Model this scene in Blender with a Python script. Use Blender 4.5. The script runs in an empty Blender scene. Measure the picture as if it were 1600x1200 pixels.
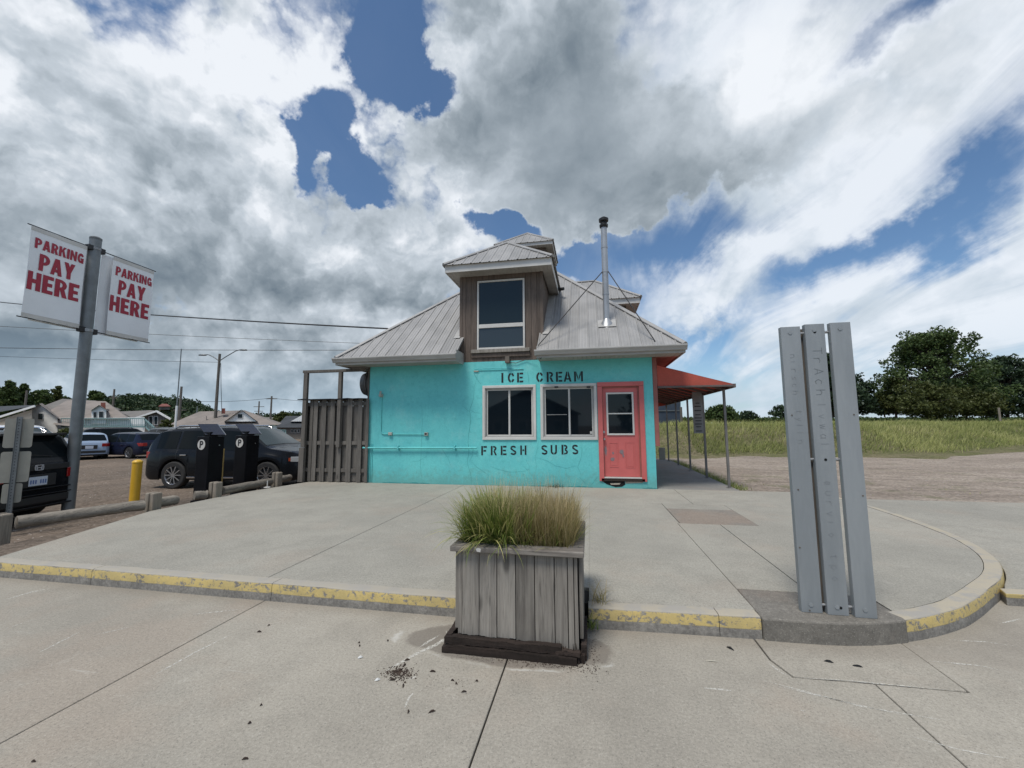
import bpy, bmesh, math, random
import numpy as np
from mathutils import Vector, Matrix, noise as mnoise
random.seed(7); rng = np.random.default_rng(7)
S = bpy.context.scene; COL = S.collection
R_ = math.radians

# ------------------------------------------------------------------ camera
EYE = 1.55
FPX, PITCH, ROLL, YAW = 635.547, 0.1025, -0.0058, 0.1875
FW = Vector((-math.sin(YAW)*math.cos(PITCH), math.cos(YAW)*math.cos(PITCH), math.sin(PITCH)))
RT = Vector((math.cos(YAW), math.sin(YAW), 0)); UP = RT.cross(FW)
RR = math.cos(ROLL)*RT + math.sin(ROLL)*UP; UU = -math.sin(ROLL)*RT + math.cos(ROLL)*UP
cd = bpy.data.cameras.new('camera'); cam = bpy.data.objects.new('camera', cd); COL.objects.link(cam)
cd.sensor_width = 36; cd.lens = FPX/1600*36; cd.clip_start = 0.05; cd.clip_end = 8000
m = Matrix.Identity(4)
for i in range(3):
    m[i][0] = RR[i]; m[i][1] = UU[i]; m[i][2] = -FW[i]
m[2][3] = EYE
cam.matrix_world = m; S.camera = cam

# measured sight lines: used only to find where things really stand
def ray(x, y): return FW + RR*((x-800)/FPX) - UU*((y-600)/FPX)
def G(x, y, z=0.0):
    d = ray(x, y); t = (z-EYE)/d.z; return Vector((t*d.x, t*d.y, z))
def Yp(x, y, Y):
    d = ray(x, y); t = Y/d.y; return Vector((t*d.x, Y, EYE+t*d.z))
def D(x, y, dist):
    d = ray(x, y); t = dist/math.hypot(d.x, d.y); return Vector((t*d.x, t*d.y, EYE+t*d.z))
def AD(x, depth, z=0.0, y=664):
    d = ray(x, y); return Vector((d.x*depth, d.y*depth, z))

# ------------------------------------------------------------------ node helper
class NT:
    def __init__(s, tree): s.t = tree; s.n = tree.nodes; s.l = tree.links
    def put(s, sock, v):
        if isinstance(v, bpy.types.NodeSocket): s.l.new(v, sock)
        elif isinstance(v, (tuple, list)) and len(v) == 3 and len(sock.default_value) == 4: sock.default_value = (*v, 1)
        else: sock.default_value = v
    def node(s, typ, **kw):
        n = s.n.new(typ)
        for k, v in kw.items(): setattr(n, k, v)
        return n
    def math(s, op, a, b=None, c=None, clamp=False):
        n = s.node('ShaderNodeMath', operation=op, use_clamp=clamp)
        s.put(n.inputs[0], a)
        if b is not None: s.put(n.inputs[1], b)
        if c is not None: s.put(n.inputs[2], c)
        return n.outputs[0]
    def vm(s, op, a, b=None, scale=None):
        n = s.node('ShaderNodeVectorMath', operation=op); s.put(n.inputs[0], a)
        if b is not None: s.put(n.inputs[1], b)
        if scale is not None: s.put(n.inputs['Scale'], scale)
        return n.outputs['Value'] if op in ('LENGTH', 'DOT_PRODUCT', 'DISTANCE') else n.outputs[0]
    def noise(s, vec, scale=5, detail=4, rough=.5, dist=0, out='Fac', typ='FBM'):
        n = s.node('ShaderNodeTexNoise'); n.noise_type = typ
        s.put(n.inputs['Vector'], vec); s.put(n.inputs['Scale'], scale); s.put(n.inputs['Detail'], detail)
        s.put(n.inputs['Roughness'], rough); s.put(n.inputs['Distortion'], dist)
        return n.outputs[0] if out == 'Fac' else n.outputs['Color']
    def voro(s, vec, scale=5, feature='F1', out='Distance', rnd=1.0):
        n = s.node('ShaderNodeTexVoronoi', feature=feature); s.put(n.inputs['Vector'], vec); s.put(n.inputs['Scale'], scale)
        s.put(n.inputs['Randomness'], rnd); return n.outputs[out]
    def mr(s, v, a, b, c=0., d=1., smooth=True):
        n = s.node('ShaderNodeMapRange'); n.interpolation_type = 'SMOOTHSTEP' if smooth else 'LINEAR'
        s.put(n.inputs[0], v); s.put(n.inputs[1], a); s.put(n.inputs[2], b); s.put(n.inputs[3], c); s.put(n.inputs[4], d)
        return n.outputs[0]
    def mix(s, f, a, b, blend='MIX'):
        n = s.node('ShaderNodeMix', data_type='RGBA', blend_type=blend)
        s.put(n.inputs[0], f); s.put(n.inputs[6], a); s.put(n.inputs[7], b); return n.outputs[2]
    def ramp(s, f, stops):
        n = s.node('ShaderNodeValToRGB'); s.put(n.inputs[0], f); e = n.color_ramp.elements
        while len(e) < len(stops): e.new(.5)
        for el, (p, c) in zip(e, stops): el.position = p; el.color = (*c, 1)
        return n.outputs[0]
    def mapping(s, vec, loc=(0,0,0), rot=(0,0,0), scale=(1,1,1), typ='POINT'):
        n = s.node('ShaderNodeMapping', vector_type=typ); s.put(n.inputs[0], vec)
        n.inputs['Location'].default_value = loc; n.inputs['Rotation'].default_value = rot; n.inputs['Scale'].default_value = scale
        return n.outputs[0]
    def sep(s, v): n = s.node('ShaderNodeSeparateXYZ'); s.put(n.inputs[0], v); return n.outputs
    def comb(s, x, y, z=0.):
        n = s.node('ShaderNodeCombineXYZ'); s.put(n.inputs[0], x); s.put(n.inputs[1], y); s.put(n.inputs[2], z); return n.outputs[0]

# ------------------------------------------------------------------ world: daylight sky with broken cloud
W = bpy.data.worlds.new('World'); S.world = W; W.use_nodes = True
t = NT(W.node_tree); t.n.clear()
SUN_EL, SUN_AZ = R_(64), R_(203)          # azimuth clockwise from +Y
sky = t.node('ShaderNodeTexSky', sky_type='NISHITA'); sky.sun_disc = False
sky.sun_elevation = SUN_EL; sky.sun_rotation = SUN_AZ; sky.altitude = 180; sky.air_density = 1.0; sky.dust_density = .6; sky.ozone_density = 2.0
gen = t.node('ShaderNodeTexCoord').outputs['Generated']
gx, gy, gz = t.sep(gen)
el = t.math('ARCSINE', t.math('MINIMUM', t.math('MAXIMUM', gz, -1.), 1.)); az = t.math('ARCTAN2', gx, gy)
den = t.math('ADD', t.math('MAXIMUM', gz, 0.), .16)
plane = t.comb(t.math('DIVIDE', gx, den), t.math('DIVIDE', gy, den), 0.)
# cumulus detail in a mix of plane and direction space
nA = t.noise(t.vm('ADD', gen, (3.1, 1.7, .4)), 2.6, 12, .57, .15)
nB = t.noise(t.mapping(plane, rot=(0,0,R_(6)), scale=(1.9, .50, 1)), 1.7, 10, .60, .7)
nD = t.noise(t.mapping(plane, loc=(4,2,0), rot=(0,0,R_(-4)), scale=(1.0, .42, 1)), 1.1, 5, .5, .4)
nC = t.noise(t.vm('ADD', gen, (7.7, .2, 2.4)), 7.5, 9, .6, .2)
warp = t.vm('SUBTRACT', t.noise(gen, 3.4, 7, .6, 0, out='Color'), (.5, .5, .5))
ae = t.vm('ADD', t.comb(az, el, 0.), t.vm('MULTIPLY', warp, (.42, .42, 0.)))
def puffs(vec):
    n = t.node('ShaderNodeTexVoronoi', feature='F1'); t.put(n.inputs['Vector'], vec); n.inputs['Scale'].default_value = 4.6
    n.inputs['Detail'].default_value = 3.5; n.inputs['Roughness'].default_value = .52; n.inputs['Lacunarity'].default_value = 2.3
    return n.outputs['Distance']
gw = t.vm('ADD', t.vm('MULTIPLY', gen, (1., 1., 1.25)), t.vm('MULTIPLY', warp, (.22, .22, .22)))
OFF = (-.02, -.01, .075)
pv = puffs(gw); pv2 = puffs(t.vm('ADD', gw, OFF))
def azel(px, py):
    d = ray(px, py).normalized(); return math.atan2(d.x, d.y), math.asin(d.z)
def blob(px, py, wx, wy, ang=0, soft=.0):
    """soft elliptical patch of sky about the direction seen at px,py; sizes in degrees"""
    a, e = azel(px, py)
    v = t.mapping(ae, loc=(a, e, 0), rot=(0, 0, R_(ang)), scale=(R_(wx), R_(wy), 1), typ='TEXTURE')
    return t.mr(t.vm('LENGTH', v), soft, 1., 1., 0.)
def total(base, items):
    o = base
    for it in items:
        w = it[0]; o = t.math('MULTIPLY_ADD', blob(*it[1:]), w, o)
    return o
east = t.mr(az, .05, .50)
# heaped cloud to the west and overhead
HOLES = [(-.80, 640, 105, 7.5, 7.5, 12), (-.62, 708, 158, 5.5, 5.5, -30), (-.60, 520, 215, 7.5, 4, 15), (-.34, 465, 245, 3.5, 4), (.10, 365, 70, 7, 6),
         (-.6, 555, 290, 5, 3.5, -20), (-.5, 745, 330, 5, 4, -10), (-.9, 825, 345, 9, 5), (-.9, 1030, 380, 17, 6, 10), (-.6, 1110, 440, 14, 7, 25), (-1.0, 1130, 520, 26, 13), (-1.4, 1300, 600, 44, 10), (-1.2, 1500, 440, 40, 16), (-.6, 1440, 10, 20, 4, 10),
         (-.42, 245, 505, 6, 3.5), (-.25, 500, 555, 10, 2.5), (.75, 800, 190, 22, 19, 12), (.85, 1000, 285, 24, 12, 8), (.6, 200, 330, 44, 22), (.5, 200, 560, 60, 12), (.3, 1300, 120, 26, 12), (.6, 610, 470, 12, 9)]
cov = total(t.math('ADD', .32, t.math('MULTIPLY', nA, .72)), HOLES)
cov = t.math('ADD', cov, t.math('MULTIPLY', t.math('SUBTRACT', nC, .5), .30)); cov = t.math('ADD', cov, t.math('MULTIPLY', t.math('SUBTRACT', .45, pv), .38))
alpha = t.mr(cov, .43, t.math('MULTIPLY_ADD', east, .26, .64))
# thin combed cloud to the east
cirf = total(t.math('ADD', t.math('MULTIPLY', nB, .85), t.math('MULTIPLY', nD, .55)), [(.42, 1130, 150, 20, 18), (.34, 1400, 190, 32, 16), (.30, 1150, 440, 28, 5, 22), (.30, 1500, 450, 34, 7, 16), (.26, 1450, 560, 34, 7, 6), (.2, 1150, 490, 10, 3), (-.26, 1420, 352, 18, 3.6, 22), (-.2, 1560, 318, 12, 4, 20), (-.3, 1440, 8, 22, 4, 8), (-.22, 1050, 385, 17, 6, 10), (-.12, 1150, 560, 30, 6)])
cirf = t.math('ADD', cirf, t.math('MULTIPLY', t.math('SUBTRACT', nC, .5), .22))
cir = t.math('MULTIPLY', t.mr(cirf, .52, .98), t.math('MULTIPLY_ADD', t.mr(az, -.10, .30), .90, .03))
# light and dark parts of the clouds
LIGHT = [(-.20, 790, 200, 26, 18, 12), (-.30, 980, 290, 24, 13, 8), (-.20, 1150, 330, 16, 7, 15), (-.16, 880, 110, 14, 12), (-.20, 60, 420, 36, 12, 5), (-.16, 250, 300, 18, 7), (-.22, 600, 340, 12, 6), (-.24, 300, 590, 34, 4), (-.24, 90, 560, 28, 5), (-.2, 430, 470, 20, 6), (-.2, 500, 600, 14, 4),
         (.30, 400, 120, 20, 14), (.24, 1210, 150, 15, 15), (-.16, 930, 60, 12, 10), (.12, 1400, 200, 34, 18), (.22, 545, 250, 8, 5), (.24, 480, 40, 12, 9), (.28, 290, 285, 9, 6, 30), (.2, 640, 235, 9, 3), (.2, 690, 310, 7, 4), (.25, 1000, 440, 14, 8), (.12, 690, 380, 14, 7), (.24, 415, 610, 9, 2.6), (.2, 30, 600, 9, 2.5), (.24, 60, 130, 10, 12), (.16, 370, 560, 10, 3)]
lum = total(.70, LIGHT)
off = (-.035, -.02, .06)
nA2 = t.noise(t.vm('ADD', gen, tuple(a+b for a, b in zip((3.1, 1.7, .4), off))), 2.6, 12, .57, .15)
nC2 = t.noise(t.vm('ADD', gen, tuple(a+b*.45 for a, b in zip((7.7, .2, 2.4), off))), 7.5, 9, .6, .2)
rel = t.math('ADD', t.math('MULTIPLY', t.math('SUBTRACT', nA, nA2), 1.05), t.math('MULTIPLY', t.math('SUBTRACT', nC, nC2), .35)); rel = t.math('ADD', rel, t.math('MULTIPLY', t.math('SUBTRACT', pv2, pv), .62))
calm = t.math('SUBTRACT', 1., t.math('MULTIPLY', blob(900, 240, 30, 20, 10), .75))
lum = t.math('ADD', lum, t.math('MULTIPLY', t.math('MULTIPLY', rel, calm), t.math('MULTIPLY_ADD', east, -.6, 1.)))
lum = t.math('ADD', lum, t.math('MULTIPLY', t.math('SUBTRACT', nB, .5), t.math('MULTIPLY_ADD', east, .55, .06)))
edge = t.math('SUBTRACT', 1., t.mr(cov, .5, .74))
lum = t.math('ADD', lum, t.math('MULTIPLY', edge, .15))
ccol = t.ramp(lum, [(0., (.105, .140, .175)), (.28, (.19, .230, .265)), (.5, (.29, .335, .375)), (.75, (.46, .51, .56)), (1., (.72, .75, .79))])
ccol2 = t.ramp(t.math('ADD', lum, .06), [(0., (.28, .33, .37)), (.5, (.43, .49, .54)), (.8, (.54, .60, .66)), (1., (.70, .74, .79))])
hz = t.math('SUBTRACT', 1., t.mr(el, .0, .20))
bg1 = t.node('ShaderNodeBackground'); bg2 = t.node('ShaderNodeBackground')
skyc = t.mix(1., sky.outputs[0], (.78, .92, 1.0), 'MULTIPLY')
t.put(bg1.inputs[0], skyc); bg1.inputs[1].default_value = .095
t.put(bg2.inputs[0], ccol); bg2.inputs[1].default_value = 1.0
ms = t.node('ShaderNodeMixShader'); t.put(ms.inputs[0], t.math('MULTIPLY', alpha, .97))
bg4 = t.node('ShaderNodeBackground'); t.put(bg4.inputs[0], ccol2); msc = t.node('ShaderNodeMixShader'); t.put(msc.inputs[0], cir); t.l.new(bg1.outputs[0], msc.inputs[1]); t.l.new(bg4.outputs[0], msc.inputs[2])
t.l.new(msc.outputs[0], ms.inputs[1]); t.l.new(bg2.outputs[0], ms.inputs[2])
# thin bright air low over the horizon
bg3 = t.node('ShaderNodeBackground'); t.put(bg3.inputs[0], (.38, .50, .61)); bg3.inputs[1].default_value = 1.0
ms2 = t.node('ShaderNodeMixShader'); t.put(ms2.inputs[0], t.math('MULTIPLY', hz, .55)); t.l.new(ms.outputs[0], ms2.inputs[1]); t.l.new(bg3.outputs[0], ms2.inputs[2])
wo = t.node('ShaderNodeOutputWorld'); t.l.new(ms2.outputs[0], wo.inputs[0])
W.cycles.sampling_method = 'MANUAL'; W.cycles.sample_map_resolution = 512

sl = bpy.data.lights.new('sun', 'SUN'); sl.energy = 2.5; sl.angle = R_(18); sl.color = (1, .95, .87)
so = bpy.data.objects.new('sun', sl); COL.objects.link(so)
sd = Vector((math.sin(SUN_AZ)*math.cos(SUN_EL), math.cos(SUN_AZ)*math.cos(SUN_EL), math.sin(SUN_EL)))
so.rotation_euler = (-sd).to_track_quat('-Z', 'Y').to_euler(); so.location = (0, 0, 40)
S.view_settings.view_transform = 'Standard'; S.view_settings.look = 'None'; S.view_settings.gamma = 1; S.view_settings.use_curve_mapping = False
S.view_settings.exposure = 0.30
S.cycles.use_denoising = True; S.cycles.max_bounces = 6; S.cycles.caustics_reflective = False; S.cycles.caustics_refractive = False

# ------------------------------------------------------------------ materials
def newmat(name):
    m = bpy.data.materials.new(name); m.use_nodes = True
    t = NT(m.node_tree); t.n.clear()
    b = t.node('ShaderNodeBsdfPrincipled'); o = t.node('ShaderNodeOutputMaterial'); t.l.new(b.outputs[0], o.inputs[0])
    return m, t, b
def objcoord(t, rnd=True):
    c = t.node('ShaderNodeTexCoord').outputs['Object']
    if rnd:
        oi = t.node('ShaderNodeObjectInfo'); r = oi.outputs['Random']
        c = t.vm('ADD', c, t.comb(t.math('MULTIPLY', r, 31.), t.math('MULTIPLY', r, 17.), t.math('MULTIPLY', r, 53.)))
        return c, r
    return c, None
def bump(t, b, h, strength=.3, dist=.01):
    n = t.node('ShaderNodeBump'); t.put(n.inputs['Height'], h); n.inputs['Strength'].default_value = strength; n.inputs['Distance'].default_value = dist
    t.l.new(n.outputs[0], b.inputs['Normal'])
def pmat(name, c1, c2=None, scale=3, rough=.7, metal=0., stretch=(1,1,1), bmp=.2, bdist=.005, fine=40, rnd=.12, spec=.5, coat=0., mottle=.5):
    m, t, b = newmat(name)
    c, r = objcoord(t)
    v = t.mapping(c, scale=stretch)
    n1 = t.noise(v, scale, 6, .6); n2 = t.noise(v, fine, 3, .6)
    c2 = c2 or tuple(x*.75 for x in c1)
    col = t.mix(t.mr(n1, .35, .65), c1, c2)
    col = t.mix(.35*mottle, col, t.mix(n2, tuple(x*.6 for x in c1), tuple(min(1, x*1.35) for x in c1)))
    val = t.math('MULTIPLY_ADD', r, 2*rnd, 1-rnd)
    col = t.mix(1., col, t.comb(val, val, val), 'MULTIPLY')
    t.put(b.inputs['Base Color'], col); t.put(b.inputs['Roughness'], t.math('ADD', rough-.06, t.math('MULTIPLY', n1, .12)))
    b.inputs['Metallic'].default_value = metal; b.inputs['Specular IOR Level'].default_value = spec
    if coat: b.inputs['Coat Weight'].default_value = coat; b.inputs['Coat Roughness'].default_value = .05
    if bmp: bump(t, b, t.math('ADD', t.math('MULTIPLY', n1, .6), t.math('MULTIPLY', n2, .4)), bmp, bdist)
    return m
def wood(name, c1, c2, dark=(.05,.045,.04), axis=2, rough=.85, rnd=.22, rot=False):
    m, t, b = newmat(name)
    c, r = objcoord(t)
    st = [14., 14., 14.]; st[axis] = .9
    v = t.mapping(c, scale=tuple(st))
    g = t.noise(v, 1.6, 8, .65, .8); f = t.noise(t.vm('MULTIPLY', v, (3, 3, 1.5)), 3., 4, .6)
    big = t.noise(c, 2.2, 4, .6)
    col = t.mix(t.mr(g, .3, .7), c1, c2)
    col = t.mix(t.math('MULTIPLY', t.mr(f, .56, .72), .8), col, dark)
    col = t.mix(t.math('MULTIPLY', t.mr(big, .5, .75), .45), col, dark if rot else tuple(x*.7 for x in c2))
    kn = t.voro(t.mapping(c, scale=tuple(3.2 if i != axis else 1.1 for i in range(3))), 1.0)
    col = t.mix(t.math('MULTIPLY', t.mr(kn, .11, .04), .7), col, dark)
    val = t.math('MULTIPLY_ADD', r, 2*rnd, 1-rnd)
    col = t.mix(1., col, t.comb(val, val, val), 'MULTIPLY')
    t.put(b.inputs['Base Color'], col); b.inputs['Roughness'].default_value = rough; b.inputs['Specular IOR Level'].default_value = .25
    bump(t, b, t.math('ADD', g, t.math('MULTIPLY', f, .7)), .6, .006)
    return m
def flat(name, c, rough=.6, metal=0., spec=.5, coat=0.):
    m, t, b = newmat(name); b.inputs['Base Color'].default_value = (*c, 1); b.inputs['Roughness'].default_value = rough
    b.inputs['Metallic'].default_value = metal; b.inputs['Specular IOR Level'].default_value = spec; b.inputs['Coat Weight'].default_value = coat
    return m
def concrete(name, c1, c2, grain=1., stain=None, scr=False, pink=.6):
    m, t, b = newmat(name)
    c = t.node('ShaderNodeTexCoord').outputs['Object']
    r = t.node('ShaderNodeObjectInfo').outputs['Random']
    n1 = t.noise(c, .55, 7, .6, .3); n2 = t.noise(c, 3.2, 6, .65); n3 = t.noise(c, 60*grain, 3, .7); n4 = t.noise(c, 220*grain, 2, .6)
    col = t.mix(t.mr(n1, .36, .64), c1, c2)
    col = t.mix(t.math('MULTIPLY', t.mr(n2, .42, .68), .42), col, tuple(x*.72 for x in c1))
    warm = t.noise(t.vm('ADD', c, (4, 9, 2)), .8, 5, .6)
    col = t.mix(t.math('MULTIPLY', t.mr(warm, .5, .66), pink), col, (c1[0]*1.02, c1[1]*.88, c1[2]*.82))
    g = t.math('ADD', t.math('MULTIPLY', n3, .55), t.math('MULTIPLY', n4, .45))
    spot = t.mr(t.noise(t.vm('ADD', c, (8, 1, 3)), 11, 4, .7), .66, .72); col = t.mix(t.math('MULTIPLY', spot, .30), col, tuple(x*.5 for x in c1))
    pale = t.mr(t.noise(t.vm('ADD', c, (1, 6, 3)), 5.5, 7, .75), .58, .70); col = t.mix(t.math('MULTIPLY', pale, .22), col, (.50, .47, .41))
    k = t.mr(g, .35, .65, .76, 1.22, False)
    col = t.mix(1., col, t.comb(k, k, k), 'MULTIPLY')
    agg = t.voro(c, 190., out='Color'); a0 = t.sep(agg)[0]
    col = t.mix(t.math('MULTIPLY', t.mr(a0, .95, .97), .30), col, (.50, .47, .41))
    col = t.mix(t.math('MULTIPLY', t.mr(a0, .05, .03), .45), col, (.12, .11, .10))
    val = t.math('MULTIPLY_ADD', r, .07, .965); col = t.mix(1., col, t.comb(val, val, val), 'MULTIPLY')
    if scr:   # long pale scrapes and pale mineral bloom, brown damp along the kerb and the planter
        sv = t.mapping(c, rot=(0, 0, R_(-9)), scale=(.35, 5.5, 1))
        s1 = t.mr(t.noise(sv, 2.0, 6, .72, .6), .66, .75)
        s2 = t.mr(t.noise(t.mapping(c, rot=(0, 0, R_(62)), scale=(.4, 6.5, 1)), 1.3, 6, .7, .3), .68, .76)
        col = t.mix(t.math('MULTIPLY', t.math('MAXIMUM', s1, s2), .38), col, (.60, .58, .53))
        x, y, z = t.sep(c)
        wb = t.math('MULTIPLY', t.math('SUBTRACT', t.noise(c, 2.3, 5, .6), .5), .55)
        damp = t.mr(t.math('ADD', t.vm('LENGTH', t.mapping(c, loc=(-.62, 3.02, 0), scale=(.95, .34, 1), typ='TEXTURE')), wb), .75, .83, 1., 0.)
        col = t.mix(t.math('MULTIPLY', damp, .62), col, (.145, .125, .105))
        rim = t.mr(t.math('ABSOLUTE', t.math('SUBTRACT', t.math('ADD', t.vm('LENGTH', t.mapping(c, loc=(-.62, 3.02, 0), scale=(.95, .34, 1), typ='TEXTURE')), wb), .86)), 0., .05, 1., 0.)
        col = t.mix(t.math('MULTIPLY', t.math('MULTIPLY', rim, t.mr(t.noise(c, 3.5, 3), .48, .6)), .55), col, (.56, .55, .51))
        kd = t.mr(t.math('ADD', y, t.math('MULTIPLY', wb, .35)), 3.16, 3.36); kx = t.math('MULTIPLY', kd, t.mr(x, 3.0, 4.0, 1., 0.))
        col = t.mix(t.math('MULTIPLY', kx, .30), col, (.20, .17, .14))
    t.put(b.inputs['Base Color'], col); b.inputs['Roughness'].default_value = .9; b.inputs['Specular IOR Level'].default_value = .25
    bump(t, b, t.math('ADD', g, t.math('MULTIPLY', n2, 1.2)), .35, .004)
    return m

M = {}
M['walk'] = concrete('walk_concrete', (.352, .324, .272), (.296, .273, .230), 1., scr=True, pink=.32)
M['plaza'] = concrete('plaza_concrete', (.340, .322, .275), (.290, .276, .237), .9, pink=.25)
M['patch'] = concrete('patch_concrete', (.25, .225, .19), (.21, .19, .165), .6)
M['rough_concrete'] = concrete('rough_concrete', (.20, .185, .16), (.15, .14, .125), .35)
M['path'] = concrete('path_concrete', (.25, .245, .23), (.22, .215, .20), .8)
M['dirtseam'] = flat('joint_dirt', (.05, .045, .04), 1)
M['gravel'] = None
M['white'] = pmat('white_trim', (.60, .585, .55), (.52, .505, .475), 2, .5, fine=25, bmp=.08, mottle=.3, rnd=.03)
M['gutter'] = pmat('gutter_metal', (.42, .41, .39), (.33, .32, .30), 2, .45, stretch=(1,1,3), bmp=.05, rnd=.03)
M['soffit'] = pmat('soffit', (.40, .38, .35), (.30, .28, .25), 2, .7, rnd=.03)
M['roofm'] = pmat('roof_steel', (.36, .35, .335), (.27, .265, .255), 1.6, .45, metal=.15, stretch=(1,1,.5), fine=30, bmp=.08, rnd=.07, spec=.4, mottle=.5)
M['coral'] = pmat('coral_paint', (.58, .135, .125), (.50, .115, .105), 2, .45, rnd=.0, bmp=.15, mottle=.35)
M['coral_and_bounce'] = pmat('coral_paint_and_bounce', (.34, .12, .095), (.25, .09, .075), 3, .6, rnd=.03, bmp=.2)  # dull coral cladding; on the soffit it stands in for reflected light
M['oldwood'] = wood('weathered_wood', (.30, .275, .24), (.175, .158, .138), axis=2)
M['fencewood'] = wood('fence_wood', (.17, .155, .138), (.105, .096, .085), axis=2, rnd=.2)
M['dormerwood'] = wood('dormer_wood', (.155, .122, .10), (.10, .08, .068), axis=2, rnd=.15)
M['rimwood'] = wood('rim_wood', (.22, .20, .175), (.12, .105, .092), axis=0)
M['rotwood'] = wood('rotten_wood', (.05, .036, .03), (.022, .017, .014), (.01,.008,.007), axis=0, rot=True)
M['logwood'] = wood('log_wood', (.27, .235, .19), (.16, .138, .112), (.07,.06,.05), axis=2)
M['galv'] = pmat('galvanised', (.19, .205, .21), (.145, .155, .16), 4, .5, metal=.55, fine=50, rnd=.02)
M['steelpanel'] = pmat('brushed_steel', (.295, .315, .325), (.23, .25, .262), 2.2, .5, metal=.2, stretch=(2,2,.35), fine=25, rnd=.04, bmp=.04)
M['flue'] = pmat('flue_steel', (.40, .41, .42), (.30, .31, .32), 3, .4, metal=.5, rnd=.02)
M['postmetal'] = pmat('post_metal', (.20, .19, .18), (.14, .13, .12), 4, .55, metal=.4, rnd=.05)
M['rod'] = flat('rod_steel', (.42, .42, .42), .35, .8)
M['black'] = flat('black_plastic', (.012, .012, .013), .5)
M['blackpaint'] = pmat('black_letter_paint', (.012, .012, .014), None, 6, .6, rnd=0)
M['glass'] = flat('window_glass', (.006, .010, .014), .03, 0, .32)
M['glassd'] = flat('dormer_glass', (.012, .019, .021), .05, 0, .40)
M['yellow'] = pmat('yellow_bollard', (.66, .40, .035), (.58, .34, .03), 3, .4, rnd=0)
M['awning'] = None
M['brown'] = pmat('brown_steel', (.15, .125, .10), (.10, .085, .07), 3, .7, rnd=0)

# turquoise stucco
m, t, b = newmat('turquoise_stucco')
c = t.node('ShaderNodeTexCoord').outputs['Object']; x, y, z = t.sep(c)
n1 = t.noise(c, 1.1, 6, .6); n2 = t.noise(c, 9, 5, .65); n3 = t.noise(c, 60, 4, .7)
col = t.mix(t.mr(n1, .35, .65), (.15, .59, .58), (.125, .52, .53))
col = t.mix(t.math('MULTIPLY', t.mr(n2, .48, .68), .30), col, (.08, .40, .40)); fade = t.mr(t.noise(t.vm('ADD', c, (3, 3, 9)), 2.2, 6, .7), .52, .70); col = t.mix(t.math('MULTIPLY', fade, .28), col, (.30, .64, .62))
drip = t.mr(t.noise(t.mapping(c, scale=(7, 1, .5)), 2.5, 5, .6), .58, .72)
col = t.mix(t.math('MULTIPLY', drip, .22), col, (.06, .33, .31))
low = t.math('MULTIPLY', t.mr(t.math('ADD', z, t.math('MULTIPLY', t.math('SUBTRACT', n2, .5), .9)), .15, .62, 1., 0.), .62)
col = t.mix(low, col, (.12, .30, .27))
k = t.mr(n3, .3, .7, .93, 1.06); col = t.mix(1., col, t.comb(k, k, k), 'MULTIPLY')
t.put(b.inputs['Base Color'], col); b.inputs['Roughness'].default_value = .6; b.inputs['Specular IOR Level'].default_value = .35
bump(t, b, t.math('ADD', t.math('MULTIPLY', n2, 1.), t.math('MULTIPLY', n3, .5)), .35, .012)
M['stucco'] = m
M['crack'] = flat('crack_dark', (.045, .26, .26), .9)  # dark turquoise for cracks and chips in the wall
M['barestucco'] = pmat('bare_render', (.42, .36, .29), (.30, .26, .22), 8, .9)

# kerb: worn yellow band on grey concrete, chips through to the concrete
m, t, b = newmat('kerb_concrete')
c = t.node('ShaderNodeTexCoord').outputs['Object']; x, y, z = t.sep(c)
n2 = t.noise(c, 5, 6, .7); n3 = t.noise(c, 45, 4, .7); n4 = t.noise(c, 18, 6, .75, .5)
base = t.mix(t.mr(n2, .35, .65), (.25, .235, .21), (.17, .16, .145))
k = t.mr(n3, .3, .7, .75, 1.2); base = t.mix(1., base, t.comb(k, k, k), 'MULTIPLY')
yel = t.mix(t.mr(n2, .4, .6), (.51, .395, .16), (.43, .34, .15))
yel = t.mix(t.math('MULTIPLY', t.mr(n3, .5, .7), .3), yel, (.30, .22, .08))
face = t.mr(t.math('ADD', z, t.math('MULTIPLY', t.math('SUBTRACT', n2, .5), .018)), .062, .068)
nz = t.sep(t.node('ShaderNodeNewGeometry').outputs['Normal'])[2]
top = t.mr(nz, .55, .8)
chip = t.mr(n4, .41, .47)
edgewear = t.mr(t.math('ADD', z, t.math('MULTIPLY', t.math('SUBTRACT', n4, .5), .06)), .138, .146, 1., 0.)
fm = t.math('MULTIPLY', t.math('MULTIPLY', face, t.math('SUBTRACT', 1., top)), t.math('MULTIPLY', chip, edgewear))
tm = t.math('MULTIPLY', t.math('MULTIPLY', top, t.mr(n2, .38, .55)), t.mr(x, -1.2, 2.6, .28, .62))
col = t.mix(fm, base, yel)
pale = t.mix(.5, (.48, .40, .25), (.40, .36, .29))
col = t.mix(tm, t.mix(top, col, (.33, .31, .275)), pale)
t.put(b.inputs['Base Color'], col); b.inputs['Roughness'].default_value = .85; b.inputs['Specular IOR Level'].default_value = .3
bump(t, b, t.math('ADD', n3, t.math('MULTIPLY', fm, .35)), .45, .006)
M['kerb'] = m
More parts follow.
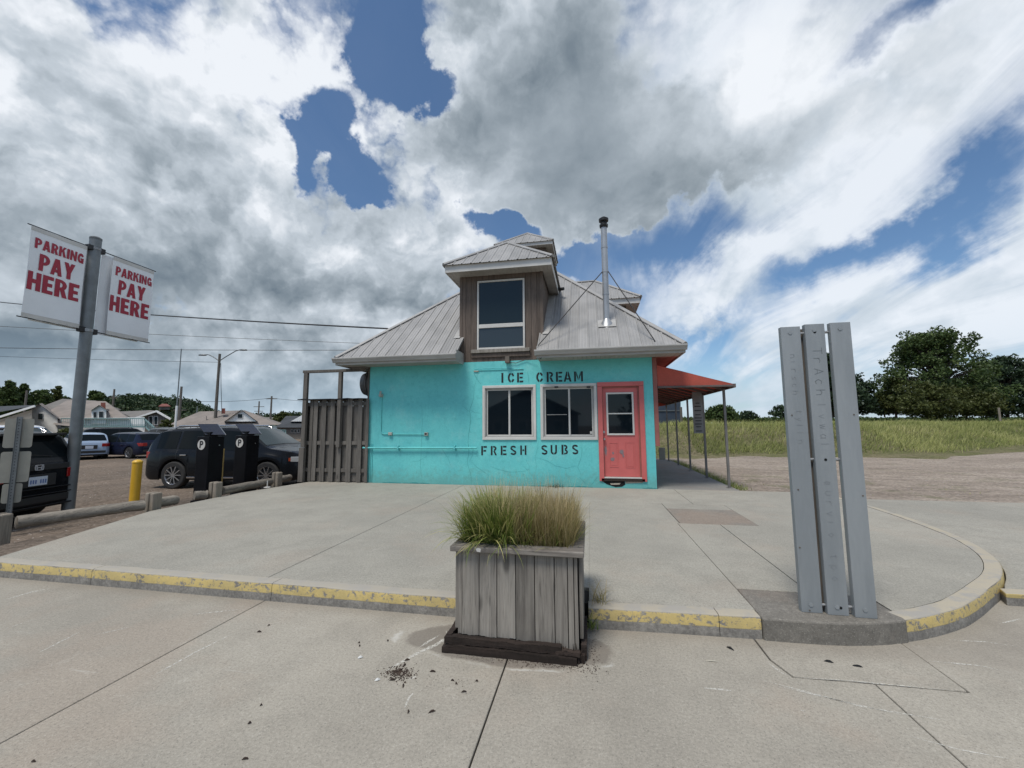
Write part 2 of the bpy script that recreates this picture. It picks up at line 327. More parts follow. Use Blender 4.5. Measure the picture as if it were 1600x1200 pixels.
# gravel lot (left) and sand (right)
def groundmat(name, a, b_, c_, streak=(1, 1, 1), green=0.):
    m, t, b = newmat(name)
    c = t.node('ShaderNodeTexCoord').outputs['Object']
    n1 = t.noise(t.mapping(c, scale=streak), .35, 6, .6, .4); n2 = t.noise(t.mapping(c, scale=streak), 2.2, 7, .65); n3 = t.noise(c, 26, 4, .7); v = t.voro(c, 22., out='Color')
    col = t.mix(t.mr(n1, .35, .65), a, b_); col = t.mix(t.math('MULTIPLY', t.mr(n2, .45, .68), .7), col, c_)
    k = t.mr(t.math('ADD', t.math('MULTIPLY', t.sep(v)[0], .4), t.math('MULTIPLY', n3, .6)), .25, .8, .6, 1.35, False)
    col = t.mix(1., col, t.comb(k, k, k), 'MULTIPLY')
    if green:
        gn = t.mr(t.noise(t.vm('ADD', c, (5, 5, 5)), .8, 6, .65), .52, .66)
        x, y, z = t.sep(c); gm = t.math('MULTIPLY', gn, t.mr(y, 10, 17, 1., .25))
        col = t.mix(t.math('MULTIPLY', gm, green), col, (.11, .125, .05))
    t.put(b.inputs['Base Color'], col); b.inputs['Roughness'].default_value = .95; b.inputs['Specular IOR Level'].default_value = .15
    bump(t, b, t.math('ADD', t.math('MULTIPLY', n2, 2.5), n3), .7, .05)
    return m
M['gravel'] = groundmat('gravel_lot', (.225, .175, .135), (.17, .137, .108), (.12, .096, .078), (1, .35, 1))
M['sand'] = groundmat('sandy_ground', (.385, .325, .27), (.30, .25, .205), (.19, .155, .127), (.35, 1.6, 1), .5)
M['dune'] = groundmat('dune_soil', (.20, .17, .105), (.13, .135, .055), (.10, .105, .045))
# awning fabric
m, t, b = newmat('awning_fabric')
c = t.node('ShaderNodeTexCoord').outputs['Object']; n1 = t.noise(c, 1.5, 5, .6); n2 = t.noise(c, 90, 2, .5)
col = t.mix(t.mr(n1, .35, .65), (.47, .085, .055), (.38, .075, .048)); k = t.mr(n2, .3, .7, .88, 1.1); col = t.mix(1., col, t.comb(k, k, k), 'MULTIPLY')
tr = t.node('ShaderNodeBsdfTranslucent'); t.put(tr.inputs[0], (.62, .04, .02)); t.put(b.inputs['Base Color'], col); b.inputs['Roughness'].default_value = .7
mx = t.node('ShaderNodeMixShader'); mx.inputs[0].default_value = .05; t.l.new(b.outputs[0], mx.inputs[1]); t.l.new(tr.outputs[0], mx.inputs[2])
t.l.new(mx.outputs[0], [n for n in t.n if n.type == 'OUTPUT_MATERIAL'][0].inputs[0]); M['awning'] = m
M['awnframe'] = pmat('awning_frame', (.13, .10, .09), (.09, .07, .06), 3, .6, rnd=.05)
M['vinyl'] = pmat('banner_vinyl', (.84, .86, .88), (.78, .80, .82), 2, .5, rnd=0, bmp=.05, fine=60, mottle=.25)
M['redprint'] = pmat('red_print', (.36, .022, .045), (.32, .018, .04), 5, .5, rnd=0, bmp=0, fine=60, mottle=.3)

# ------------------------------------------------------------------ mesh builders
class MB:
    def __init__(s): s.v = []; s.f = []; s.m = []; s.mi = 0
    def add(s, vs, fs):
        o = len(s.v); s.v += [tuple(v) for v in vs]; s.f += [tuple(i+o for i in f) for f in fs]; s.m += [s.mi]*len(fs); return s
    def box(s, a, b, rot=None, org=None):
        x0, y0, z0 = a; x1, y1, z1 = b
        vs = [Vector(p) for p in ((x0,y0,z0),(x1,y0,z0),(x1,y1,z0),(x0,y1,z0),(x0,y0,z1),(x1,y0,z1),(x1,y1,z1),(x0,y1,z1))]
        if rot is not None:
            o = Vector(org) if org is not None else (Vector(a)+Vector(b))/2
            vs = [rot @ (v-o) + o for v in vs]
        return s.add(vs, [(0,3,2,1),(4,5,6,7),(0,1,5,4),(1,2,6,5),(2,3,7,6),(3,0,4,7)])
    def beam(s, p, q, w, h, up=(0,0,1)):
        p = Vector(p); q = Vector(q); d = (q-p).normalized(); u = Vector(up)
        if abs(d.dot(u)) > .98: u = Vector((0,1,0))
        r = d.cross(u).normalized(); u = r.cross(d)
        vs = []
        for c in (p, q):
            for a, b in ((-1,-1),(1,-1),(1,1),(-1,1)): vs.append(c + r*a*w/2 + u*b*h/2)
        return s.add(vs, [(0,1,2,3),(7,6,5,4),(0,4,5,1),(1,5,6,2),(2,6,7,3),(3,7,4,0)])
    def cyl(s, p, q, r, n=12, r2=None, caps=True):
        p = Vector(p); q = Vector(q); r2 = r if r2 is None else r2
        d = (q-p).normalized(); u = Vector((0,0,1)) if abs(d.z) < .9 else Vector((1,0,0)); a = d.cross(u).normalized(); b = d.cross(a)
        vs = []
        for c, rr in ((p, r), (q, r2)):
            for i in range(n):
                th = 2*math.pi*i/n; vs.append(c + (a*math.cos(th)+b*math.sin(th))*rr)
        fs = [(i, (i+1) % n, n+(i+1) % n, n+i) for i in range(n)]
        if caps: fs += [tuple(range(n-1, -1, -1)), tuple(range(n, 2*n))]
        return s.add(vs, fs)
    def tube(s, pts, r, n=6):
        pts = [Vector(p) for p in pts]
        rs = r if isinstance(r, (list, tuple)) else [r]*len(pts); vs = []
        for i, p in enumerate(pts):
            d = (pts[min(i+1, len(pts)-1)]-pts[max(i-1, 0)]).normalized(); u = Vector((0,0,1)) if abs(d.z) < .9 else Vector((1,0,0))
            a = d.cross(u).normalized(); b = d.cross(a)
            for k in range(n): th = 2*math.pi*k/n; vs.append(p+(a*math.cos(th)+b*math.sin(th))*rs[i])
        fs = [(i*n+k, i*n+(k+1) % n, (i+1)*n+(k+1) % n, (i+1)*n+k) for i in range(len(pts)-1) for k in range(n)]
        fs += [tuple(range(n-1, -1, -1)), tuple((len(pts)-1)*n+k for k in range(n))]
        return s.add(vs, fs)
    def prism(s, poly, z0, z1):
        n = len(poly); vs = [(p[0], p[1], z0) for p in poly]+[(p[0], p[1], z1) for p in poly]
        return s.add(vs, [tuple(range(n-1, -1, -1)), tuple(range(n, 2*n))]+[(i, (i+1) % n, n+(i+1) % n, n+i) for i in range(n)])
    def slab(s, poly3, thick, nrm):
        """planar polygon extruded back by thick along -nrm"""
        nrm = Vector(nrm).normalized()*thick; n = len(poly3); vs = [Vector(p) for p in poly3]+[Vector(p)-nrm for p in poly3]
        return s.add(vs, [tuple(range(n)), tuple(range(2*n-1, n-1, -1))]+[(i, n+i, n+(i+1) % n, (i+1) % n) for i in range(n)])
    def lathe(s, prof, c=(0,0,0), n=20):
        c = Vector(c); vs = [c+Vector((r*math.cos(2*math.pi*k/n), r*math.sin(2*math.pi*k/n), z)) for r, z in prof for k in range(n)]
        return s.add(vs, [(i*n+k, i*n+(k+1) % n, (i+1)*n+(k+1) % n, (i+1)*n+k) for i in range(len(prof)-1) for k in range(n)])
    def mesh(s, name, mats, smooth=None):
        me = bpy.data.meshes.new(name); me.from_pydata(s.v, [], s.f)
        for m in (mats if isinstance(mats, (list, tuple)) else [mats]): me.materials.append(m)
        me.polygons.foreach_set('material_index', s.m)
        if smooth:
            me.shade_smooth(); me.set_sharp_from_angle(angle=R_(smooth))
        me.update(); return me
    def build(s, name, mats, parent=None, loc=None, rotz=0., smooth=None, bevel=0., fixn=False):
        me = s.mesh(name, mats, smooth)
        if fixn:
            bm = bmesh.new(); bm.from_mesh(me); bmesh.ops.recalc_face_normals(bm, faces=bm.faces); bm.to_mesh(me); bm.free()
            if smooth: me.set_sharp_from_angle(angle=R_(smooth))
        return link(name, me, parent, loc, rotz, bevel)
def link(name, me, parent=None, loc=None, rotz=0., bevel=0.):
    o = bpy.data.objects.new(name, me); COL.objects.link(o)
    if parent is not None: o.parent = parent
    if loc is not None: o.location = loc
    o.rotation_euler.z = rotz
    if bevel:
        b = o.modifiers.new('bevel', 'BEVEL'); b.width = bevel; b.segments = 2; b.limit_method = 'ANGLE'; b.angle_limit = R_(40)
    return o
def empty(name, loc=(0,0,0), rotz=0.):
    o = bpy.data.objects.new(name, None); COL.objects.link(o); o.location = loc; o.rotation_euler.z = rotz; o.empty_display_size = .2; return o
def tag(o, label=None, cat=None, group=None, kind=None):
    if label: o['label'] = label
    if cat: o['category'] = cat
    if group: o['group'] = group
    if kind: o['kind'] = kind
    return o
def struct(o): o['kind'] = 'structure'; return o
def stuff(o, label=None, cat=None): return tag(o, label, cat, kind='stuff')
def kids(o): return [c for c in COL.objects if c.parent == o]
def copy_tree(o, parent=None):
    c = o.copy(); COL.objects.link(c); c.parent = parent
    for ch in kids(o): copy_tree(ch, c)
    return c
def npmesh(name, verts, quads, mat, tris=False, attr=None, smooth=False):
    me = bpy.data.meshes.new(name); k = quads.shape[1]
    me.vertices.add(len(verts)); me.vertices.foreach_set('co', verts.astype(np.float32).ravel())
    me.loops.add(quads.size); me.loops.foreach_set('vertex_index', quads.astype(np.int32).ravel())
    me.polygons.add(len(quads)); me.polygons.foreach_set('loop_start', np.arange(0, quads.size, k, dtype=np.int32))
    me.materials.append(mat)
    if attr is not None:
        a = me.attributes.new('tone', 'FLOAT', 'POINT'); a.data.foreach_set('value', attr.astype(np.float32))
    me.update(calc_edges=True)
    if smooth: me.shade_smooth()
    return me
def toneval(t):
    n = t.node('ShaderNodeAttribute'); n.attribute_name = 'tone'; return n.outputs['Fac']
def clip(poly, nx, ny, d):
    """keep the side nx*x+ny*y <= d"""
    out = []
    for i in range(len(poly)):
        a = poly[i]; b = poly[(i+1) % len(poly)]; da = nx*a[0]+ny*a[1]-d; db = nx*b[0]+ny*b[1]-d
        if da <= 0: out.append(a)
        if (da < 0 < db) or (db < 0 < da): k = da/(da-db); out.append((a[0]+(b[0]-a[0])*k, a[1]+(b[1]-a[1])*k))
    return out
def cliprect(poly, x0, x1, y0, y1):
    for a in ((-1, 0, -x0), (1, 0, x1), (0, -1, -y0), (0, 1, y1)):
        poly = clip(poly, *a)
        if len(poly) < 3: return []
    return poly
def nz(x, y, z=0., s=1.): return mnoise.noise(Vector((x*s, y*s, z*s)))

# ------------------------------------------------------------------ ground
def axis_samples(segs):
    out = []
    for a, b, n in segs: out += list(np.linspace(a, b, n, endpoint=False))
    return np.array(out+[segs[-1][1]])
def sstep(a, b, x): k = min(1, max(0, (x-a)/(b-a))); return k*k*(3-2*k)
def terrain(name, xs, ys, h, mat):
    V = np.array([(x, y, h(x, y)) for y in ys for x in xs]); nx = len(xs)
    q = np.array([(j*nx+i, j*nx+i+1, (j+1)*nx+i+1, (j+1)*nx+i) for j in range(len(ys)-1) for i in range(nx-1)])
    return struct(link(name, npmesh(name, V, q, mat, smooth=True)))
LOT = -.18
def h_lot(x, y):
    return LOT + .02*nz(x, y, 3, .35) + sstep(-8.6, -7.35, x)*.27 - .02
# whole-country ground sheet, lot side
g = MB(); g.add([(-3000,-1500,-.6),(3000,-1500,-.6),(3000,4500,-.6),(-3000,4500,-.6)], [(0,1,2,3)]); struct(g.build('ground', M['gravel']))
terrain('gravel_lot', axis_samples([(-140,-40,20),(-40,-9,62),(-9,-6.15,18)]), axis_samples([(3.38,26,70),(26,140,30)]), h_lot, M['gravel'])
def h_sand(x, y):
    return .03 + .05*nz(x, y, 0, .25) + .025*nz(x, y, 5, 1.1) + sstep(9, 3, x)*.05
terrain('sandy_ground', axis_samples([(-7.2,1.3,8),(1.3,24,90),(24,160,40)]), axis_samples([(9.2,30,80),(30,90,20)]), h_sand, M['sand'])
def base_y(x):   # foot of the dune
    return float(np.interp(x, [-8, 2, 4, 7.3, 9.5, 15, 26, 40, 120], [17.5, 18.6, 19.4, 21.8, 21.6, 22.2, 30, 36, 60]))
def h_dune(x, y):
    b = base_y(x) + .8*nz(x, 0, 9, .3)
    k = sstep(b-1.0, b+6.5, y)
    return -.35 + .42*sstep(b-2.5, b-.5, y) + (1.42 + .12*nz(x, y, 2, .15))*k + .06*nz(x, y, 7, .9)*k - .012*max(0, y-b-7) 
terrain('dune', axis_samples([(-7,3,24),(3,40,120),(40,170,50)]), axis_samples([(15,45,110),(45,140,30)]), h_dune, M['dune'])
w = MB(); w.box((-400, 260, -.5), (3000, 4000, -.42)); M['lake'] = flat('lake', (.03, .06, .07), .15); struct(w.build('lake_water', M['lake']))

# ---- foreground pavement: slabs on a dark bed
bed = MB(); bed.box((-60, -9, -.30), (32, 3.36, -.056)); bed.box((2.0, 3.42, -.30), (32, 4.7, -.056)); struct(bed.build('pavement_base', M['dirtseam']))
walk = struct(MB().box((-40, -8.9, -.054), (30, 3.0, -.050)).build('pavement', M['dirtseam']))
fore = [(-40, -8), (30, -8), (30, 9.4), (-40, 9.4)]
kerbline = [(-7.0, 3.37), (-5, 3.365), (-3, 3.35), (-1.0, 3.345), (0, 3.35), (.6, 3.38), (1.2, 3.40), (1.65, 3.42), (2.18, 3.54), (2.68, 3.80), (3.0, 4.04), (3.32, 4.32), (3.65, 4.62), (3.95, 4.98), (4.18, 5.35), (4.36, 5.75), (4.5, 6.2), (4.62, 6.9), (4.69, 7.5), (4.72, 8.1), (4.70, 8.7), (4.68, 9.2)]
_i0 = next(i for i, p in enumerate(kerbline) if p[0] >= 1.6); _k = kerbline[:_i0+1]
for i in range(_i0, len(kerbline)-1):
    p0, p1, p2, p3 = (Vector(kerbline[min(max(j, 0), len(kerbline)-1)]) for j in (i-1, i, i+1, i+2))
    for f in (.25, .5, .75, 1.):
        q = .5*((2*p1)+(p2-p0)*f+(2*p0-5*p1+4*p2-p3)*f*f+(3*p1-p0-3*p2+p3)*f**3); _k.append((q.x, q.y))
kerbline = _k
def slab_obj(name, poly, z0, z1, mat, parent, bev=.006):
    if len(poly) < 3: return
    b = MB(); b.prism(poly, z0, z1); return b.build(name, mat, parent, bevel=bev)
gap = .004
xsplit = [-40, -10.2, -6.4, -2.91, -.58, 1.64, 4.6, 8.2, 30]
for i in range(len(xsplit)-1):
    for y0_, y1_ in ((-8, -3.2), (-3.2, -.2), (-.2, 3.0 if False else 3.385)):
        a, b_ = xsplit[i]+gap, xsplit[i+1]-gap
        if i == 4 and y1_ > 3:   # cut around the patch
            slab_obj('pavement_slab', [(a, y0_+gap), (b_, y0_+gap), (b_, 2.965), (1.19, 2.95), (1.13, 3.13), (1.13, 3.45), (a, 3.45)], -.05, 0, M['walk'], walk)
        elif i == 5 and y1_ > 3:
            slab_obj('pavement_slab', [(a, y0_+gap), (b_, y0_+gap), (b_, 6.2), (3.2, 4.5), (2.135, 3.7), (2.125, 2.972), (a, 2.965)], -.05, 0, M['walk'], walk)
        elif y1_ > 3:
            top = 3.45 if b_ < 3 else 6.0
            slab_obj('pavement_slab', [(a, y0_+gap), (b_, y0_+gap), (b_, top), (a, top)], -.05, 0, M['walk'], walk)
        else: slab_obj('pavement_slab', [(a, y0_+gap), (b_, y0_+gap), (b_, y1_-gap), (a, y1_-gap)], -.05, 0, M['walk'], walk)
slab_obj('pavement_patch', [(1.14, 3.135), (1.198, 2.962), (1.66, 2.975), (2.115, 2.982), (2.13, 3.6), (1.14, 3.46)], -.05, .002, M['walk'], walk)
tag(walk, kind='structure')

# ---- raised plaza
PZ = .15
plaza = struct(MB().prism([(-6.35, 3.55), (1.2, 3.5), (2.1, 3.75), (3.3, 4.6), (4.2, 5.9), (4.5, 7.5), (4.5, 9.0), (4.5, 9.55), (-7.10, 9.55), (-7.38, 7.6), (-7.28, 5.85)], -.2, PZ-.03).build('plaza', M['dirtseam']))
KW = .13
inner = []
for i, p in enumerate(kerbline):
    a = Vector(kerbline[max(0, i-1)]); b = Vector(kerbline[min(len(kerbline)-1, i+1)]); d = (b-a).normalized(); n = Vector((-d.y, d.x)); inner.append((p[0]+n.x*KW, p[1]+n.y*KW))
outline = [(-7.0, inner[0][1])]+inner[1:-1]+[(4.55, 9.2), (4.55, 9.56), (-7.15, 9.56), (-7.15, 5.6)]
outline[0] = (-6.45, inner[0][1])
outline = [(-6.42, 3.505)]+[p for p in inner if p[0] > -6.3]+[(4.55, 9.56), (-7.12, 9.56), (-7.45, 7.6), (-7.35, 5.8), (-6.42, 3.505)][:-1]
# planter stands in a notch of the kerb
PX0, PX1 = -1.03, -.045
def plaza_piece(x0, x1, y0, y1, mat=None, z=PZ, name='plaza_slab'):
    p = cliprect(outline, x0+gap, x1-gap, y0+gap, y1-gap)
    if len(p) >= 3: slab_obj(name, p, PZ-.06, z, mat or M['plaza'], plaza, .005)
yj = 7.86
plaza_piece(-8, -3.0, 3, yj); plaza_piece(-8, -3.0, yj, 9.6)
plaza_piece(-3.0, PX0, 3, yj)
plaza_piece(PX0-.008, PX1+.008, 3.75, yj)
plaza_piece(-3.0, -.38, yj, 9.6); plaza_piece(-.38, 1.77, yj, 9.6)
plaza_piece(PX1, 1.2, 3, 6.35); plaza_piece(1.2, 1.77, 3.95, 6.35); plaza_piece(PX1, 1.23, 6.35, 7.86)
_p = cliprect(outline, 2.199, 5, 3, 6.346); _i = min(range(len(_p)), key=lambda i: abs(_p[i][0]-2.199)+abs(_p[i][1]-6.346)); _p[_i:_i+1] = [(1.774, 6.346), (1.774, 3.948), (2.199, 3.948)]
slab_obj('plaza_slab', _p, PZ-.06, PZ, M['plaza'], plaza, 0)
plaza_piece(2.27, 5, 6.35, yj); plaza_piece(1.77, 5, yj, 9.6)
plaza_piece(1.23, 2.27, 6.35, 7.4, M['patch'], PZ+.002, 'plaza_patch'); plaza_piece(1.23, 2.27, 7.4, yj)
# plinth of rough old concrete under the steel panels: breaks through the kerb
pl = [(1.195, 3.385), (1.40, 3.386), (1.60, 3.394), (1.75, 3.410), (1.90, 3.440), (2.05, 3.482), (2.19, 3.535), (2.185, 3.94), (1.205, 3.94)]
slab_obj('plinth_block', pl, -.05, PZ+.003, M['rough_concrete'], plaza, .012)
# kerb pieces
def kerb_piece(i0, i1, x_from=None, x_to=None):
    pts = [Vector(p) for p in kerbline[i0:i1+1]]
    prof = [(0, -.05), (0, .0), (.006, .135), (.014, .147), (.03, .152), (KW-.006, .152), (KW-.002, .05)]
    mb = MB(); vs = []; n = len(prof)
    dense = []
    for k in range(len(pts)-1):
        L = (pts[k+1]-pts[k]).length; s_ = max(1, int(L/.12))
        dense += [pts[k].lerp(pts[k+1], q/s_) for q in range(s_)]
    dense.append(pts[-1])
    for k, p in enumerate(dense):
        d = (dense[min(k+1, len(dense)-1)]-dense[max(k-1, 0)]).normalized(); nn = Vector((-d.y, d.x))
        for a, z in prof:
            j = .004*nz(p.x*6, p.y*6, z*20+a*9) if z > .02 else 0
            vs.append((p.x+nn.x*(a+j), p.y+nn.y*(a+j), z+(.004*nz(p.x*5, p.y*5, 4) if z > .1 else 0)))
    fs = [(k*n+a, (k+1)*n+a, (k+1)*n+a+1, k*n+a+1) for k in range(len(dense)-1) for a in range(n-1)]
    fs += [tuple(range(n-1, -1, -1)), tuple((len(dense)-1)*n+a for a in range(n))]
    mb.add(vs, fs); return mb.build('kerb_stone', M['kerb'], plaza, smooth=40)
def cut(i, x):   # insert a point at x on the straight part
    pass
import bisect
def with_x(x):
    xs_ = [p[0] for p in kerbline]
    i = bisect.bisect(xs_, x); a, b = kerbline[i-1], kerbline[i]; k = (x-a[0])/(b[0]-a[0]); kerbline.insert(i, (x, a[1]+(b[1]-a[1])*k)); return i
def kerb_between(xa, xb):
    i = with_x(xa); j = with_x(xb); kerb_piece(i, j)
for xa, xb in ((-6.9, -4.92), (-4.915, -2.85), (-2.845, PX0), (PX1, .9), (.905, 1.19)): kerb_between(xa, xb)
i2 = with_x(2.195); e2 = next(i for i, p in enumerate(kerbline) if p[0] >= 3.9); kerb_piece(i2, e2)
e3 = len(kerbline)-2; kerb_piece(e2, e3)
# left end: the kerb turns back along the barrier
# right-hand pavement, a little lower, with its own low yellow kerb
rp = struct(MB().box((4.8, 4.65, -.05), (30, 9.2, .06)).build('side_pavement', M['dirtseam']))
def side_poly(x0, x1, y0, y1):
    edge = [(x_+.008, y_) for x_, y_ in kerbline if x_ > 3.5 and y_ > 4.5 and y_ < 9.3]
    poly = [(3.56, 4.50)]+[(30, 4.6), (30, 9.25)]+edge[::-1][:-1]
    return cliprect(poly, x0+gap, x1-gap, y0, y1)
for x0, x1, y0, y1 in ((3, 7.9, 4.5, 7.0), (3, 7.9, 7.008, 9.25), (7.9, 12, 4.5, 9.25), (12, 30, 4.5, 9.25)):
    slab_obj('pavement_slab', side_poly(x0, x1, y0, y1), -.02, .098, M['plaza'], rp, .005)
k = MB()
for j in range(14):
    x0 = 3.46+j*1.2; a = (x0, 4.37 + .012*j); b = (x0+1.195, 4.37+.012*(j+1))
    k = MB(); k.prism([a, b, (b[0], b[1]+.13), (a[0]+(.06 if j == 0 else 0), a[1]+.13)], -.03, .100)
    k.build('kerb_stone', M['kerb'], rp, bevel=.01)
# path beside the building, under the awning
pth = struct(MB().box((1.43, 9.565, -.1), (3.10, 17.6, .09)).build('side_path', M['dirtseam']))
for y0, y1 in ((9.565, 11.6), (11.605, 13.6), (13.605, 15.6), (15.605, 17.6)): slab_obj('path_slab', [(1.43, y0), (3.12, y0), (3.12+.02*nz(y0, 1), y1), (1.43, y1)], .05, .146, M['path'], pth, .006)

# ================================================================== the snack bar
X0, X1, Y0, Y1 = -5.5515, 1.4197, 9.5724, 18.95
EZ, OV = 3.243, .60
APEX = Vector((-2.066, 14.26, 7.70))
bar = empty('snack_bar_building', ((X0+X1)/2, Y0, PZ)); BO = Vector(bar.location)
tag(bar, 'turquoise snack bar with a grey metal pyramid roof and wooden dormers', 'building')
def B(mb, name, mats, parent=None, **kw):
    """build in world coordinates as a part of the building"""
    p = parent or bar; o = mb.build(name, mats, None, **kw); o.parent = p
    o.matrix_parent_inverse = Matrix.Translation(-BO)   # every part and sub-part of the building keeps world coordinates
    if p is not bar: o.matrix_parent_inverse = Matrix.Identity(4)
    return o
F = lambda px, py, dy=0: Yp(px, py, Y0+dy)
# --- front wall with real openings
WIN = [(-2.545, -1.2393, 1.2185, 2.5247), (-1.1349, .1731, 1.2185, 2.5247)]; DOOR = (.1877, 1.2152, .3214, 2.5388)
ops = WIN + [DOOR]
def inset(o, k): return (o[0]+k, o[1]-k, o[2]+k, o[3]-k)
holes = [inset(o, .05) for o in ops]
def wall_mesh(x0, x1, z0, z1, holes, y, depth=.16):
    xs = sorted({x0, x1, *[h[0] for h in holes], *[h[1] for h in holes]}); zs = sorted({z0, z1, *[h[2] for h in holes], *[h[3] for h in holes]})
    mb = MB()
    for i in range(len(xs)-1):
        for j in range(len(zs)-1):
            cx, cz = (xs[i]+xs[i+1])/2, (zs[j]+zs[j+1])/2
            if any(h[0] < cx < h[1] and h[2] < cz < h[3] for h in holes): continue
            mb.add([(xs[i], y, zs[j]), (xs[i+1], y, zs[j]), (xs[i+1], y, zs[j+1]), (xs[i], y, zs[j+1])], [(0, 1, 2, 3)])
    for h in holes:
        a, b, c, d = h
        mb.add([(a, y, c), (b, y, c), (b, y, d), (a, y, d), (a, y+depth, c), (b, y+depth, c), (b, y+depth, d), (a, y+depth, d)], [(0, 4, 5, 1), (1, 5, 6, 2), (2, 6, 7, 3), (3, 7, 4, 0)])
    return mb
wm = wall_mesh(X0, X1, PZ-.02, 3.12, holes, Y0)
wm.add([(X1, Y0, PZ-.02), (X1, Y1, PZ-.02), (X1, Y1, 3.12), (X1, Y0, 3.12)], [(0, 1, 2, 3)])
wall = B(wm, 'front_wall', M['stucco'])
sw = MB(); sw.box((X0+.002, Y0+.17, 0), (X1-.01, Y1, 3.1)); B(sw, 'inner_walls', M['dormerwood'])
# grey boards on the left side wall, with a corner board
for k in range(34):
    b = MB(); y = Y0+.01+k*.27; b.box((X0-.022, y, .1), (X0-.002, y+.262, 3.08)); B(b, 'side_board', M['fencewood'], bevel=.003)
cb = MB(); cb.box((X0-.045, Y0-.018, .13), (X0-.0015, Y0+.07, 3.08)); B(cb, 'corner_board', M['fencewood'], bevel=.004)
# coral cladding of the serving side
ss = MB(); ss.box((X1+.004, Y0+.012, 1.08), (X1+.10, Y1-.4, 3.08)); B(ss, 'serving_front', M['coral_and_bounce'], bevel=.006)
for k in range(4):
    sh = MB(); y = 10.2+k*2.0; sh.box((X1+.104, y, 1.35), (X1+.135, y+1.5, 2.35)); B(sh, 'serving_shutter', M['coral_and_bounce'], bevel=.006)
# --- windows
def rect_frame(mb, x0, x1, z0, z1, w, ya, yb):
    mb.box((x0, ya, z0), (x1, yb, z0+w)); mb.box((x0, ya, z1-w), (x1, yb, z1)); mb.box((x0, ya, z0+w), (x0+w, yb, z1-w)); mb.box((x1-w, ya, z0+w), (x1, yb, z1-w))
for wi, (a, b_, c_, d_) in enumerate(WIN):
    fr = MB(); rect_frame(fr, a, b_, c_, d_, .062, Y0-.028, Y0-.001)
    w_ = B(fr, 'window', M['white'], bevel=.005)
    ins = MB(); rect_frame(ins, a+.055, b_-.055, c_+.055, d_-.055, .03, Y0+.0, Y0+.12); B(ins, 'window_liner', M['coral_and_bounce'] if False else M['gutter'], w_, bevel=.003)
    mid = (a+b_)/2 + (.0 if wi == 0 else .02)
    for s_ in (0, 1):
        sa, sb = (a+.087, mid+.012) if s_ == 0 else (mid-.012, b_-.087)
        yy = Y0+.045 + .022*s_
        sh = MB(); rect_frame(sh, sa, sb, c_+.087, d_-.087, .034, yy, yy+.02); B(sh, 'sash', M['white'], w_, bevel=.003)
        gl = MB(); gl.box((sa+.03, yy+.008, c_+.117), (sb-.03, yy+.012, d_-.117)); B(gl, 'pane', M['glass'], w_)
    if wi == 1:
        for px in (869.5, 919.5):
            q = F(px, 605); cl = MB(); cl.prism([(q.x-.042, Y0-.045), (q.x+.042, Y0-.045), (q.x+.03, Y0-.029), (q.x-.03, Y0-.029)], q.z-.02, q.z+.018); B(cl, 'hook', M['black'], w_)
        q = F(924, 676); st_ = MB(); st_.box((q.x-.03, Y0+.062, q.z-.03), (q.x+.03, Y0+.0635, q.z+.03)); stk = B(st_, 'sticker', M['white'], w_)
        q2 = F(918, 612); lb = MB(); lb.lathe([(.0, -.05), (.045, -.04), (.055, 0), (.04, .05), (0, .06)], (q2.x, Y0+.10, q2.z), 12); 
        br = MB(); br.box((a+.14, Y0+.0485, 1.80), (mid-.06, Y0+.052, 1.812)); B(br, 'lock_bar', M['gutter'], w_)
# --- door
a, b_, c_, d_ = DOOR
dr = MB(); dr.box((a+.095, Y0+.045, c_+.075), (b_-.095, Y0+.085, d_-.10)); door = B(dr, 'door', M['coral'], bevel=.003)
fr = MB(); fr.box((a, Y0-.03, c_-.02), (a+.105, Y0+.02, d_-.105)); fr.box((b_-.105, Y0-.03, c_-.02), (b_, Y0+.02, d_-.105)); fr.box((a, Y0-.034, d_-.10), (b_, Y0+.02, d_)); B(fr, 'door_frame', M['coral'], door, bevel=.004)
jb = MB(); jb.box((a+.1, Y0+.015, c_), (a+.118, Y0+.06, d_-.1)); jb.box((b_-.135, Y0+.015, c_), (b_-.1, Y0+.06, d_-.1)); jb.box((a+.118, Y0+.015, d_-.135), (b_-.135, Y0+.06, d_-.102)); B(jb, 'door_stop', M['coral_and_bounce'], door)
p = F(946.5, 613.5, .045); q = F(991.8, 680, .045); dwin = (p.x, q.x, q.z, p.z)
fr = MB(); rect_frame(fr, *dwin, .04, Y0+.022, Y0+.044); fr.box((dwin[0]+.04, Y0+.026, (dwin[2]+dwin[3])/2-.012+.0), (dwin[1]-.04, Y0+.044, (dwin[2]+dwin[3])/2+.016)); B(fr, 'door_window_frame', M['white'], door, bevel=.004)
for z0, z1 in ((dwin[2]+.04, (dwin[2]+dwin[3])/2-.012), ((dwin[2]+dwin[3])/2+.016, dwin[3]-.04)):
    gl = MB(); gl.box((dwin[0]+.04, Y0+.036, z0), (dwin[1]-.04, Y0+.040, z1)); B(gl, 'door_pane', M['glass'], door)
for (u0, v0, u1, v1) in ((951.5, 691.5, 967, 730), (976.5, 691, 993, 731)):
    p = F(u0, v0, .045); q = F(u1, v1, .045); x0, x1, z0, z1 = p.x, q.x, q.z, p.z
    pn = MB(); rect_frame(pn, x0, x1, z0, z1, .014, Y0+.038, Y0+.0455); pn.box((x0+.035, Y0+.040, z0+.035), (x1-.035, Y0+.0455, z1-.035)); B(pn, 'door_panel', M['coral'], door, bevel=.004)
p = F(943.5, 675, .045); kn = MB(); kn.cyl((p.x, Y0+.045, p.z), (p.x, Y0+.01, p.z), .028, 12); B(kn, 'deadbolt', M['rod'], door, smooth=40)
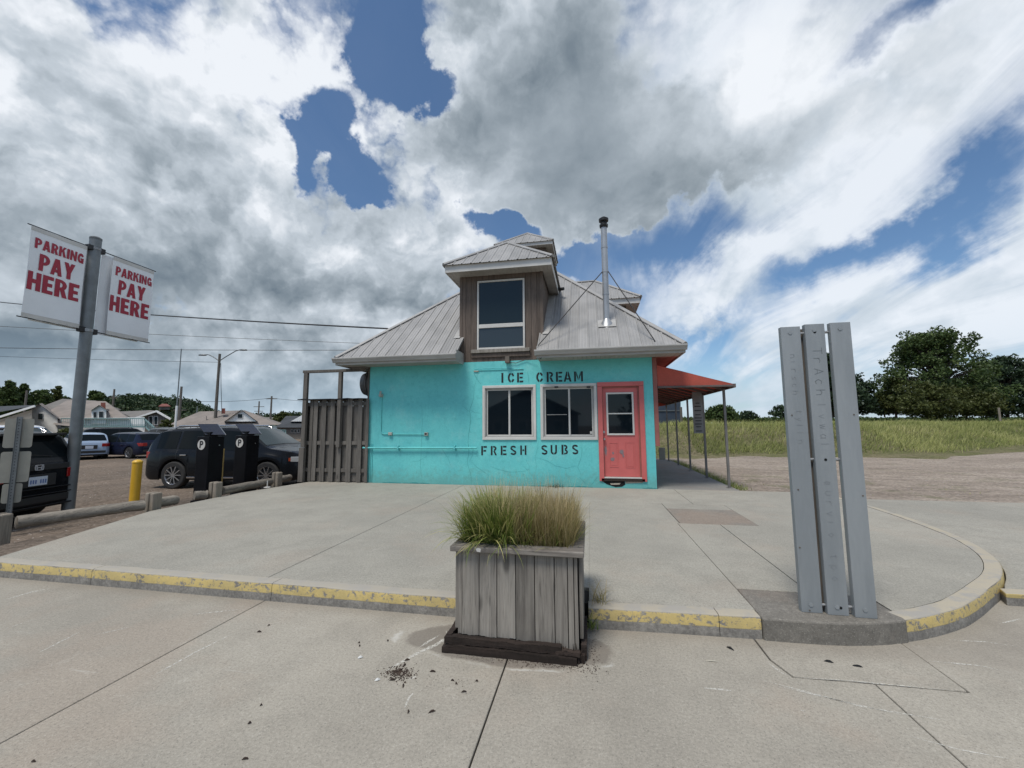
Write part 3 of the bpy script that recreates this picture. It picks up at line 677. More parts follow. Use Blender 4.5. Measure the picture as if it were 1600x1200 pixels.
p = F(944.5, 686, .045); kn = MB(); kn.cyl((p.x, Y0+.045, p.z), (p.x, Y0+.0, p.z), .012, 10); kn.cyl((p.x, Y0+.01, p.z), (p.x, Y0-.03, p.z), .026, 14, .02); B(kn, 'door_handle', M['rod'], door, smooth=40)
th = MB(); th.box((a+.09, Y0-.02, c_+.045), (b_-.09, Y0+.05, c_+.07)); B(th, 'threshold', M['white'], door)
th = MB(); th.box((a+.04, Y0-.03, c_-.02), (b_-.04, Y0+.06, c_+.043)); B(th, 'door_sill', M['rotwood'], door, bevel=.005)
grey = flat('primer_grey', (.22, .17, .18), .7)
def blotch(cx, cz, rx, rz, y, seed, n=18):
    r = random.Random(seed); P = [(cx+rx*math.cos(2*math.pi*k/n)*(.65+.5*r.random()), cz+rz*math.sin(2*math.pi*k/n)*(.65+.5*r.random())) for k in range(n)]
    mb = MB(); mb.add([(x, y, z) for x, z in P], [tuple(range(n))]); return mb
for k, (u, v, rx, rz) in enumerate(((946.5, 704, .03, .115), (957.3, 717.5, .05, .05), (958, 708, .022, .035), (971.5, 706, .05, .055), (974, 712, .02, .045))):
    p = F(u, v, .04); y = Y0+.0445 if k in (0,) else Y0+.0365
    B(blotch(p.x, p.z, rx, rz, y, k), 'bare_patch', grey, door)
# broken render under the door
p = F(958, 757); hb = MB(); n = 14
pts = [(940, 751.5), (947, 751.5), (956, 752), (976, 752), (977, 757), (972, 760.5), (962, 761), (955, 759), (948, 756.5)]
hb.add([(*((F(u, v)).x, ), Y0-.004, F(u, v).z) for u, v in pts], [tuple(range(len(pts)-1, -1, -1))]); B(hb, 'broken_render', flat('hole_dark', (.008, .008, .008), 1.))
pts = [(977, 752.5), (1005, 752), (1004, 754.5), (977, 755.5)]; hb = MB(); hb.add([(F(u, v).x, Y0-.005, F(u, v).z) for u, v in pts], [(3, 2, 1, 0)]); B(hb, 'bare_patch', M['barestucco'])
pts = [(953, 755), (970, 754.5), (968, 757), (955, 757.5)]; hb = MB(); hb.add([(F(u, v).x, Y0-.006, F(u, v).z) for u, v in pts], [(3, 2, 1, 0)]); B(hb, 'bare_patch', M['barestucco'])
# cracks in the render, read off the wall
def crack(pts, w=.006, name='crack'):
    w *= .8
    P = [F(u, v) for u, v in pts]; Q = []
    for i in range(len(P)-1):
        for k in range(5):
            f = k/5; p = P[i].lerp(P[i+1], f); Q.append((p.x+.012*nz(p.x*9, p.z*9, 1), p.z+.012*nz(p.x*9, p.z*9, 8)))
    Q.append((P[-1].x, P[-1].z)); mb = MB(); vs = []; n = len(Q)
    for i, (x, z) in enumerate(Q):
        a = Q[max(0, i-1)]; c = Q[min(n-1, i+1)]; dx, dz = c[0]-a[0], c[1]-a[1]; L = math.hypot(dx, dz) or 1; ww = w*(.35+.65*math.sin(math.pi*(i+.5)/n))*(.7+.6*random.random())/2
        vs += [(x-dz/L*ww, Y0-.0025, z+dx/L*ww), (x+dz/L*ww, Y0-.0025, z-dx/L*ww)]
    mb.add(vs, [(2*i, 2*i+1, 2*i+3, 2*i+2) for i in range(n-1)]); return B(mb, name, M['crack'])
for c_ in ([(747, 583), (741, 605), (740, 622), (734, 642), (735, 660), (731, 690), (733, 706), (730, 722), (735, 740), (737, 757)],
           [(724, 635), (730, 640), (734, 643)], [(734, 640), (742, 645), (752, 646)], [(735, 720), (745, 730), (757, 738), (765, 744)], [(740, 698), (738, 712), (733, 722)],
           [(740, 583), (745, 592), (751, 600)], [(824, 581), (826, 590), (826, 599)], [(841, 688), (840, 700), (836, 715), (838, 730), (835, 745)], [(838, 715), (855, 720), (868, 728), (885, 732), (900, 728)],
           [(910, 700), (908, 715), (903, 730), (908, 742)], [(822, 718), (828, 730), (824, 735), (818, 728)], [(765, 728), (780, 734), (800, 738), (822, 736)], [(934, 745), (928, 752), (922, 760)], [(905, 745), (915, 756)],
           [(659, 632), (660, 660), (658, 700), (657, 730), (660, 752)], [(745, 622), (752, 622)], [(640, 722), (655, 720), (668, 712)], [(744, 655), (753, 654)], [(1004, 645), (1012, 650)], [(690, 700), (700, 716), (705, 730)]):
    crack(c_, .009 if c_[0] in ((747, 583), (740, 583)) else .0055)
# seam line where the old beam shows
p = F(740.5, 579); q = F(818, 576.5)
sm = MB(); sm.box((p.x, Y0-.02, p.z-.035), (p.x+.12, Y0-.001, p.z-.005)); B(sm, 'beam_end', M['barestucco'])
sm = MB(); sm.beam((p.x+.0, Y0-.008, p.z+.0), (q.x, Y0-.008, q.z), .02, .012); B(sm, 'render_ridge', M['stucco'])
crack([(740.5, 577.6), (770, 576), (800, 576), (818, 577.5)], .012)
# chipped foot of the wall
for k, (u, w_) in enumerate(((650, .7), (612, .5), (845, .5), (870, .35), (905, .6), (1015, .3))):
    p = F(u, 757); mb = MB(); n = 9; pts = [(p.x+(i/(n-1)-.5)*w_, PZ+.012+.02*random.random()*math.sin(math.pi*i/(n-1))) for i in range(n)]
    mb.add([(x, Y0-.003, z) for x, z in pts]+[(pts[-1][0], Y0-.003, PZ), (pts[0][0], Y0-.003, PZ)], [tuple(range(n+1, -1, -1))]); B(mb, 'chipped_foot', M['crack'])
# --- stencilled lettering
def ringseg(cx, cz, rx, rz, t_, a0, a1, n=7):
    out = []; 
    for k in range(n+1): th = R_(a0+(a1-a0)*k/n); out.append((cx+rx*math.cos(th), cz+rz*math.sin(th)))
    for k in range(n, -1, -1): th = R_(a0+(a1-a0)*k/n); out.append((cx+(rx-t_)*math.cos(th), cz+(rz-t_)*math.sin(th)))
    return out
r4 = lambda x0, z0, x1, z1: [(x0, z0), (x1, z0), (x1, z1), (x0, z1)]
T_ = .185
ST = {
 'I': [r4(.0, 0, .2, 1)],
 'C': [ringseg(.34, .5, .34, .5, T_, 98, 262, 12), ringseg(.34, .5, .34, .5, T_, 22, 82), ringseg(.34, .5, .34, .5, T_, -82, -22)],
 'E': [r4(0, 0, .19, 1), r4(.25, .82, .62, 1), r4(.25, .42, .56, .58), r4(.25, 0, .62, .18)],
 'R': [r4(0, 0, .19, 1), ringseg(.32, .73, .30, .27, .17, -85, 85, 10), [(.27, .44), (.46, .44), (.66, 0), (.47, 0)], r4(.25, .83, .34, 1)],
 'A': [[(0, 0), (.19, 0), (.36, .62), (.36, 1), (.27, 1)], [(.76, 0), (.57, 0), (.42, .62), (.42, 1), (.49, 1)], r4(.26, .20, .5, .34)],
 'M': [r4(0, 0, .18, 1), r4(.66, 0, .84, 1), [(.21, 1), (.39, .42), (.39, .12), (.21, .62)], [(.63, 1), (.45, .42), (.45, .12), (.63, .62)]],
 'F': [r4(0, 0, .19, 1), r4(.25, .82, .62, 1), r4(.25, .40, .54, .57)],
 'S': [ringseg(.32, .735, .32, .265, .17, 20, 168, 9), ringseg(.32, .735, .32, .265, .17, 180, 262, 6), ringseg(.32, .265, .32, .265, .17, 0, 82, 6), ringseg(.32, .265, .32, .265, .17, 200, 350, 9), [(.26, .56), (.38, .56), (.38, .42), (.26, .42)]],
 'H': [r4(0, 0, .18, 1), r4(.48, 0, .66, 1), r4(.24, .41, .42, .58)],
 'U': [r4(0, .34, .18, 1), r4(.48, .34, .66, 1), ringseg(.33, .33, .33, .33, .18, 180, 262, 6), ringseg(.33, .33, .33, .33, .18, 278, 360, 6)],
 'B': [r4(0, 0, .19, 1), ringseg(.32, .745, .29, .255, .16, -85, 85, 8), ringseg(.33, .265, .32, .265, .16, -85, 85, 8), r4(.25, .84, .33, 1), r4(.25, 0, .33, .16)],
}
def stencil(word, xs, pa, pb, h, name='lettering', label=None):
    """letters at the given picture columns on the line pa-pb (bottoms)"""
    for ch, px in zip(word, xs):
        mb = MB(); k = (px-pa[0])/(pb[0]-pa[0]); py = pa[1]+(pb[1]-pa[1])*k; p = F(px, py); sc = h*(1+.02*random.random())
        for poly in ST[ch]:
            P = [Vector((p.x+x*sc*1.02, Y0-.004, p.z+z*sc)) for x, z in poly]
            mb.slab(P, .0025, (0, -1, 0))
        B(mb, 'stencil_letter', M['blackpaint'], fixn=True)
cap = F(783, 583).z-F(784, 598).z
stencil('ICECREAM', [783.5, 793.5, 808, 838, 854.3, 868.8, 880.8, 897.2], (783, 598), (911, 596), cap)
cap = F(752, 697).z-F(752, 711.3).z
stencil('FRESHSUBS', [752, 767, 782.5, 797.5, 813, 846, 860.5, 877.5, 894], (752, 711.3), (905, 709.7), cap)
# --- conduit, lamp holder, pipe
cx, cz = F(597, 617).x, F(597, 617).z
cm = MB(); zb = F(600, 678).z; x2 = F(666, 678).x; xb = F(608, 678).x
cm.tube([(cx, Y0-.022, cz-.02), (cx, Y0-.022, zb+.09), (cx+.012, Y0-.022, zb+.045), (cx+.045, Y0-.022, zb+.01), (cx+.09, Y0-.022, zb), (xb, Y0-.022, zb)], .011, 8)
cm.tube([(xb, Y0-.022, zb), (x2, Y0-.022, zb-.008)], .009, 8)
cnd = B(cm, 'conduit', M['stucco'], smooth=50)
dm = pmat('dirty_fitting', (.42, .41, .36), (.30, .29, .26), 12, .6, rnd=.0)
lm = MB(); lm.box((cx-.035, Y0-.07, cz-.06), (cx+.035, Y0-.001, cz+.02)); lm.cyl((cx, Y0-.09, cz+.01), (cx, Y0-.075, cz+.09), .028, 12, .022); lm.cyl((cx, Y0-.12, cz-.02), (cx, Y0-.07, cz-.02), .034, 12); B(lm, 'lamp_holder', dm, cnd, smooth=40, bevel=.004)
jb = MB(); jb.box((xb-.0, Y0-.06, zb-.035), (xb+.10, Y0-.001, zb+.04)); B(jb, 'junction_box', dm, cnd, bevel=.008)
jb = MB(); jb.box((x2-.03, Y0-.06, zb-.045), (x2+.06, Y0-.001, zb+.035)); B(jb, 'socket_box', dm, cnd, bevel=.006)
jb = MB(); jb.box((x2-.018, Y0-.0625, zb-.02), (x2+.04, Y0-.0605, zb+.02)); B(jb, 'socket_face', M['black'], cnd)
pa = F(569, 699.5); pb = F(746, 699.5)
pm = MB(); pm.cyl((pa.x, Y0-.06, pa.z), (pb.x, Y0-.06, pb.z), .021, 12); pipe = B(pm, 'water_pipe', M['stucco'], smooth=40)
for u in (623.5, 711.5):
    q = F(u, 699); bk = MB(); bk.box((q.x-.012, Y0-.085, q.z-.075), (q.x+.014, Y0-.075 if False else Y0-.001, q.z-.045)); bk.box((q.x-.015, Y0-.09, q.z-.045), (q.x+.017, Y0-.001, q.z+.05)); B(bk, 'pipe_bracket', M['stucco'], pipe, bevel=.004)
for dx in (.055, .10):
    pp = MB(); pp.cyl((X0+.03+dx, Y0-.012, PZ), (X0+.03+dx, Y0-.012, 1.12), .010, 8); B(pp, 'drain_pipe', M['stucco'], pipe, smooth=50)

# --- main roof
roof = MB(); ex0, ex1, ey0, ey1 = X0-OV, X1+OV, Y0-OV, Y1+OV
zc = EZ-.045
roof.add([(ex0+.02, ey0+.02, zc), (ex1-.02, ey0+.02, zc), (ex1-.02, ey1-.02, zc), (ex0+.02, ey1-.02, zc), (APEX.x, APEX.y, APEX.z-.06)], [(1, 2, 4), (2, 3, 4), (3, 0, 4)])
# front slope leaves the dormer bay open at the eave
sl_ = (APEX.z-EZ)/(APEX.y-ey0)
def zr(y): return EZ+(y-ey0)*sl_
GL, GR = -3.03, -1.14
yd = Y0+.02
roof.add([(ex0+.02, ey0+.02, zc), (GL, ey0+.02, zc), (GL, yd, zr(yd)-.05), (GR, yd, zr(yd)-.05), (GR, ey0+.02, zc), (ex1-.02, ey0+.02, zc), (APEX.x, APEX.y, APEX.z-.06)], [(0, 1, 2, 6), (2, 3, 6), (3, 4, 5, 6)])
roofo = B(roof, 'roof', M['soffit'])
sf = MB()
def sheet(mb, x0, x1, y0, y1, z, t_=.012, step=.10, along='x'):
    if along == 'x':
        n = max(1, round((x1-x0)/step)); s_ = (x1-x0)/n
        for i in range(n): mb.box((x0+i*s_+.003, y0, z), (x0+(i+1)*s_-.003, y1, z+t_))
    else:
        n = max(1, round((y1-y0)/step)); s_ = (y1-y0)/n
        for i in range(n): mb.box((x0, y0+i*s_+.003, z), (x1, y0+(i+1)*s_-.003, z+t_))
SZ = 3.085
sheet(sf, ex0+.03, GL, ey0+.03, Y0-.001, SZ); sheet(sf, GR, ex1-.03, ey0+.03, Y0-.001, SZ); sheet(sf, ex0+.03, X0-.03, Y0, ey1-.05, SZ, along='y')
stuff(B(sf, 'soffit', M['soffit'], roofo))
sf = MB(); sheet(sf, X1+.005, ex1-.03, Y0, ey1-.05, SZ, along='y'); o = stuff(B(sf, 'soffit', M['coral_and_bounce'], roofo)); o['label'] = 'soffit with coral reflected light painted in'  # reflected coral light is put into the colour of this soffit
fb = MB()
for x0, x1 in ((ex0, GL), (GR, ex1)): fb.box((x0, ey0+.001, SZ-.02), (x1, ey0+.028, EZ-.03))
fb.box((ex1-.028, ey0+.03, SZ-.02), (ex1, ey1, EZ-.03)); fb.box((ex0, ey0+.03, SZ-.02), (ex0+.028, ey1, EZ-.03))
fb.box((GL-.02, ey0+.03, SZ-.02), (GL, Y0-.005, EZ+.1)); fb.box((GR, ey0+.03, SZ-.02), (GR+.02, Y0-.005, EZ+.1))
B(fb, 'fascia', M['gutter'], roofo, bevel=.003)
for x0, x1 in ((ex0-.03, GL+.02), (GR-.04, ex1+.02)):
    prof = [(0, -.115), (-.065, -.115), (-.075, -.085), (-.10, -.05), (-.115, -.03), (-.115, -.005), (-.105, .0), (-.105, -.012), (0, -.012)]
    gm = MB(); n = len(prof); gm.add([(x, ey0+p_[0], EZ-.008+p_[1]) for x in (x0, x1) for p_ in prof], [(i, i+1, n+i+1, n+i) for i in range(n-1)]+[tuple(range(n)), tuple(range(2*n-1, n-1, -1))])
    B(gm, 'gutter', M['gutter'], roofo, bevel=.004)

def roof_face(A, Bp, tops, parent, name='roof_panel', step=.228, vmin=None, skip=None, start=None, mat=None):
    """ribbed sheets on the plane A-B-tops; tops: points of the upper outline from A's side to B's side"""
    A = Vector(A); Bp = Vector(Bp); tops = [Vector(p) for p in tops]; u = (Bp-A).normalized(); nrm = u.cross(tops[0]-A).normalized()
    if nrm.z < 0: nrm = -nrm
    v = nrm.cross(u); 
    if v.z < 0: v = -v
    L = (Bp-A).length; prof_ = [(0, 0)]+[((p-A).dot(u), (p-A).dot(v)) for p in tops]+[(L, 0)]
    xs_ = [p[0] for p in prof_]; vs_ = [p[1] for p in prof_]
    vm = lambda s_: float(np.interp(s_, xs_, vs_))
    s0 = (start or 0) % step - step
    while s0 < L-.005:
        s1 = s0+step; a = max(0, s0); b = min(L, s1)
        mid = (a+b)/2
        if b-a > .02 and not (skip and skip[0] < mid < skip[1] and vmin is None):
            cols = [(0, 0), (.010, .017), (.030, .017), (.040, 0), (.092, 0), (.098, .005), (.108, .005), (.114, 0), (.160, 0), (.166, .005), (.176, .005), (.182, 0), (step, 0)]
            pts = []
            for dx, hh in cols:
                s_ = s0+dx
                if a-1e-6 <= s_ <= b+1e-6: pts.append((s_, hh))
            if len(pts) > 1:
                mb = MB(); vv = []
                for s_, hh in pts:
                    lo = vmin(s_) if vmin else 0.; hi = max(lo+.001, vm(s_))
                    base = A+u*s_+nrm*(.004+hh); vv += [base+v*(lo-(.03 if lo == 0 else 0)), base+v*hi]
                q = max(vm(pts[0][0]), vm(pts[-1][0])); lo_ = vmin(mid) if vmin else 0
                if q > lo_+.05:
                    mb.add(vv, [(2*i, 2*i+2, 2*i+3, 2*i+1) for i in range(len(pts)-1)]); B(mb, name, mat or M['roofm'], parent)
        s0 = s1
def cap_strip(p, q, parent, w=.15, name='ridge_cap'):
    p = Vector(p); q = Vector(q); mb = MB(); d = (q-p).normalized(); side = d.cross(Vector((0, 0, 1))).normalized(); up = side.cross(d)
    if up.z < 0: up = -up
    vs = []
    for c_ in (p, q):
        for s_, hh in ((-w/2, -.012), (-w/2, .006), (-.02, .042), (.02, .042), (w/2, .006), (w/2, -.012)): vs.append(c_+side*s_+up*hh)
    mb.add(vs, [(i, i+1, 7+i, 6+i) for i in range(5)]+[(5, 4, 3, 2, 1, 0), (6, 7, 8, 9, 10, 11)]); return B(mb, name, M['roofm'], parent, fixn=True)
lenv = (APEX-Vector((APEX.x, ey0, EZ))).length
inside = lambda s_: (5.2-EZ)/(APEX.z-EZ)*lenv if GL < ex0+s_ < GR else 0.
A_, B_ = (ex0, ey0, EZ), (ex1, ey0, EZ)
roof_face((ex0, ey0, EZ), (GL, ey0, EZ), [Vector((ex0, ey0, EZ)).lerp(APEX, (GL-ex0)/(APEX.x-ex0))], roofo, start=(GL-ex0))
roof_face((GR, ey0, EZ), (ex1, ey0, EZ), [Vector((ex1, ey0, EZ)).lerp(APEX, (ex1-GR)/(ex1-APEX.x))], roofo, start=0)
roof_face((GL, ey0, EZ), (GR, ey0, EZ), [Vector((GL, ey0, EZ))+(Vector((ex0, ey0, EZ)).lerp(APEX, (GL-ex0)/(APEX.x-ex0))-Vector((GL, ey0, EZ))), APEX, Vector((ex1, ey0, EZ)).lerp(APEX, (ex1-GR)/(ex1-APEX.x))], roofo, start=0, vmin=lambda s_: (5.2-EZ)/(APEX.z-EZ)*lenv)
roof_face((ex1, ey0, EZ), (ex1, ey1, EZ), [APEX], roofo, name='roof_panel')
roof_face((ex0, ey1, EZ), (ex0, ey0, EZ), [APEX], roofo, name='roof_panel')
for c_ in ((ex0, ey0), (ex1, ey0), (ex1, ey1), (ex0, ey1)): cap_strip((*c_, EZ+.01), APEX+Vector((0, 0, .01)), roofo)
# flashing beside the dormer
for sx, w_ in ((-3.122, -.16), (-1.056, .16)):
    y2 = 11.5; fl = MB(); n_ = Vector((0, -sl_, 1)).normalized()*.03
    P = [Vector((sx, Y0-.05, zr(Y0-.05))), Vector((sx+w_, Y0-.05, zr(Y0-.05))), Vector((sx+w_, y2, zr(y2))), Vector((sx, y2, zr(y2)))]
    fl.slab([p_+n_ for p_ in (P if w_ > 0 else P[::-1])], .004, n_); B(fl, 'flashing', M['gutter'], roofo)

# --- dormers
M['glasslow'] = flat('dormer_low_glass', (.035, .045, .052), .06, 0, .45)  # paler base colour paints the reflection into the lower dormer pane
def dormer(org, ang, hw=1.033, he=1.307, ov=.41, zb=3.115, ze=5.47, zt=6.53, back=3.2, window=True, name='dormer', hipd=None):
    MT = Matrix.Translation(org) @ Matrix.Rotation(ang, 4, 'Z')
    def T(mb): mb.v = [tuple(MT @ Vector(v)) for v in mb.v]; return mb
    zs = ze-.17
    core = MB(); core.box((-hw+.02, .02, zb+.01), (hw-.02, back, zs+.02)); d_ = B(T(core), name, M['dormerwood'])
    if window: wx0, wx1, wz0, wz1 = -.60, .60, 3.42, 5.165
    # boards
    def boards(x0, x1, z0, z1, y=0., n=None, th=.02):
        n = n or max(1, round((x1-x0)/.15)); s_ = (x1-x0)/n
        for i in range(n):
            mb = MB(); mb.box((x0+i*s_+.003, y, z0+.004*random.random()), (x0+(i+1)*s_-.003, y+th, z1)); B(T(mb), 'board', M['dormerwood'], d_, bevel=.003)
    if window:
        boards(-hw, wx0-.02, zb, zs); boards(wx1+.02, hw, zb, zs); boards(wx0-.02, wx1+.02, zb, wz0-.02); boards(wx0-.02, wx1+.02, wz1+.02, zs)
        fr = MB(); rect_frame(fr, wx0, wx1, wz0, wz1, .045, -.02, .03); fr.box((wx0+.045, -.02, 3.955), (wx1-.045, .03, 4.05)); wo_ = B(T(fr), 'window_frame', M['white'], d_, bevel=.005)
        for z0, z1 in ((wz0+.045, 3.955), (4.05, wz1-.045)):
            gl = MB(); gl.box((wx0+.045, .004, z0), (wx1-.045, .008, z1)); B(T(gl), 'pane', M['glassd'] if z0 > 3.9 else M['glasslow'], d_)
        sl2 = MB(); sl2.box((wx0-.14, -.07, wz0-.09), (wx1+.12, -.001, wz0-.003)); B(T(sl2), 'sill', M['oldwood'], d_, bevel=.006)
        sl2 = MB(); sl2.box((wx0-.14, -.035, wz0-.20), (wx1+.12, -.001, wz0-.10)); B(T(sl2), 'trim_board', M['dormerwood'], d_, bevel=.006)
    else: boards(-hw, hw, zb, zs)
    for sx in (-1, 1):
        for i in range(int(back/.15)):
            y = .022+i*.15; mb = MB(); mb.box((sx*hw-(.018 if sx > 0 else 0), y, zb+.3), (sx*hw+(.018 if sx < 0 else 0), y+.146, zs)); B(T(mb), 'board', M['dormerwood'], d_)
        cbm = MB(); cbm.box((sx*hw-.05 if sx > 0 else sx*hw-.02, -.012, zb), (sx*hw+.02 if sx > 0 else sx*hw+.05, -.001, zs)); B(T(cbm), 'corner_board', M['dormerwood'], d_, bevel=.003)
    # soffit, fascia
    s2 = MB(); sheet(s2, -he+.02, he-.02, -ov+.02, 0, zs); sheet(s2, -he+.02, -hw-.02, 0, back, zs, along='y'); sheet(s2, hw+.02, he-.02, 0, back, zs, along='y'); stuff(B(T(s2), 'soffit', M['soffit'], d_))
    fb = MB(); fb.box((-he, -ov, zs-.012), (he, -ov+.02, ze)); fb.box((-he, -ov+.021, zs-.012), (-he+.02, back, ze)); fb.box((he-.02, -ov+.021, zs-.012), (he, back, ze)); B(T(fb), 'fascia', M['white'], d_, bevel=.003)
    # hipped metal roof
    hd = hipd or he; P = lambda x, y, z: MT @ Vector((x, y, z)); e = .03
    ap = P(0, -ov+hd, zt); bk = P(0, back+.6, zt)
    roof_face(P(-he-e, -ov-e, ze), P(he+e, -ov-e, ze), [ap], d_)
    roof_face(P(he+e, -ov-e, ze), P(he+e, back+.6, ze), [ap, bk], d_); roof_face(P(-he-e, back+.6, ze), P(-he-e, -ov-e, ze), [bk, ap], d_)
    cap_strip(P(-he-e, -ov-e, ze+.01), ap, d_, .12); cap_strip(P(he+e, -ov-e, ze+.01), ap, d_, .12); cap_strip(ap, bk, d_, .12)
    return d_
fd = dormer((-2.089, Y0, 0), 0.)
dormer((1.20, 14.0, 0), math.pi/2, back=2.6, window=True)
# floodlight / box under the dormer sill and its cable
q = F(794, 563); lb = MB(); lb.box((q.x-.055, Y0-.13, q.z-.08), (q.x+.055, Y0-.001, q.z+.075)); B(lb, 'floodlight', M['brown'], fd, bevel=.01)
q2 = Yp(806, 566, Y0-.02); q3 = Yp(838, 557, Y0-.3)
cbm = MB(); cbm.tube([(q.x+.05, Y0-.03, q.z-.06), (q.x+.2, Y0-.03, q.z-.075), (q.x+.45, Y0-.03, q.z+.0), (GR-.08, Y0-.08, 3.11), (GR+.02, ey0+.1, 3.12), (GR+.10, ey0-.03, 3.03), (GR+.12, ey0-.05, 3.06)], .008, 6); B(cbm, 'cable', M['black'], fd)
# little security camera on the dormer's right eave
q = D(874, 457, 11.6); 
cm_ = MB(); cm_.cyl((-.77, 11.15, 5.36), (-.62, 11.05, 5.33), .045, 10); cm_.box((-.80, 11.12, 5.34), (-.74, 11.2, 5.42)); B(cm_, 'eave_camera', M['black'], fd)
# --- cupola
cu = MB(); ch, ce = .74, .997; cxx, cyy = -2.089, 14.26
cu.box((cxx-ch, cyy-ch, 6.6), (cxx+ch, cyy+ch, 7.72)); cup = B(cu, 'cupola', M['dormerwood'])
lv = MB(); lv.box((cxx-.4, cyy-ch-.012, 7.15), (cxx+.4, cyy-ch-.001, 7.6)); B(lv, 'louvre', M['black'], cup)
s2 = MB(); sheet(s2, cxx-ce+.02, cxx+ce-.02, cyy-ce+.02, cyy+ce-.02, 7.70); stuff(B(s2, 'soffit', M['soffit'], cup))
fb = MB(); rect = [(cxx-ce, cyy-ce, cxx+ce, cyy-ce+.02), (cxx-ce, cyy+ce-.02, cxx+ce, cyy+ce), (cxx-ce, cyy-ce+.021, cxx-ce+.02, cyy+ce-.021), (cxx+ce-.02, cyy-ce+.021, cxx+ce, cyy+ce-.021)]
for a0, b0, a1, b1 in rect: fb.box((a0, b0, 7.69), (a1, b1, 7.81))
B(fb, 'fascia', M['white'], cup)
ap = Vector((cxx, cyy, 8.62)); cs = [(cxx-ce-.02, cyy-ce-.02, 7.81), (cxx+ce+.02, cyy-ce-.02, 7.81), (cxx+ce+.02, cyy+ce+.02, 7.81), (cxx-ce-.02, cyy+ce+.02, 7.81)]
for i in range(4): roof_face(cs[i], cs[(i+1) % 4], [ap], cup); cap_strip(cs[i], ap, cup, .10)
# --- flue
fx, fy, fz = .46, 9.87, 4.0
fm = MB(); fm.cyl((fx, fy, fz-.1), (fx, fy, 6.45), .075, 20); 
flue = B(fm, 'flue', M['flue'], smooth=40)
for z in (4.72, 5.28, 5.9): rg = MB(); rg.cyl((fx, fy, z-.02), (fx, fy, z+.02), .081, 20); B(rg, 'flue_band', M['flue'], flue, smooth=40)
cp = MB(); cp.lathe([(.075, 6.40), (.10, 6.42), (.105, 6.48), (.08, 6.50), (.075, 6.55), (.115, 6.57), (.12, 6.63), (.05, 6.68), (.0, 6.685)], (fx, fy, 0), 20); B(cp, 'flue_cap', M['black'], flue, smooth=50)
cn = MB(); cn.lathe([(.20, fz-.16), (.15, fz-.02), (.095, fz+.06), (.08, fz+.10)], (fx, fy, 0), 20); B(cn, 'flashing_cone', M['flue'], flue, smooth=50)
fp = MB(); n_ = Vector((0, -sl_, 1)).normalized(); v_ = Vector((0, 1, sl_)).normalized(); cc = Vector((fx, fy-.03, zr(fy-.03)))+n_*.03
fp.slab([cc-Vector((.21, 0, 0))-v_*.2, cc+Vector((.21, 0, 0))-v_*.2, cc+Vector((.21, 0, 0))+v_*.18, cc-Vector((.21, 0, 0))+v_*.18], .005, n_); B(fp, 'flashing', M['gutter'], flue)
for (x, y, z) in ((-1.11, 9.08, 3.37), (1.43, 9.07, 3.35)):
    gr = MB(); gr.cyl((fx+(.07 if x > fx else -.07), fy-.05, 5.27), (x, y, z), .012, 8); B(gr, 'stay_rod', M['black'], flue, smooth=50)
# round extractor housing on the left side wall
vm_ = MB(); yv, zv = 10.25, 2.72
vm_.cyl((X0-.02, yv, zv), (X0-.30, yv, zv), .36, 28); vm_.cyl((X0-.30, yv, zv), (X0-.36, yv, zv), .385, 28); vm_.cyl((X0-.36, yv, zv), (X0-.52, yv, zv), .35, 28, .30); B(vm_, 'extractor_housing', M['galv'] if False else M['postmetal'], smooth=35)

# ================================================================== awning
XP, YP0, YS, PT = 3.0225, 10.0026, 1.7782, 2.36
aw = empty('awning', (X1, Y0, PZ)); tag(aw, 'red fabric awning on steel posts down the right side of the snack bar', 'awning')
def A(mb, name, mats, **kw):
    o = mb.build(name, mats, None, **kw); o.parent = aw; o.matrix_parent_inverse = Matrix.Translation(-Vector(aw.location)); return o
ya, yb = Y0+.03, YP0+4*YS+.35
WX = X1+.106; OX = 3.12; ZT, ZO = 2.90, 2.43
def wavy(n, f): return [f(i/n) for i in range(n+1)]
mb = MB(); n = 24; vs = []
for i in range(n+1):
    y = ya+(yb-ya)*i/n; sag = .02*math.sin(i*math.pi)*0
    for k in range(7):
        f = k/6; vs.append((WX+(OX-WX)*f, y, ZT+(ZO-ZT)*f+.012*nz(f*3, y*.8)-.02*math.sin(math.pi*f)*(abs(math.sin(math.pi*i/6)))))
mb.add(vs, [(i*7+k, (i+1)*7+k, (i+1)*7+k+1, i*7+k+1) for i in range(n) for k in range(6)]); A(mb, 'canopy_cover', M['awning'], smooth=60)
for y, nm in ((ya, 'end_panel'), (yb, 'end_panel')):
    mb = MB(); zl = ZO-.02; drop = 0 if y == ya else .14; vs = []
    top = [(WX+(OX-WX)*k/8, ZT+(ZO-ZT)*k/8) for k in range(9)]; low = [(WX+(OX-WX)*k/8, min(zl-drop*(.4+.6*math.sin(math.pi*k/8)), ZT+(ZO-ZT)*k/8-.004)) for k in range(9)]
    vs = [(x, y+.006*nz(x*5, z), z) for x, z in top]+[(x, y, z) for x, z in low]; mb.add(vs, [(k, k+1, 10+k, 9+k) for k in range(8)]); A(mb, nm, M['awning'])
mb = MB(); mb.box((OX-.02, ya-.03, ZO-.075), (OX+.03, yb, ZO+.01)); A(mb, 'edge_beam', M['awnframe'], bevel=.006)
mb = MB(); mb.box((WX, ya-.03, ZO-.055), (OX-.02, ya+.0, ZO-.01)); A(mb, 'edge_beam', M['awnframe'], bevel=.006)
for i in range(13):
    y = ya+.1+i*(yb-ya-.2)/12; mb = MB(); mb.beam((WX, y, ZT-.05), (OX-.02, y, ZO-.035), .045, .06); A(mb, 'rafter', M['awnframe'])
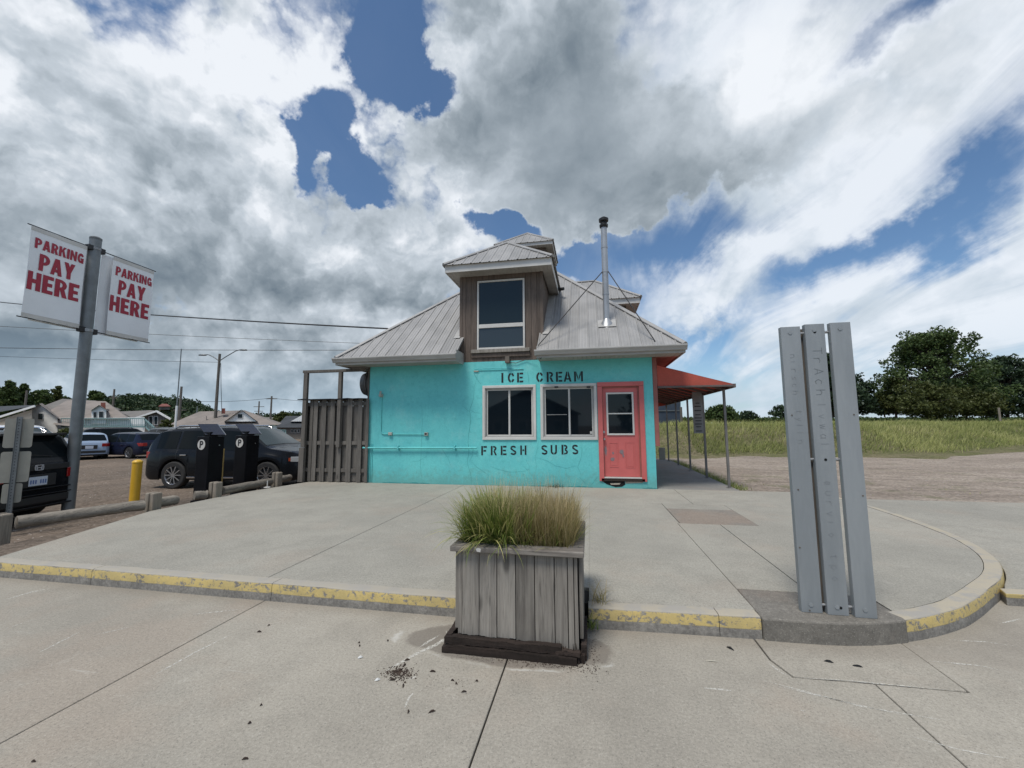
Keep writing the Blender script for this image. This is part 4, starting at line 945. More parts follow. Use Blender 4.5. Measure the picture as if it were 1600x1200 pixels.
mb = MB(); mb.box((WX+.002, ya, ZO-.05), (WX+.05, yb, ZO)); A(mb, 'wall_plate', M['awnframe'])
for k in range(5):
    y = YP0+k*YS; mb = MB(); mb.box((XP-.025, y-.025, PZ-.01), (XP+.025, y+.025, PT)); mb.box((XP-.05, y-.05, PZ-.006), (XP+.06, y+.05, PZ+.006)); A(mb, 'post', M['postmetal'], bevel=.004)
# hanging sign strapped to the second post: grey with dark lines of print
y = YP0+YS-.0
p0, p1 = Yp(1088.5, 614, y-.05), Yp(1101, 679, y-.05)
sg = empty('hanging_sign', (XP-.16, y-.06, 1.9)); tag(sg, 'narrow grey printed banner strapped to the second awning post', 'banner')
x_r = XP-.03; zt_, zb_ = Yp(1095, 612, y-.05).z, Yp(1100, 677, y-.05).z
w_t = Yp(1096, 620, y-.05).x-Yp(1084, 620, y-.05).x
mb = MB(); nn = 10; vs = []
for i in range(nn+1):
    z = zt_+(zb_-zt_)*i/nn; vs += [(x_r-.25-.0*i, y-.06+.01*math.sin(i), z), (x_r, y-.055, z), (x_r, y-.050, z), (x_r-.25, y-.055+.01*math.sin(i), z)]
fs = []
for i in range(nn):
    a = i*4; b = a+4; fs += [(a, b, b+1, a+1), (a+2, b+2, b+3, a+3), (a+1, b+1, b+2, a+2), (a+3, b+3, b, a)]
fs += [(0, 1, 2, 3), (nn*4+3, nn*4+2, nn*4+1, nn*4)]
mb.add(vs, fs); M['greyvinyl'] = pmat('grey_vinyl', (.25, .25, .25), (.20, .20, .20), 4, .6, rnd=0); o = mb.build('banner_sheet', M['greyvinyl'], None, smooth=40); o.parent = sg; o.matrix_parent_inverse = Matrix.Translation(-Vector(sg.location))
M['darkprint'] = flat('dark_print', (.03, .03, .03), .6)
mb = MB()
for i, (z, w_) in enumerate(((.20, .10), (.13, .16), (.04, .17), (-.05, .13), (-.12, .18), (-.18, .15), (-.25, .17), (-.31, .12), (-.40, .15))):
    zz = (zt_+zb_)/2+z*(zt_-zb_)/.9; mb.box((x_r-.125-w_/2, y-.0745, zz-.012), (x_r-.125+w_/2, y-.0735, zz+.012))
o = stuff(mb.build('print', M['darkprint'], None)); o.parent = sg; o.matrix_parent_inverse = Matrix.Translation(-Vector(sg.location))
mb = MB(); mb.tube([(x_r-.12, y-.06, zt_), (x_r-.05, y-.05, zt_+.07), (x_r+.02, y-.04, zt_+.03)], .012, 6); o = mb.build('strap', M['black'], None); o.parent = sg; o.matrix_parent_inverse = Matrix.Translation(-Vector(sg.location))

# ================================================================== wooden fence left of the building
fe = empty('board_fence', (-6.5, 9.5, PZ)); tag(fe, 'weathered shadowbox board fence with an open frame above, left of the turquoise wall', 'fence')
def FP(mb, name, mats=None, **kw):
    o = mb.build(name, mats or M['fencewood'], None, **kw); o.parent = fe; o.matrix_parent_inverse = Matrix.Translation(-Vector(fe.location)); return o
YF = 9.52; fx = lambda px, py=700: Yp(px, py, YF)
fzt = 2.26
sc3 = lambda u: 440+u/4.444
fr_b = [(193, 213), (217, 245), (271, 303), (333, 365), (388, 416), (452, 486), (527, 556), (582, 602)]
for i, (u0, u1) in enumerate(fr_b):
    x0 = fx(sc3(u0)).x; x1 = fx(sc3(u1)).x; z1 = fzt-.01*random.random()
    mb = MB(); mb.box((x0, YF-.028, PZ+.03*random.random()), (x1, YF-.006, z1)); FP(mb, 'board', bevel=.004)
for i, (u0, u1) in enumerate([(176, 226), (240, 278), (296, 340), (358, 394), (412, 458), (480, 532), (550, 590)]):
    x0 = fx(sc3(u0)).x; x1 = fx(sc3(u1)).x
    mb = MB(); mb.box((x0, YF+.042, PZ+.03*random.random()), (x1, YF+.062, fzt-.02)); FP(mb, 'board', bevel=.004)
xl, xr = fx(474).x, X0-.05
for z in (fzt-.12, 1.14, .45):
    mb = MB(); mb.box((xl, YF-.004, z-.045), (xr, YF+.040, z+.045)); FP(mb, 'rail')
for u0, u1 in ((150, 176), (393, 416)):
    x0 = fx(sc3(u0)).x; x1 = fx(sc3(u1)).x; mb = MB(); mb.box((x0, YF-.11, 1.03), (x1, YF-.03, 2.96)); FP(mb, 'frame_post', bevel=.004)
mb = MB(); mb.box((xl-.03, YF-.13, PZ), (xl+.11, YF-.031, 1.02)); FP(mb, 'frame_post', bevel=.004)
mb = MB(); mb.box((xl-.04, YF-.108, 2.965), (xr+.02, YF-.02, 3.035)); FP(mb, 'top_rail', bevel=.004)
mb = MB(); mb.box((xl+.02, YF-.03+.2, PZ-.3), (xl+.12, YF+.30, 2.26)); FP(mb, 'frame_post', bevel=.004)
# tar-paper lid lying on top of the enclosure
mb = MB(); n = 12; vs = []
for i in range(n+1):
    x = xl-.15+(xr-xl+.15)*i/n; vs += [(x, YF-.12, fzt+.015+.02*nz(x*4, 0)), (x, YF+1.2, fzt+.05+.03*nz(x*4, 3)), (x, YF-.12, fzt-.004+.02*nz(x*4, 0)), (x, YF+1.2, fzt+.02+.02*nz(x*4, 3))]
fs = []
for i in range(n): a = i*4; b = a+4; fs += [(a, b, b+1, a+1), (a+3, b+3, b+2, a+2), (a, a+2, b+2, b), (a+1, b+1, b+3, a+3)]
mb.add(vs, fs+[(0, 1, 3, 2), (n*4+2, n*4+3, n*4+1, n*4)]); FP(mb, 'felt_lid', M['black'])
mb = MB(); mb.box((xl-.02, YF+.07, -.1), (xl+.0, YF+3.5, 2.2)); FP(mb, 'side_boards')

# ================================================================== planter
pl_ = empty('wooden_planter', (-.54, 3.3, 0)); tag(pl_, 'large weathered grey plank planter box with rotting base, standing in the kerb', 'planter')
def PP(mb, name, mats, parent=None, **kw):
    o = mb.build(name, mats, None, **kw); p = parent or pl_; o.parent = p
    o.matrix_parent_inverse = Matrix.Translation(-Vector(pl_.location)) if p is pl_ else Matrix.Identity(4); return o
px0, px1, py0, py1, pt = -.955, -.105, 2.90, 3.74, .665
edges_ = [183, 212, 327, 443, 563, 683, 806, 887, 925, 950]
bx = [px0+(e-183)/(950-183)*(px1-px0) for e in edges_]
for i in range(len(bx)-1):
    mb = MB(); zb = .085+.012*random.random() - (0 if i < 5 else .03*(i-4)*.6); y = py0 + (.012 if i in (0,) else 0) + .004*random.random() - (.006 if i == len(bx)-2 else 0)
    x0, x1 = bx[i]+.0025, bx[i+1]-.0025; n = 7
    # ragged rotten lower ends
    top = [(x1, pt), (x0, pt)]; low = [(x0+(x1-x0)*k/n, zb + (random.uniform(-.03, .02) if i >= 5 else random.uniform(-.006, .004))) for k in range(n+1)]
    poly = low+top; vs = [(x, y, z) for x, z in poly]+[(x, y+.026, z) for x, z in poly]; m_ = len(poly)
    mb.add(vs, [tuple(range(m_)), tuple(range(2*m_-1, m_-1, -1))]+[(k, m_+k, m_+(k+1) % m_, (k+1) % m_) for k in range(m_)])
    PP(mb, 'plank', M['oldwood'], bevel=.0025, fixn=True)
for side, xa in ((1, px1-.001), (-1, px0-.022)):
    for i in range(6):
        y0_ = py0+.03+i*.135; mb = MB(); zb = .11+.02*random.random(); off_ = .006*random.random()
        if side == 1 and i in (2, 3): zb += .0
        mb.box((xa+off_*side, y0_+.003, zb), (xa+.024+off_*side, y0_+.131, pt-(0 if not (side == 1 and i == 4) else .12))); PP(mb, 'plank', M['oldwood'], bevel=.003)
for i in range(7):
    mb = MB(); mb.box((px0+i*.121+.003, py1-.025, .17), (px0+i*.121+.118, py1, pt)); PP(mb, 'plank', M['oldwood'], bevel=.003)
mb = MB(); mb.box((px0+.01, py0+.03, .05), (px1-.005, py1-.03, .56)); PP(mb, 'liner', M['rotwood'])
for (a, b) in (((px0-.045, py0-.04, pt), (px1+.045, py0+.075, pt+.038)), ((px1-.07, py0+.078, pt+.002), (px1+.045, py1+.04, pt+.040)), ((px0-.045, py0+.078, pt+.001), (px0+.07, py1+.04, pt+.039)), ((px0+.073, py1-.075, pt), (px1-.073, py1+.04, pt+.038))):
    mb = MB(); mb.box(a, b); PP(mb, 'rim_board', M['rimwood'], bevel=.006)
# rotten base timbers with a broken outline
def rotten(x0, x1, y0, y1, z0, z1, seed, n=60, j=.016):
    mb = MB(); vs = []
    for i in range(n+1):
        x = x0+(x1-x0)*i/n; ring = []
        for k in range(8):
            th = 2*math.pi*(k+.5)/8; cy, cz = (y0+y1)/2, (z0+z1)/2; s_ = 2.4
            y = cy+(y1-y0)/2*max(-1, min(1, s_*1.2*math.cos(th))); z = cz+(z1-z0)/2*max(-1, min(1, s_*1.2*math.sin(th)))
            vs.append((x+j*.5*nz(x*40, k*3., seed+7), y+j*nz(x*14, y*20, seed)+j*.6*nz(x*55, k*2., seed), max(.001, z+j*nz(x*17, z*25, seed+3)+j*.6*nz(x*60, k*2.5, seed+5)-(.03*max(0, nz(x*5, 1, seed)) if z > cz else 0))))
    fs = [(i*8+k, i*8+(k+1) % 8, (i+1)*8+(k+1) % 8, (i+1)*8+k) for i in range(n) for k in range(8)]
    mb.add(vs, fs+[tuple(range(7, -1, -1)), tuple(n*8+k for k in range(8))]); return mb
for (x0, x1, y0_, y1_, z0_, z1_, sd_, nn_, jj) in ((px0-.075, -.22, py0-.050, py0-.004, .052, .098, 1, 70, .007), (px0-.085, -.12, py0-.070, py0-.002, .0, .048, 5, 80, .006), (-.30, -.07, py0-.03, py0+.03, .0, .055, 9, 30, .012), (-.26, -.10, py0-.055, py0-.02, .05, .075, 19, 20, .010)):
    PP(rotten(x0, x1, y0_, y1_, z0_, z1_, sd_, nn_, jj), 'base_timber', M['rotwood'])
for k in range(16):   # splinters of the rotted right-hand end
    x = random.uniform(-.30, -.075); mb = MB(); h_ = random.uniform(.04, .12); mb.cyl((x, py0-.02+random.uniform(-.02, .03), .0), (x+random.uniform(-.02, .02), py0-.02+random.uniform(-.02, .03), h_), random.uniform(.004, .010), 4, .001); PP(mb, 'splinter', M['rotwood'])
mb = rotten(0, .42, -.028, .028, .0, .10, 12, 40, .008); mb.v = [(px1+.03-v[1]*.6, py0+.0+v[0], v[2]+.0) for v in mb.v]; PP(mb, 'base_timber', M['rotwood'])
mb = rotten(0, .45, -.02, .02, .0, .10, 15, 40, .006); mb.v = [(px0-.05+v[1], py0-.02+v[0], v[2]) for v in mb.v]; PP(mb, 'base_timber', M['rotwood'])
soil = MB(); n = 10
vs = [(px0+.03+(px1-px0-.06)*i/n, py0+.03+(py1-py0-.06)*j/n, .60+.03*nz(i*.5, j*.5, 2)) for j in range(n+1) for i in range(n+1)]
soil.add(vs, [(j*11+i, j*11+i+1, (j+1)*11+i+1, (j+1)*11+i) for j in range(n) for i in range(n)]); o = PP(soil, 'soil', M['rotwood'], smooth=60)
# bird lime on the rim
mb = MB(); mb.add([(-.80, py0-.0412, pt+.008), (-.775, py0-.0412, pt+.006), (-.77, py0-.0412, pt+.03), (-.79, py0-.0412, pt+.034), (-.81, py0-.0412, pt+.028)], [(0, 1, 2, 3, 4)]); PP(mb, 'bird_lime', M['white'])

# ---- grass
def leafmat(name, stops, rough=.55, trans=.25):
    m, t, b = newmat(name); tn = toneval(t)
    col = t.ramp(tn, stops); t.put(b.inputs['Base Color'], col); b.inputs['Roughness'].default_value = rough; b.inputs['Specular IOR Level'].default_value = .25
    tr = t.node('ShaderNodeBsdfTranslucent'); t.put(tr.inputs[0], col); mx = t.node('ShaderNodeMixShader'); mx.inputs[0].default_value = trans
    t.l.new(b.outputs[0], mx.inputs[1]); t.l.new(tr.outputs[0], mx.inputs[2]); t.l.new(mx.outputs[0], [n for n in t.n if n.type == 'OUTPUT_MATERIAL'][0].inputs[0]); return m
M['greenblade'] = leafmat('green_blades', [(0, (.05, .075, .02)), (.35, (.12, .175, .035)), (.75, (.24, .28, .07)), (1, (.46, .42, .18))])
M['tanblade'] = leafmat('dry_blades', [(0, (.10, .095, .03)), (.4, (.22, .20, .07)), (.75, (.38, .30, .15)), (1, (.55, .44, .26))])
def blades(n, base, length, width, lean, curl, tone, segs=5):
    """curved grass blades; base(n)->xyz, lean/curl arrays"""
    b = base; az_ = lean[0]; tilt = lean[1]; V = []; Q = []; TN = []
    s = np.linspace(0, 1, segs+1)
    for k, f in enumerate(s):
        ang = tilt + curl*f; 
        if k == 0: pos = b.copy()
        else:
            stepL = length/segs; pos = pos + np.stack([np.cos(az_)*np.sin(ang)*stepL, np.sin(az_)*np.sin(ang)*stepL, np.cos(ang)*stepL], 1)
        w = width*(1-f**1.6)+.0006; sx = np.stack([-np.sin(az_), np.cos(az_), np.zeros_like(az_)], 1)*w[:, None]/2
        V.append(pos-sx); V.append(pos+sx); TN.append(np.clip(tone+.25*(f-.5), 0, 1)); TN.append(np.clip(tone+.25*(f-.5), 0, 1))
    V = np.stack(V, 1); T2 = np.stack(TN, 1); k_ = 2*(segs+1)
    base_i = np.arange(n)[:, None]*k_
    Q = np.concatenate([base_i+np.array([[2*i, 2*i+1, 2*i+3, 2*i+2]]) for i in range(segs)], 0)
    return V.reshape(-1, 3), Q, T2.ravel()
n = 3000
bx_ = rng.normal(0, 1, n)*.10-.72; by_ = rng.normal(0, .17, n)+3.22
b = np.stack([np.clip(bx_, px0+.04, -.46), np.clip(by_, py0+.10, py1-.1), np.full(n, .62)], 1)
az_ = np.arctan2((b[:, 1]-3.22)*.7, b[:, 0]+.66)+rng.normal(0, .8, n)
L = rng.uniform(.18, .50, n); v, q, tn = blades(n, b, L, rng.uniform(.006, .015, n), (az_, np.abs(rng.normal(.15, .2, n))), rng.uniform(.3, 1.0, n)*np.where(rng.random(n) < .22, 2.4, 1.0)*np.minimum(1, L/.4), np.clip(np.where(rng.random(n) < .16, .95, rng.normal(.56, .20, n)), 0, 1), 7)
o = link('grass_clump', npmesh('grass_clump', v, q, M['greenblade'], attr=tn)); tag(o, 'green arching grass clump spilling over the left side of the planter', 'grass', kind='stuff')
n = 8500
bx_ = rng.uniform(-.60, -.15, n); by_ = rng.uniform(py0+.08, py1-.08, n)
b = np.stack([bx_, by_, np.full(n, .61)], 1); az_ = rng.uniform(0, 2*math.pi, n)
dome = 1-.35*((bx_+.38)/.24)**2*(rng.random(n))
L = (rng.uniform(.20, .42, n)+.04*np.sin(bx_*23))*dome*np.where(rng.random(n) < .08, 1.2, 1); v, q, tn = blades(n, b, L, rng.uniform(.0022, .0050, n), (az_, np.abs(rng.normal(.08, .14, n))), rng.uniform(.0, .8, n), np.clip(rng.normal(.55, .24, n), 0, 1), 4)
o = link('dry_grass', npmesh('dry_grass', v, q, M['tanblade'], attr=tn)); tag(o, 'dense tan upright dry grass in the right half of the planter', 'grass', kind='stuff')
n = 700
b = np.stack([rng.uniform(-.60, -.14, n), rng.uniform(py0+.08, py1-.08, n), np.full(n, .61)], 1)
v, q, tn = blades(n, b, rng.uniform(.2, .40, n), rng.uniform(.003, .008, n), (rng.uniform(0, 6.28, n), np.abs(rng.normal(.12, .2, n))), rng.uniform(.2, 1.6, n), np.clip(rng.normal(.6, .2, n), 0, 1), 5)
o = link('green_shoots', npmesh('green_shoots', v, q, M['greenblade'], attr=tn)); tag(o, 'yellow-green shoots growing through the dry grass of the planter', 'grass', kind='stuff')
n = 900   # thin seed stalks over both
b = np.stack([rng.uniform(-.85, -.2, n), rng.uniform(py0+.1, py1-.1, n), np.full(n, .62)], 1); az_ = rng.uniform(0, 6.28, n)
v, q, tn = blades(n, b, rng.uniform(.35, .56, n), np.full(n, .0022), (az_, np.abs(rng.normal(.10, .12, n))), rng.uniform(0, .5, n), np.clip(rng.normal(.85, .12, n), 0, 1), 4)
o = link('seed_stalks', npmesh('seed_stalks', v, q, M['tanblade'], attr=tn)); tag(o, 'thin pale seed stalks standing above the planter grass', 'grass', kind='stuff')
def tuft(name, loc, n, spread, L0, L1, mat, label, w=(.003, .007), tone=.5, curl=(.3, 1.6)):
    b = np.stack([rng.normal(loc[0], spread, n), rng.normal(loc[1], spread, n), np.full(n, loc[2])], 1); az_ = rng.uniform(0, 6.28, n)
    v, q, tn = blades(n, b, rng.uniform(L0, L1, n), rng.uniform(*w, n), (az_, np.abs(rng.normal(.2, .25, n))), rng.uniform(*curl, n), np.clip(rng.normal(tone, .2, n), 0, 1), 4)
    o = link(name, npmesh(name, v, q, mat, attr=tn)); tag(o, label, 'weed', kind=None); return o
M['darkweed'] = leafmat('dark_weed', [(0, (.012, .012, .008)), (1, (.06, .07, .03))])
q = F(868, 757); tuft('weed', (q.x, Y0-.07, PZ), 90, .09, .05, .2, M['darkweed'], 'small dark weed at the foot of the turquoise wall behind the planter')
tuft('weed', (.05, 3.46, PZ), 34, .03, .06, .26, M['tanblade'], 'dry grass tuft growing from the kerb joint right of the planter', tone=.55)
tuft('weed', (PX1+.02, 3.30, .02), 30, .02, .05, .16, M['greenblade'], 'little green weed between kerb and planter side')
n = 2600
yy = rng.uniform(10.0, 17.6, n); b = np.stack([3.15+np.abs(rng.normal(0, .16, n)), yy, np.full(n, .06)], 1)
v, q, tn = blades(n, b, rng.uniform(.05, .22, n), rng.uniform(.006, .014, n), (rng.uniform(0, 6.28, n), np.abs(rng.normal(.3, .2, n))), rng.uniform(.3, 1.5, n), np.clip(rng.normal(.6, .2, n), 0, 1), 3)
o = link('path_weeds', npmesh('path_weeds', v, q, M['greenblade'], attr=tn)); tag(o, 'low weeds along the edge of the awning path', 'weeds', kind='stuff')

# ================================================================== steel panels sculpture
sc = empty('steel_panel_sculpture', (1.75, 3.53, PZ)); tag(sc, 'three tall leaning-look grey steel channels joined by rods on the concrete plinth, with scratched writing', 'sculpture')
sc['label'] = 'tall sculpture of three grey steel slats joined by rods, scratched with writing'
def SP(mb, name, mats, parent=None, **kw):
    o = mb.build(name, mats, None, **kw); p = parent or sc; o.parent = p
    o.matrix_parent_inverse = Matrix.Translation(-Vector(sc.location)) if p is sc else Matrix.Identity(4); return o
panels = [(1.522, 1.662, 2.325, 3.545), (1.688, 1.826, 2.335, 3.530), (1.858, 1.998, 2.335, 3.515)]
pob = []
for x0, x1, zt_, y in panels:
    mb = MB(); t_ = .008
    mb.box((x0, y, PZ+.004), (x1, y+t_, zt_)); mb.box((x0, y+t_+.0005, PZ+.004), (x0+t_, y+.045, zt_)); mb.box((x1-t_, y+t_+.0005, PZ+.004), (x1, y+.045, zt_)); 
    o = SP(mb, 'steel_slat', M['steelpanel'], bevel=.002); pob.append(o)
    for z in (PZ+.06, zt_-.05):
        bb = MB(); bb.cyl(((x0+x1)/2-.005, y+.002, z), ((x0+x1)/2-.005, y-.004, z), .0155, 6); SP(bb, 'bolt', M['steelpanel'], o)
mb = MB(); mb.box((1.672, 3.585, PZ+.004), (1.722, 3.64, 2.31)); SP(mb, 'back_bar', M['brown'], bevel=.003)
for z in (.21, 1.28, 2.27):
    mb = MB(); mb.cyl((1.53, 3.572, z), (1.99, 3.545, z), .011, 12); SP(mb, 'rod', M['rod'], smooth=40)
for x, z in ((1.755, 2.27), (1.757, 1.28), (1.775, .208)):
    mb = MB(); mb.cyl((x, 3.5295, z), (x, 3.528, z), .010, 14); SP(mb, 'hole', flat('hole_black', (.005,)*3, 1), pob[1])
for x, y, z in ((1.556, 3.545, 1.62), (1.965, 3.515, 1.62), (1.56, 3.545, 1.05), (1.575, 3.545, .17), (1.975, 3.515, 1.02), (1.54, 3.545, .62)):
    mb = MB(); mb.cyl((x, y+.002, z), (x, y-.003, z), .006, 8); SP(mb, 'rivet', M['brown'], pob[0] if x < 1.7 else pob[2])
# smears of wear on the slats, scratched hand lettering reading downwards
M['scratch'] = flat('scratch', (.15, .165, .17), .6); M['faint'] = flat('faint_scratch', (.225, .24, .25), .5)
GLY = {'T': [[(0, 1), (.7, 1)], [(.35, 1), (.35, 0)]], 'r': [[(0, .7), (0, 0)], [(0, .5), (.25, .72), (.5, .65)]], 'A': [[(0, 0), (.3, .95), (.6, 0)], [(.1, .3), (.5, .3)]],
       'a': [[(.5, .6), (.2, .7), (0, .35), (.2, 0), (.5, .2)], [(.5, .7), (.5, 0)]], 'c': [[(.5, .65), (.2, .7), (0, .35), (.2, 0), (.5, .1)]], 'h': [[(0, 1), (0, 0)], [(0, .45), (.25, .65), (.5, .5), (.5, 0)]],
       'i': [[(0, .7), (0, 0)]], 'l': [[(0, 1), (0, 0)]], 'v': [[(0, .7), (.25, 0), (.5, .7)]], 'w': [[(0, .7), (.15, 0), (.3, .6), (.45, 0), (.6, .7)]], 'e': [[(0, .35), (.5, .35), (.4, .7), (.1, .65), (0, .3), (.2, 0), (.5, .1)]],
       'u': [[(0, .7), (0, .15), (.25, 0), (.5, .2), (.5, .7)]], 'n': [[(0, .7), (0, 0)], [(0, .5), (.25, .7), (.5, .5), (.5, 0)]], 't': [[(.2, 1), (.2, .1), (.4, 0)], [(0, .7), (.45, .7)]], 'o': [[(.25, .7), (0, .35), (.25, 0), (.5, .35), (.25, .7)]],
       'p': [[(0, .7), (0, -.35)], [(0, .55), (.3, .7), (.5, .35), (.25, 0), (0, .15)]], 'y': [[(0, .7), (.25, .1)], [(.5, .7), (.1, -.3)]],
       'd': [[(.5, 1), (.5, 0)], [(.5, .55), (.2, .65), (0, .3), (.2, 0), (.5, .15)]], '@': [[(.4, .5), (.2, .5), (.2, .2), (.4, .2), (.45, .6), (.2, .75), (0, .4), (.15, 0), (.5, 0)]], 's': [[(.45, .65), (.1, .6), (.1, .4), (.45, .3), (.4, .05), (0, .05)]]}
def scratch(text, cx, y, ztop, size, mat, parent, pitch=.075, w=.0035):
    for i, ch in enumerate(text):
        if ch == ' ': continue
        mb = MB()
        for st in GLY[ch]:
            P = [(cx+size*(v_-.5)+.003*nz(i, u_), ztop-i*pitch-u_*size*1.15) for u_, v_ in st]   # rotated a quarter turn: reads downwards
            for a, b in zip(P, P[1:]): mb.beam((a[0], y-.0008, a[1]), (b[0], y-.0008, b[1]), .001, w, up=(0, 0, 1) if abs(a[1]-b[1]) < abs(a[0]-b[0]) else (1, 0, 0))
        SP(mb, 'scratched_letter', mat, parent)
scratch('TrAch', 1.762, 3.530, 2.145, .062, M['scratch'], pob[1], .083, .0035)
scratch('lvwal', 1.762, 3.530, 1.70, .052, M['faint'], pob[1], .075)
scratch('@urvi', 1.760, 3.530, 1.12, .050, M['faint'], pob[1], .075)
scratch('o tpo', 1.760, 3.530, .74, .050, M['faint'], pob[1], .078)
scratch('nirsch', 1.596, 3.545, 2.10, .042, M['faint'], pob[0], .058)
scratch('tylln', 1.606, 3.545, 1.66, .042, M['faint'], pob[0], .058)

# ================================================================== things on the pavement
def chip(loc, L, w, h, rot, mat, name, label, cat, grp):
    r = random.Random(int(loc[0]*1000+loc[1]*77)); mb = MB(); n = 7
    vs = [];
    for i in range(n+1):
        f = i/n; s_ = max(.15, math.sin(math.pi*(.08+.84*f)))*(.8+.4*r.random())
        for a, b in ((-1, 0), (1, 0), (.7, 1), (-.7, 1)): vs.append((L*(f-.5), w/2*a*s_, b*h*s_+.004*math.sin(f*3)))
    mb.add(vs, [(i*4+k, i*4+(k+1) % 4, (i+1)*4+(k+1) % 4, (i+1)*4+k) for i in range(n) for k in range(4)]+[(3, 2, 1, 0), (n*4, n*4+1, n*4+2, n*4+3)])
    o = mb.build(name, mat, None, loc=(loc[0], loc[1], loc[2]+.0006), rotz=rot, smooth=50); tag(o, label, cat, grp); return o
M['bark'] = pmat('bark_brown', (.055, .035, .025), (.03, .02, .016), 20, .9)
for (u, v, L, w, r) in ((853, 988, 0, 0, 0),): pass
CH = [(405, 988, .05, .012, 10), (420, 978, .03, .01, 60), (613, 1063, .05, .02, 20), (625, 1048, .045, .02, 50), (632, 1040, .04, .022, 80), (636, 1032, .05, .018, 30), (618, 1050, .06, .02, 10), (630, 1072, .055, .014, 110),
      (676, 1050, .055, .016, 5), (675, 1113, .055, .014, 35), (638, 1113, .04, .012, 100), (707, 1064, .03, .012, 0), (713, 1069, .025, .012, 150), (725, 1082, .045, .009, 15), (745, 1065, .025, .012, 0), (383, 1187, .04, .014, 20), (390, 1131, .025, .012, 40), (52, 1191, .03, .012, 10), (408, 1103, .02, .01, 50), (561, 1005, .022, .014, 0), (606, 1002, .02, .012, 20), (562, 1010, .018, .014, 80)]
for i_, (u, v, L, w, r) in enumerate(CH):
    L *= .72; w *= .6; g_ = G(u, v, 0); where = 'in the heap of crumbs' if 608 < u < 640 and v < 1075 else 'near the planter corner' if u > 670 and v < 1090 else 'below the kerb' if v < 1012 else 'in the foreground'
    chip(g_, L, w, .008, R_(r), M['bark'], 'bark_chip', 'dark brown bark chip on the pavement '+where+(' lying crosswise' if r > 60 else ''), 'bark chip', 'bark chips '+where+(' lying crosswise' if r > 60 else ''))
for (u, v, r, lab) in ((1141, 1014, -50, 'bent black stick lying on the pavement below the yellow kerb end'), (1295, 1035, -12, 'left of two short black sticks below the plinth'), (1340, 1042, -8, 'right of two short black sticks below the plinth')):
    g_ = G(u, v, 0); chip(g_, .055, .013, .009, R_(r), M['black'], 'stick', lab, 'stick', None)
chip(G(1112, 1034, 0), .09, .005, .004, R_(4), flat('straw', (.5, .47, .38), .8), 'straw', 'thin pale straw on the pavement right of the planter', 'straw', None)
for (u, v, lab) in ((563, 1028, 'white scrap of paper left of the bark chips'), (590, 1063, 'pale dropping beside the pile of bark crumbs')):
    chip(G(u, v, 0), .035, .02, .006, .5, flat('paper', (.6, .6, .58), .8), 'paper_scrap', lab, 'paper scrap', None)
# crumbs of rotten wood
n = 900; V = []; Q = []
def crumbs(cx, cy, sx, sy, n, s0, s1, z=0.0):
    x = rng.normal(cx, sx, n); y = rng.normal(cy, sy, n); s = rng.uniform(s0, s1, n); a = rng.uniform(0, 6.28, n)
    v = []
    for k in range(3):
        th = a+k*2.09+rng.uniform(-.4, .4, n); v.append(np.stack([x+np.cos(th)*s, y+np.sin(th)*s, np.full(n, z+.001)], 1))
    v.append(np.stack([x, y, z+s*.8], 1)); return np.stack(v, 1).reshape(-1, 3), np.arange(n)
parts_ = []
c1 = G(624, 1052, 0); c2 = G(710, 1064, 0)
for (cx, cy, sx, sy, n, s0, s1) in ((c1.x, c1.y, .050, .035, 420, .0015, .008), (c2.x, c2.y, .09, .05, 60, .001, .004), (-.30, 2.82, .16, .025, 420, .001, .007), (-.75, 2.80, .14, .012, 160, .001, .004), (-.6, 2.5, .5, .25, 90, .001, .003), (-.02, 3.0, .03, .14, 160, .001, .006)):
    v, k_ = crumbs(cx, cy, sx, sy, n, s0, s1); parts_.append(v)
v = np.concatenate(parts_); nn = len(v)//4; q = np.concatenate([np.arange(nn)[:, None]*4+np.array([f]) for f in ((0, 1, 3), (1, 2, 3), (2, 0, 3))])
o = link('wood_crumbs', npmesh('wood_crumbs', v, q, M['bark'])); tag(o, 'crumbs of rotten wood scattered round the planter base', 'debris', kind='stuff')
# pale scrape marks on the pavement, with shapes of their own
m, t, b = newmat('scrape'); c = t.node('ShaderNodeTexCoord').outputs['Object']; nn_ = t.noise(c, 55, 5, .75)
b.inputs['Base Color'].default_value = (.60, .58, .52, 1); b.inputs['Roughness'].default_value = .9; t.put(b.inputs['Alpha'], t.math('MULTIPLY', t.mr(nn_, .34, .60), .9)); M['scrape'] = m
def scrape(pts, w, z=.0012):
    P = [G(u, v, 0) for u, v in pts]; Q = []
    for a, b in zip(P, P[1:]):
        m_ = max(2, int((b-a).length/.02))
        for k in range(m_): p_ = a.lerp(b, k/m_); Q.append((p_.x+.004*nz(p_.x*20, p_.y*20), p_.y+.004*nz(p_.x*20, p_.y*20, 5)))
    mb = MB(); n_ = len(Q); vs = []
    for i, (x, y) in enumerate(Q):
        a = Q[max(0, i-1)]; c_ = Q[min(n_-1, i+1)]; dx, dy = c_[0]-a[0], c_[1]-a[1]; L = math.hypot(dx, dy) or 1; ww = w*max(.08, math.sin(math.pi*(i+.5)/n_))*(.35+.9*abs(nz(x*18, y*18, 3))+.3*random.random())
        vs += [(x-dy/L*ww, y+dx/L*ww, z), (x+dy/L*ww, y-dx/L*ww, z)]
    mb.add(vs, [(2*i, 2*i+1, 2*i+3, 2*i+2) for i in range(n_-1)]); o = mb.build('scrape_mark', M['scrape'], walk, fixn=False); return o
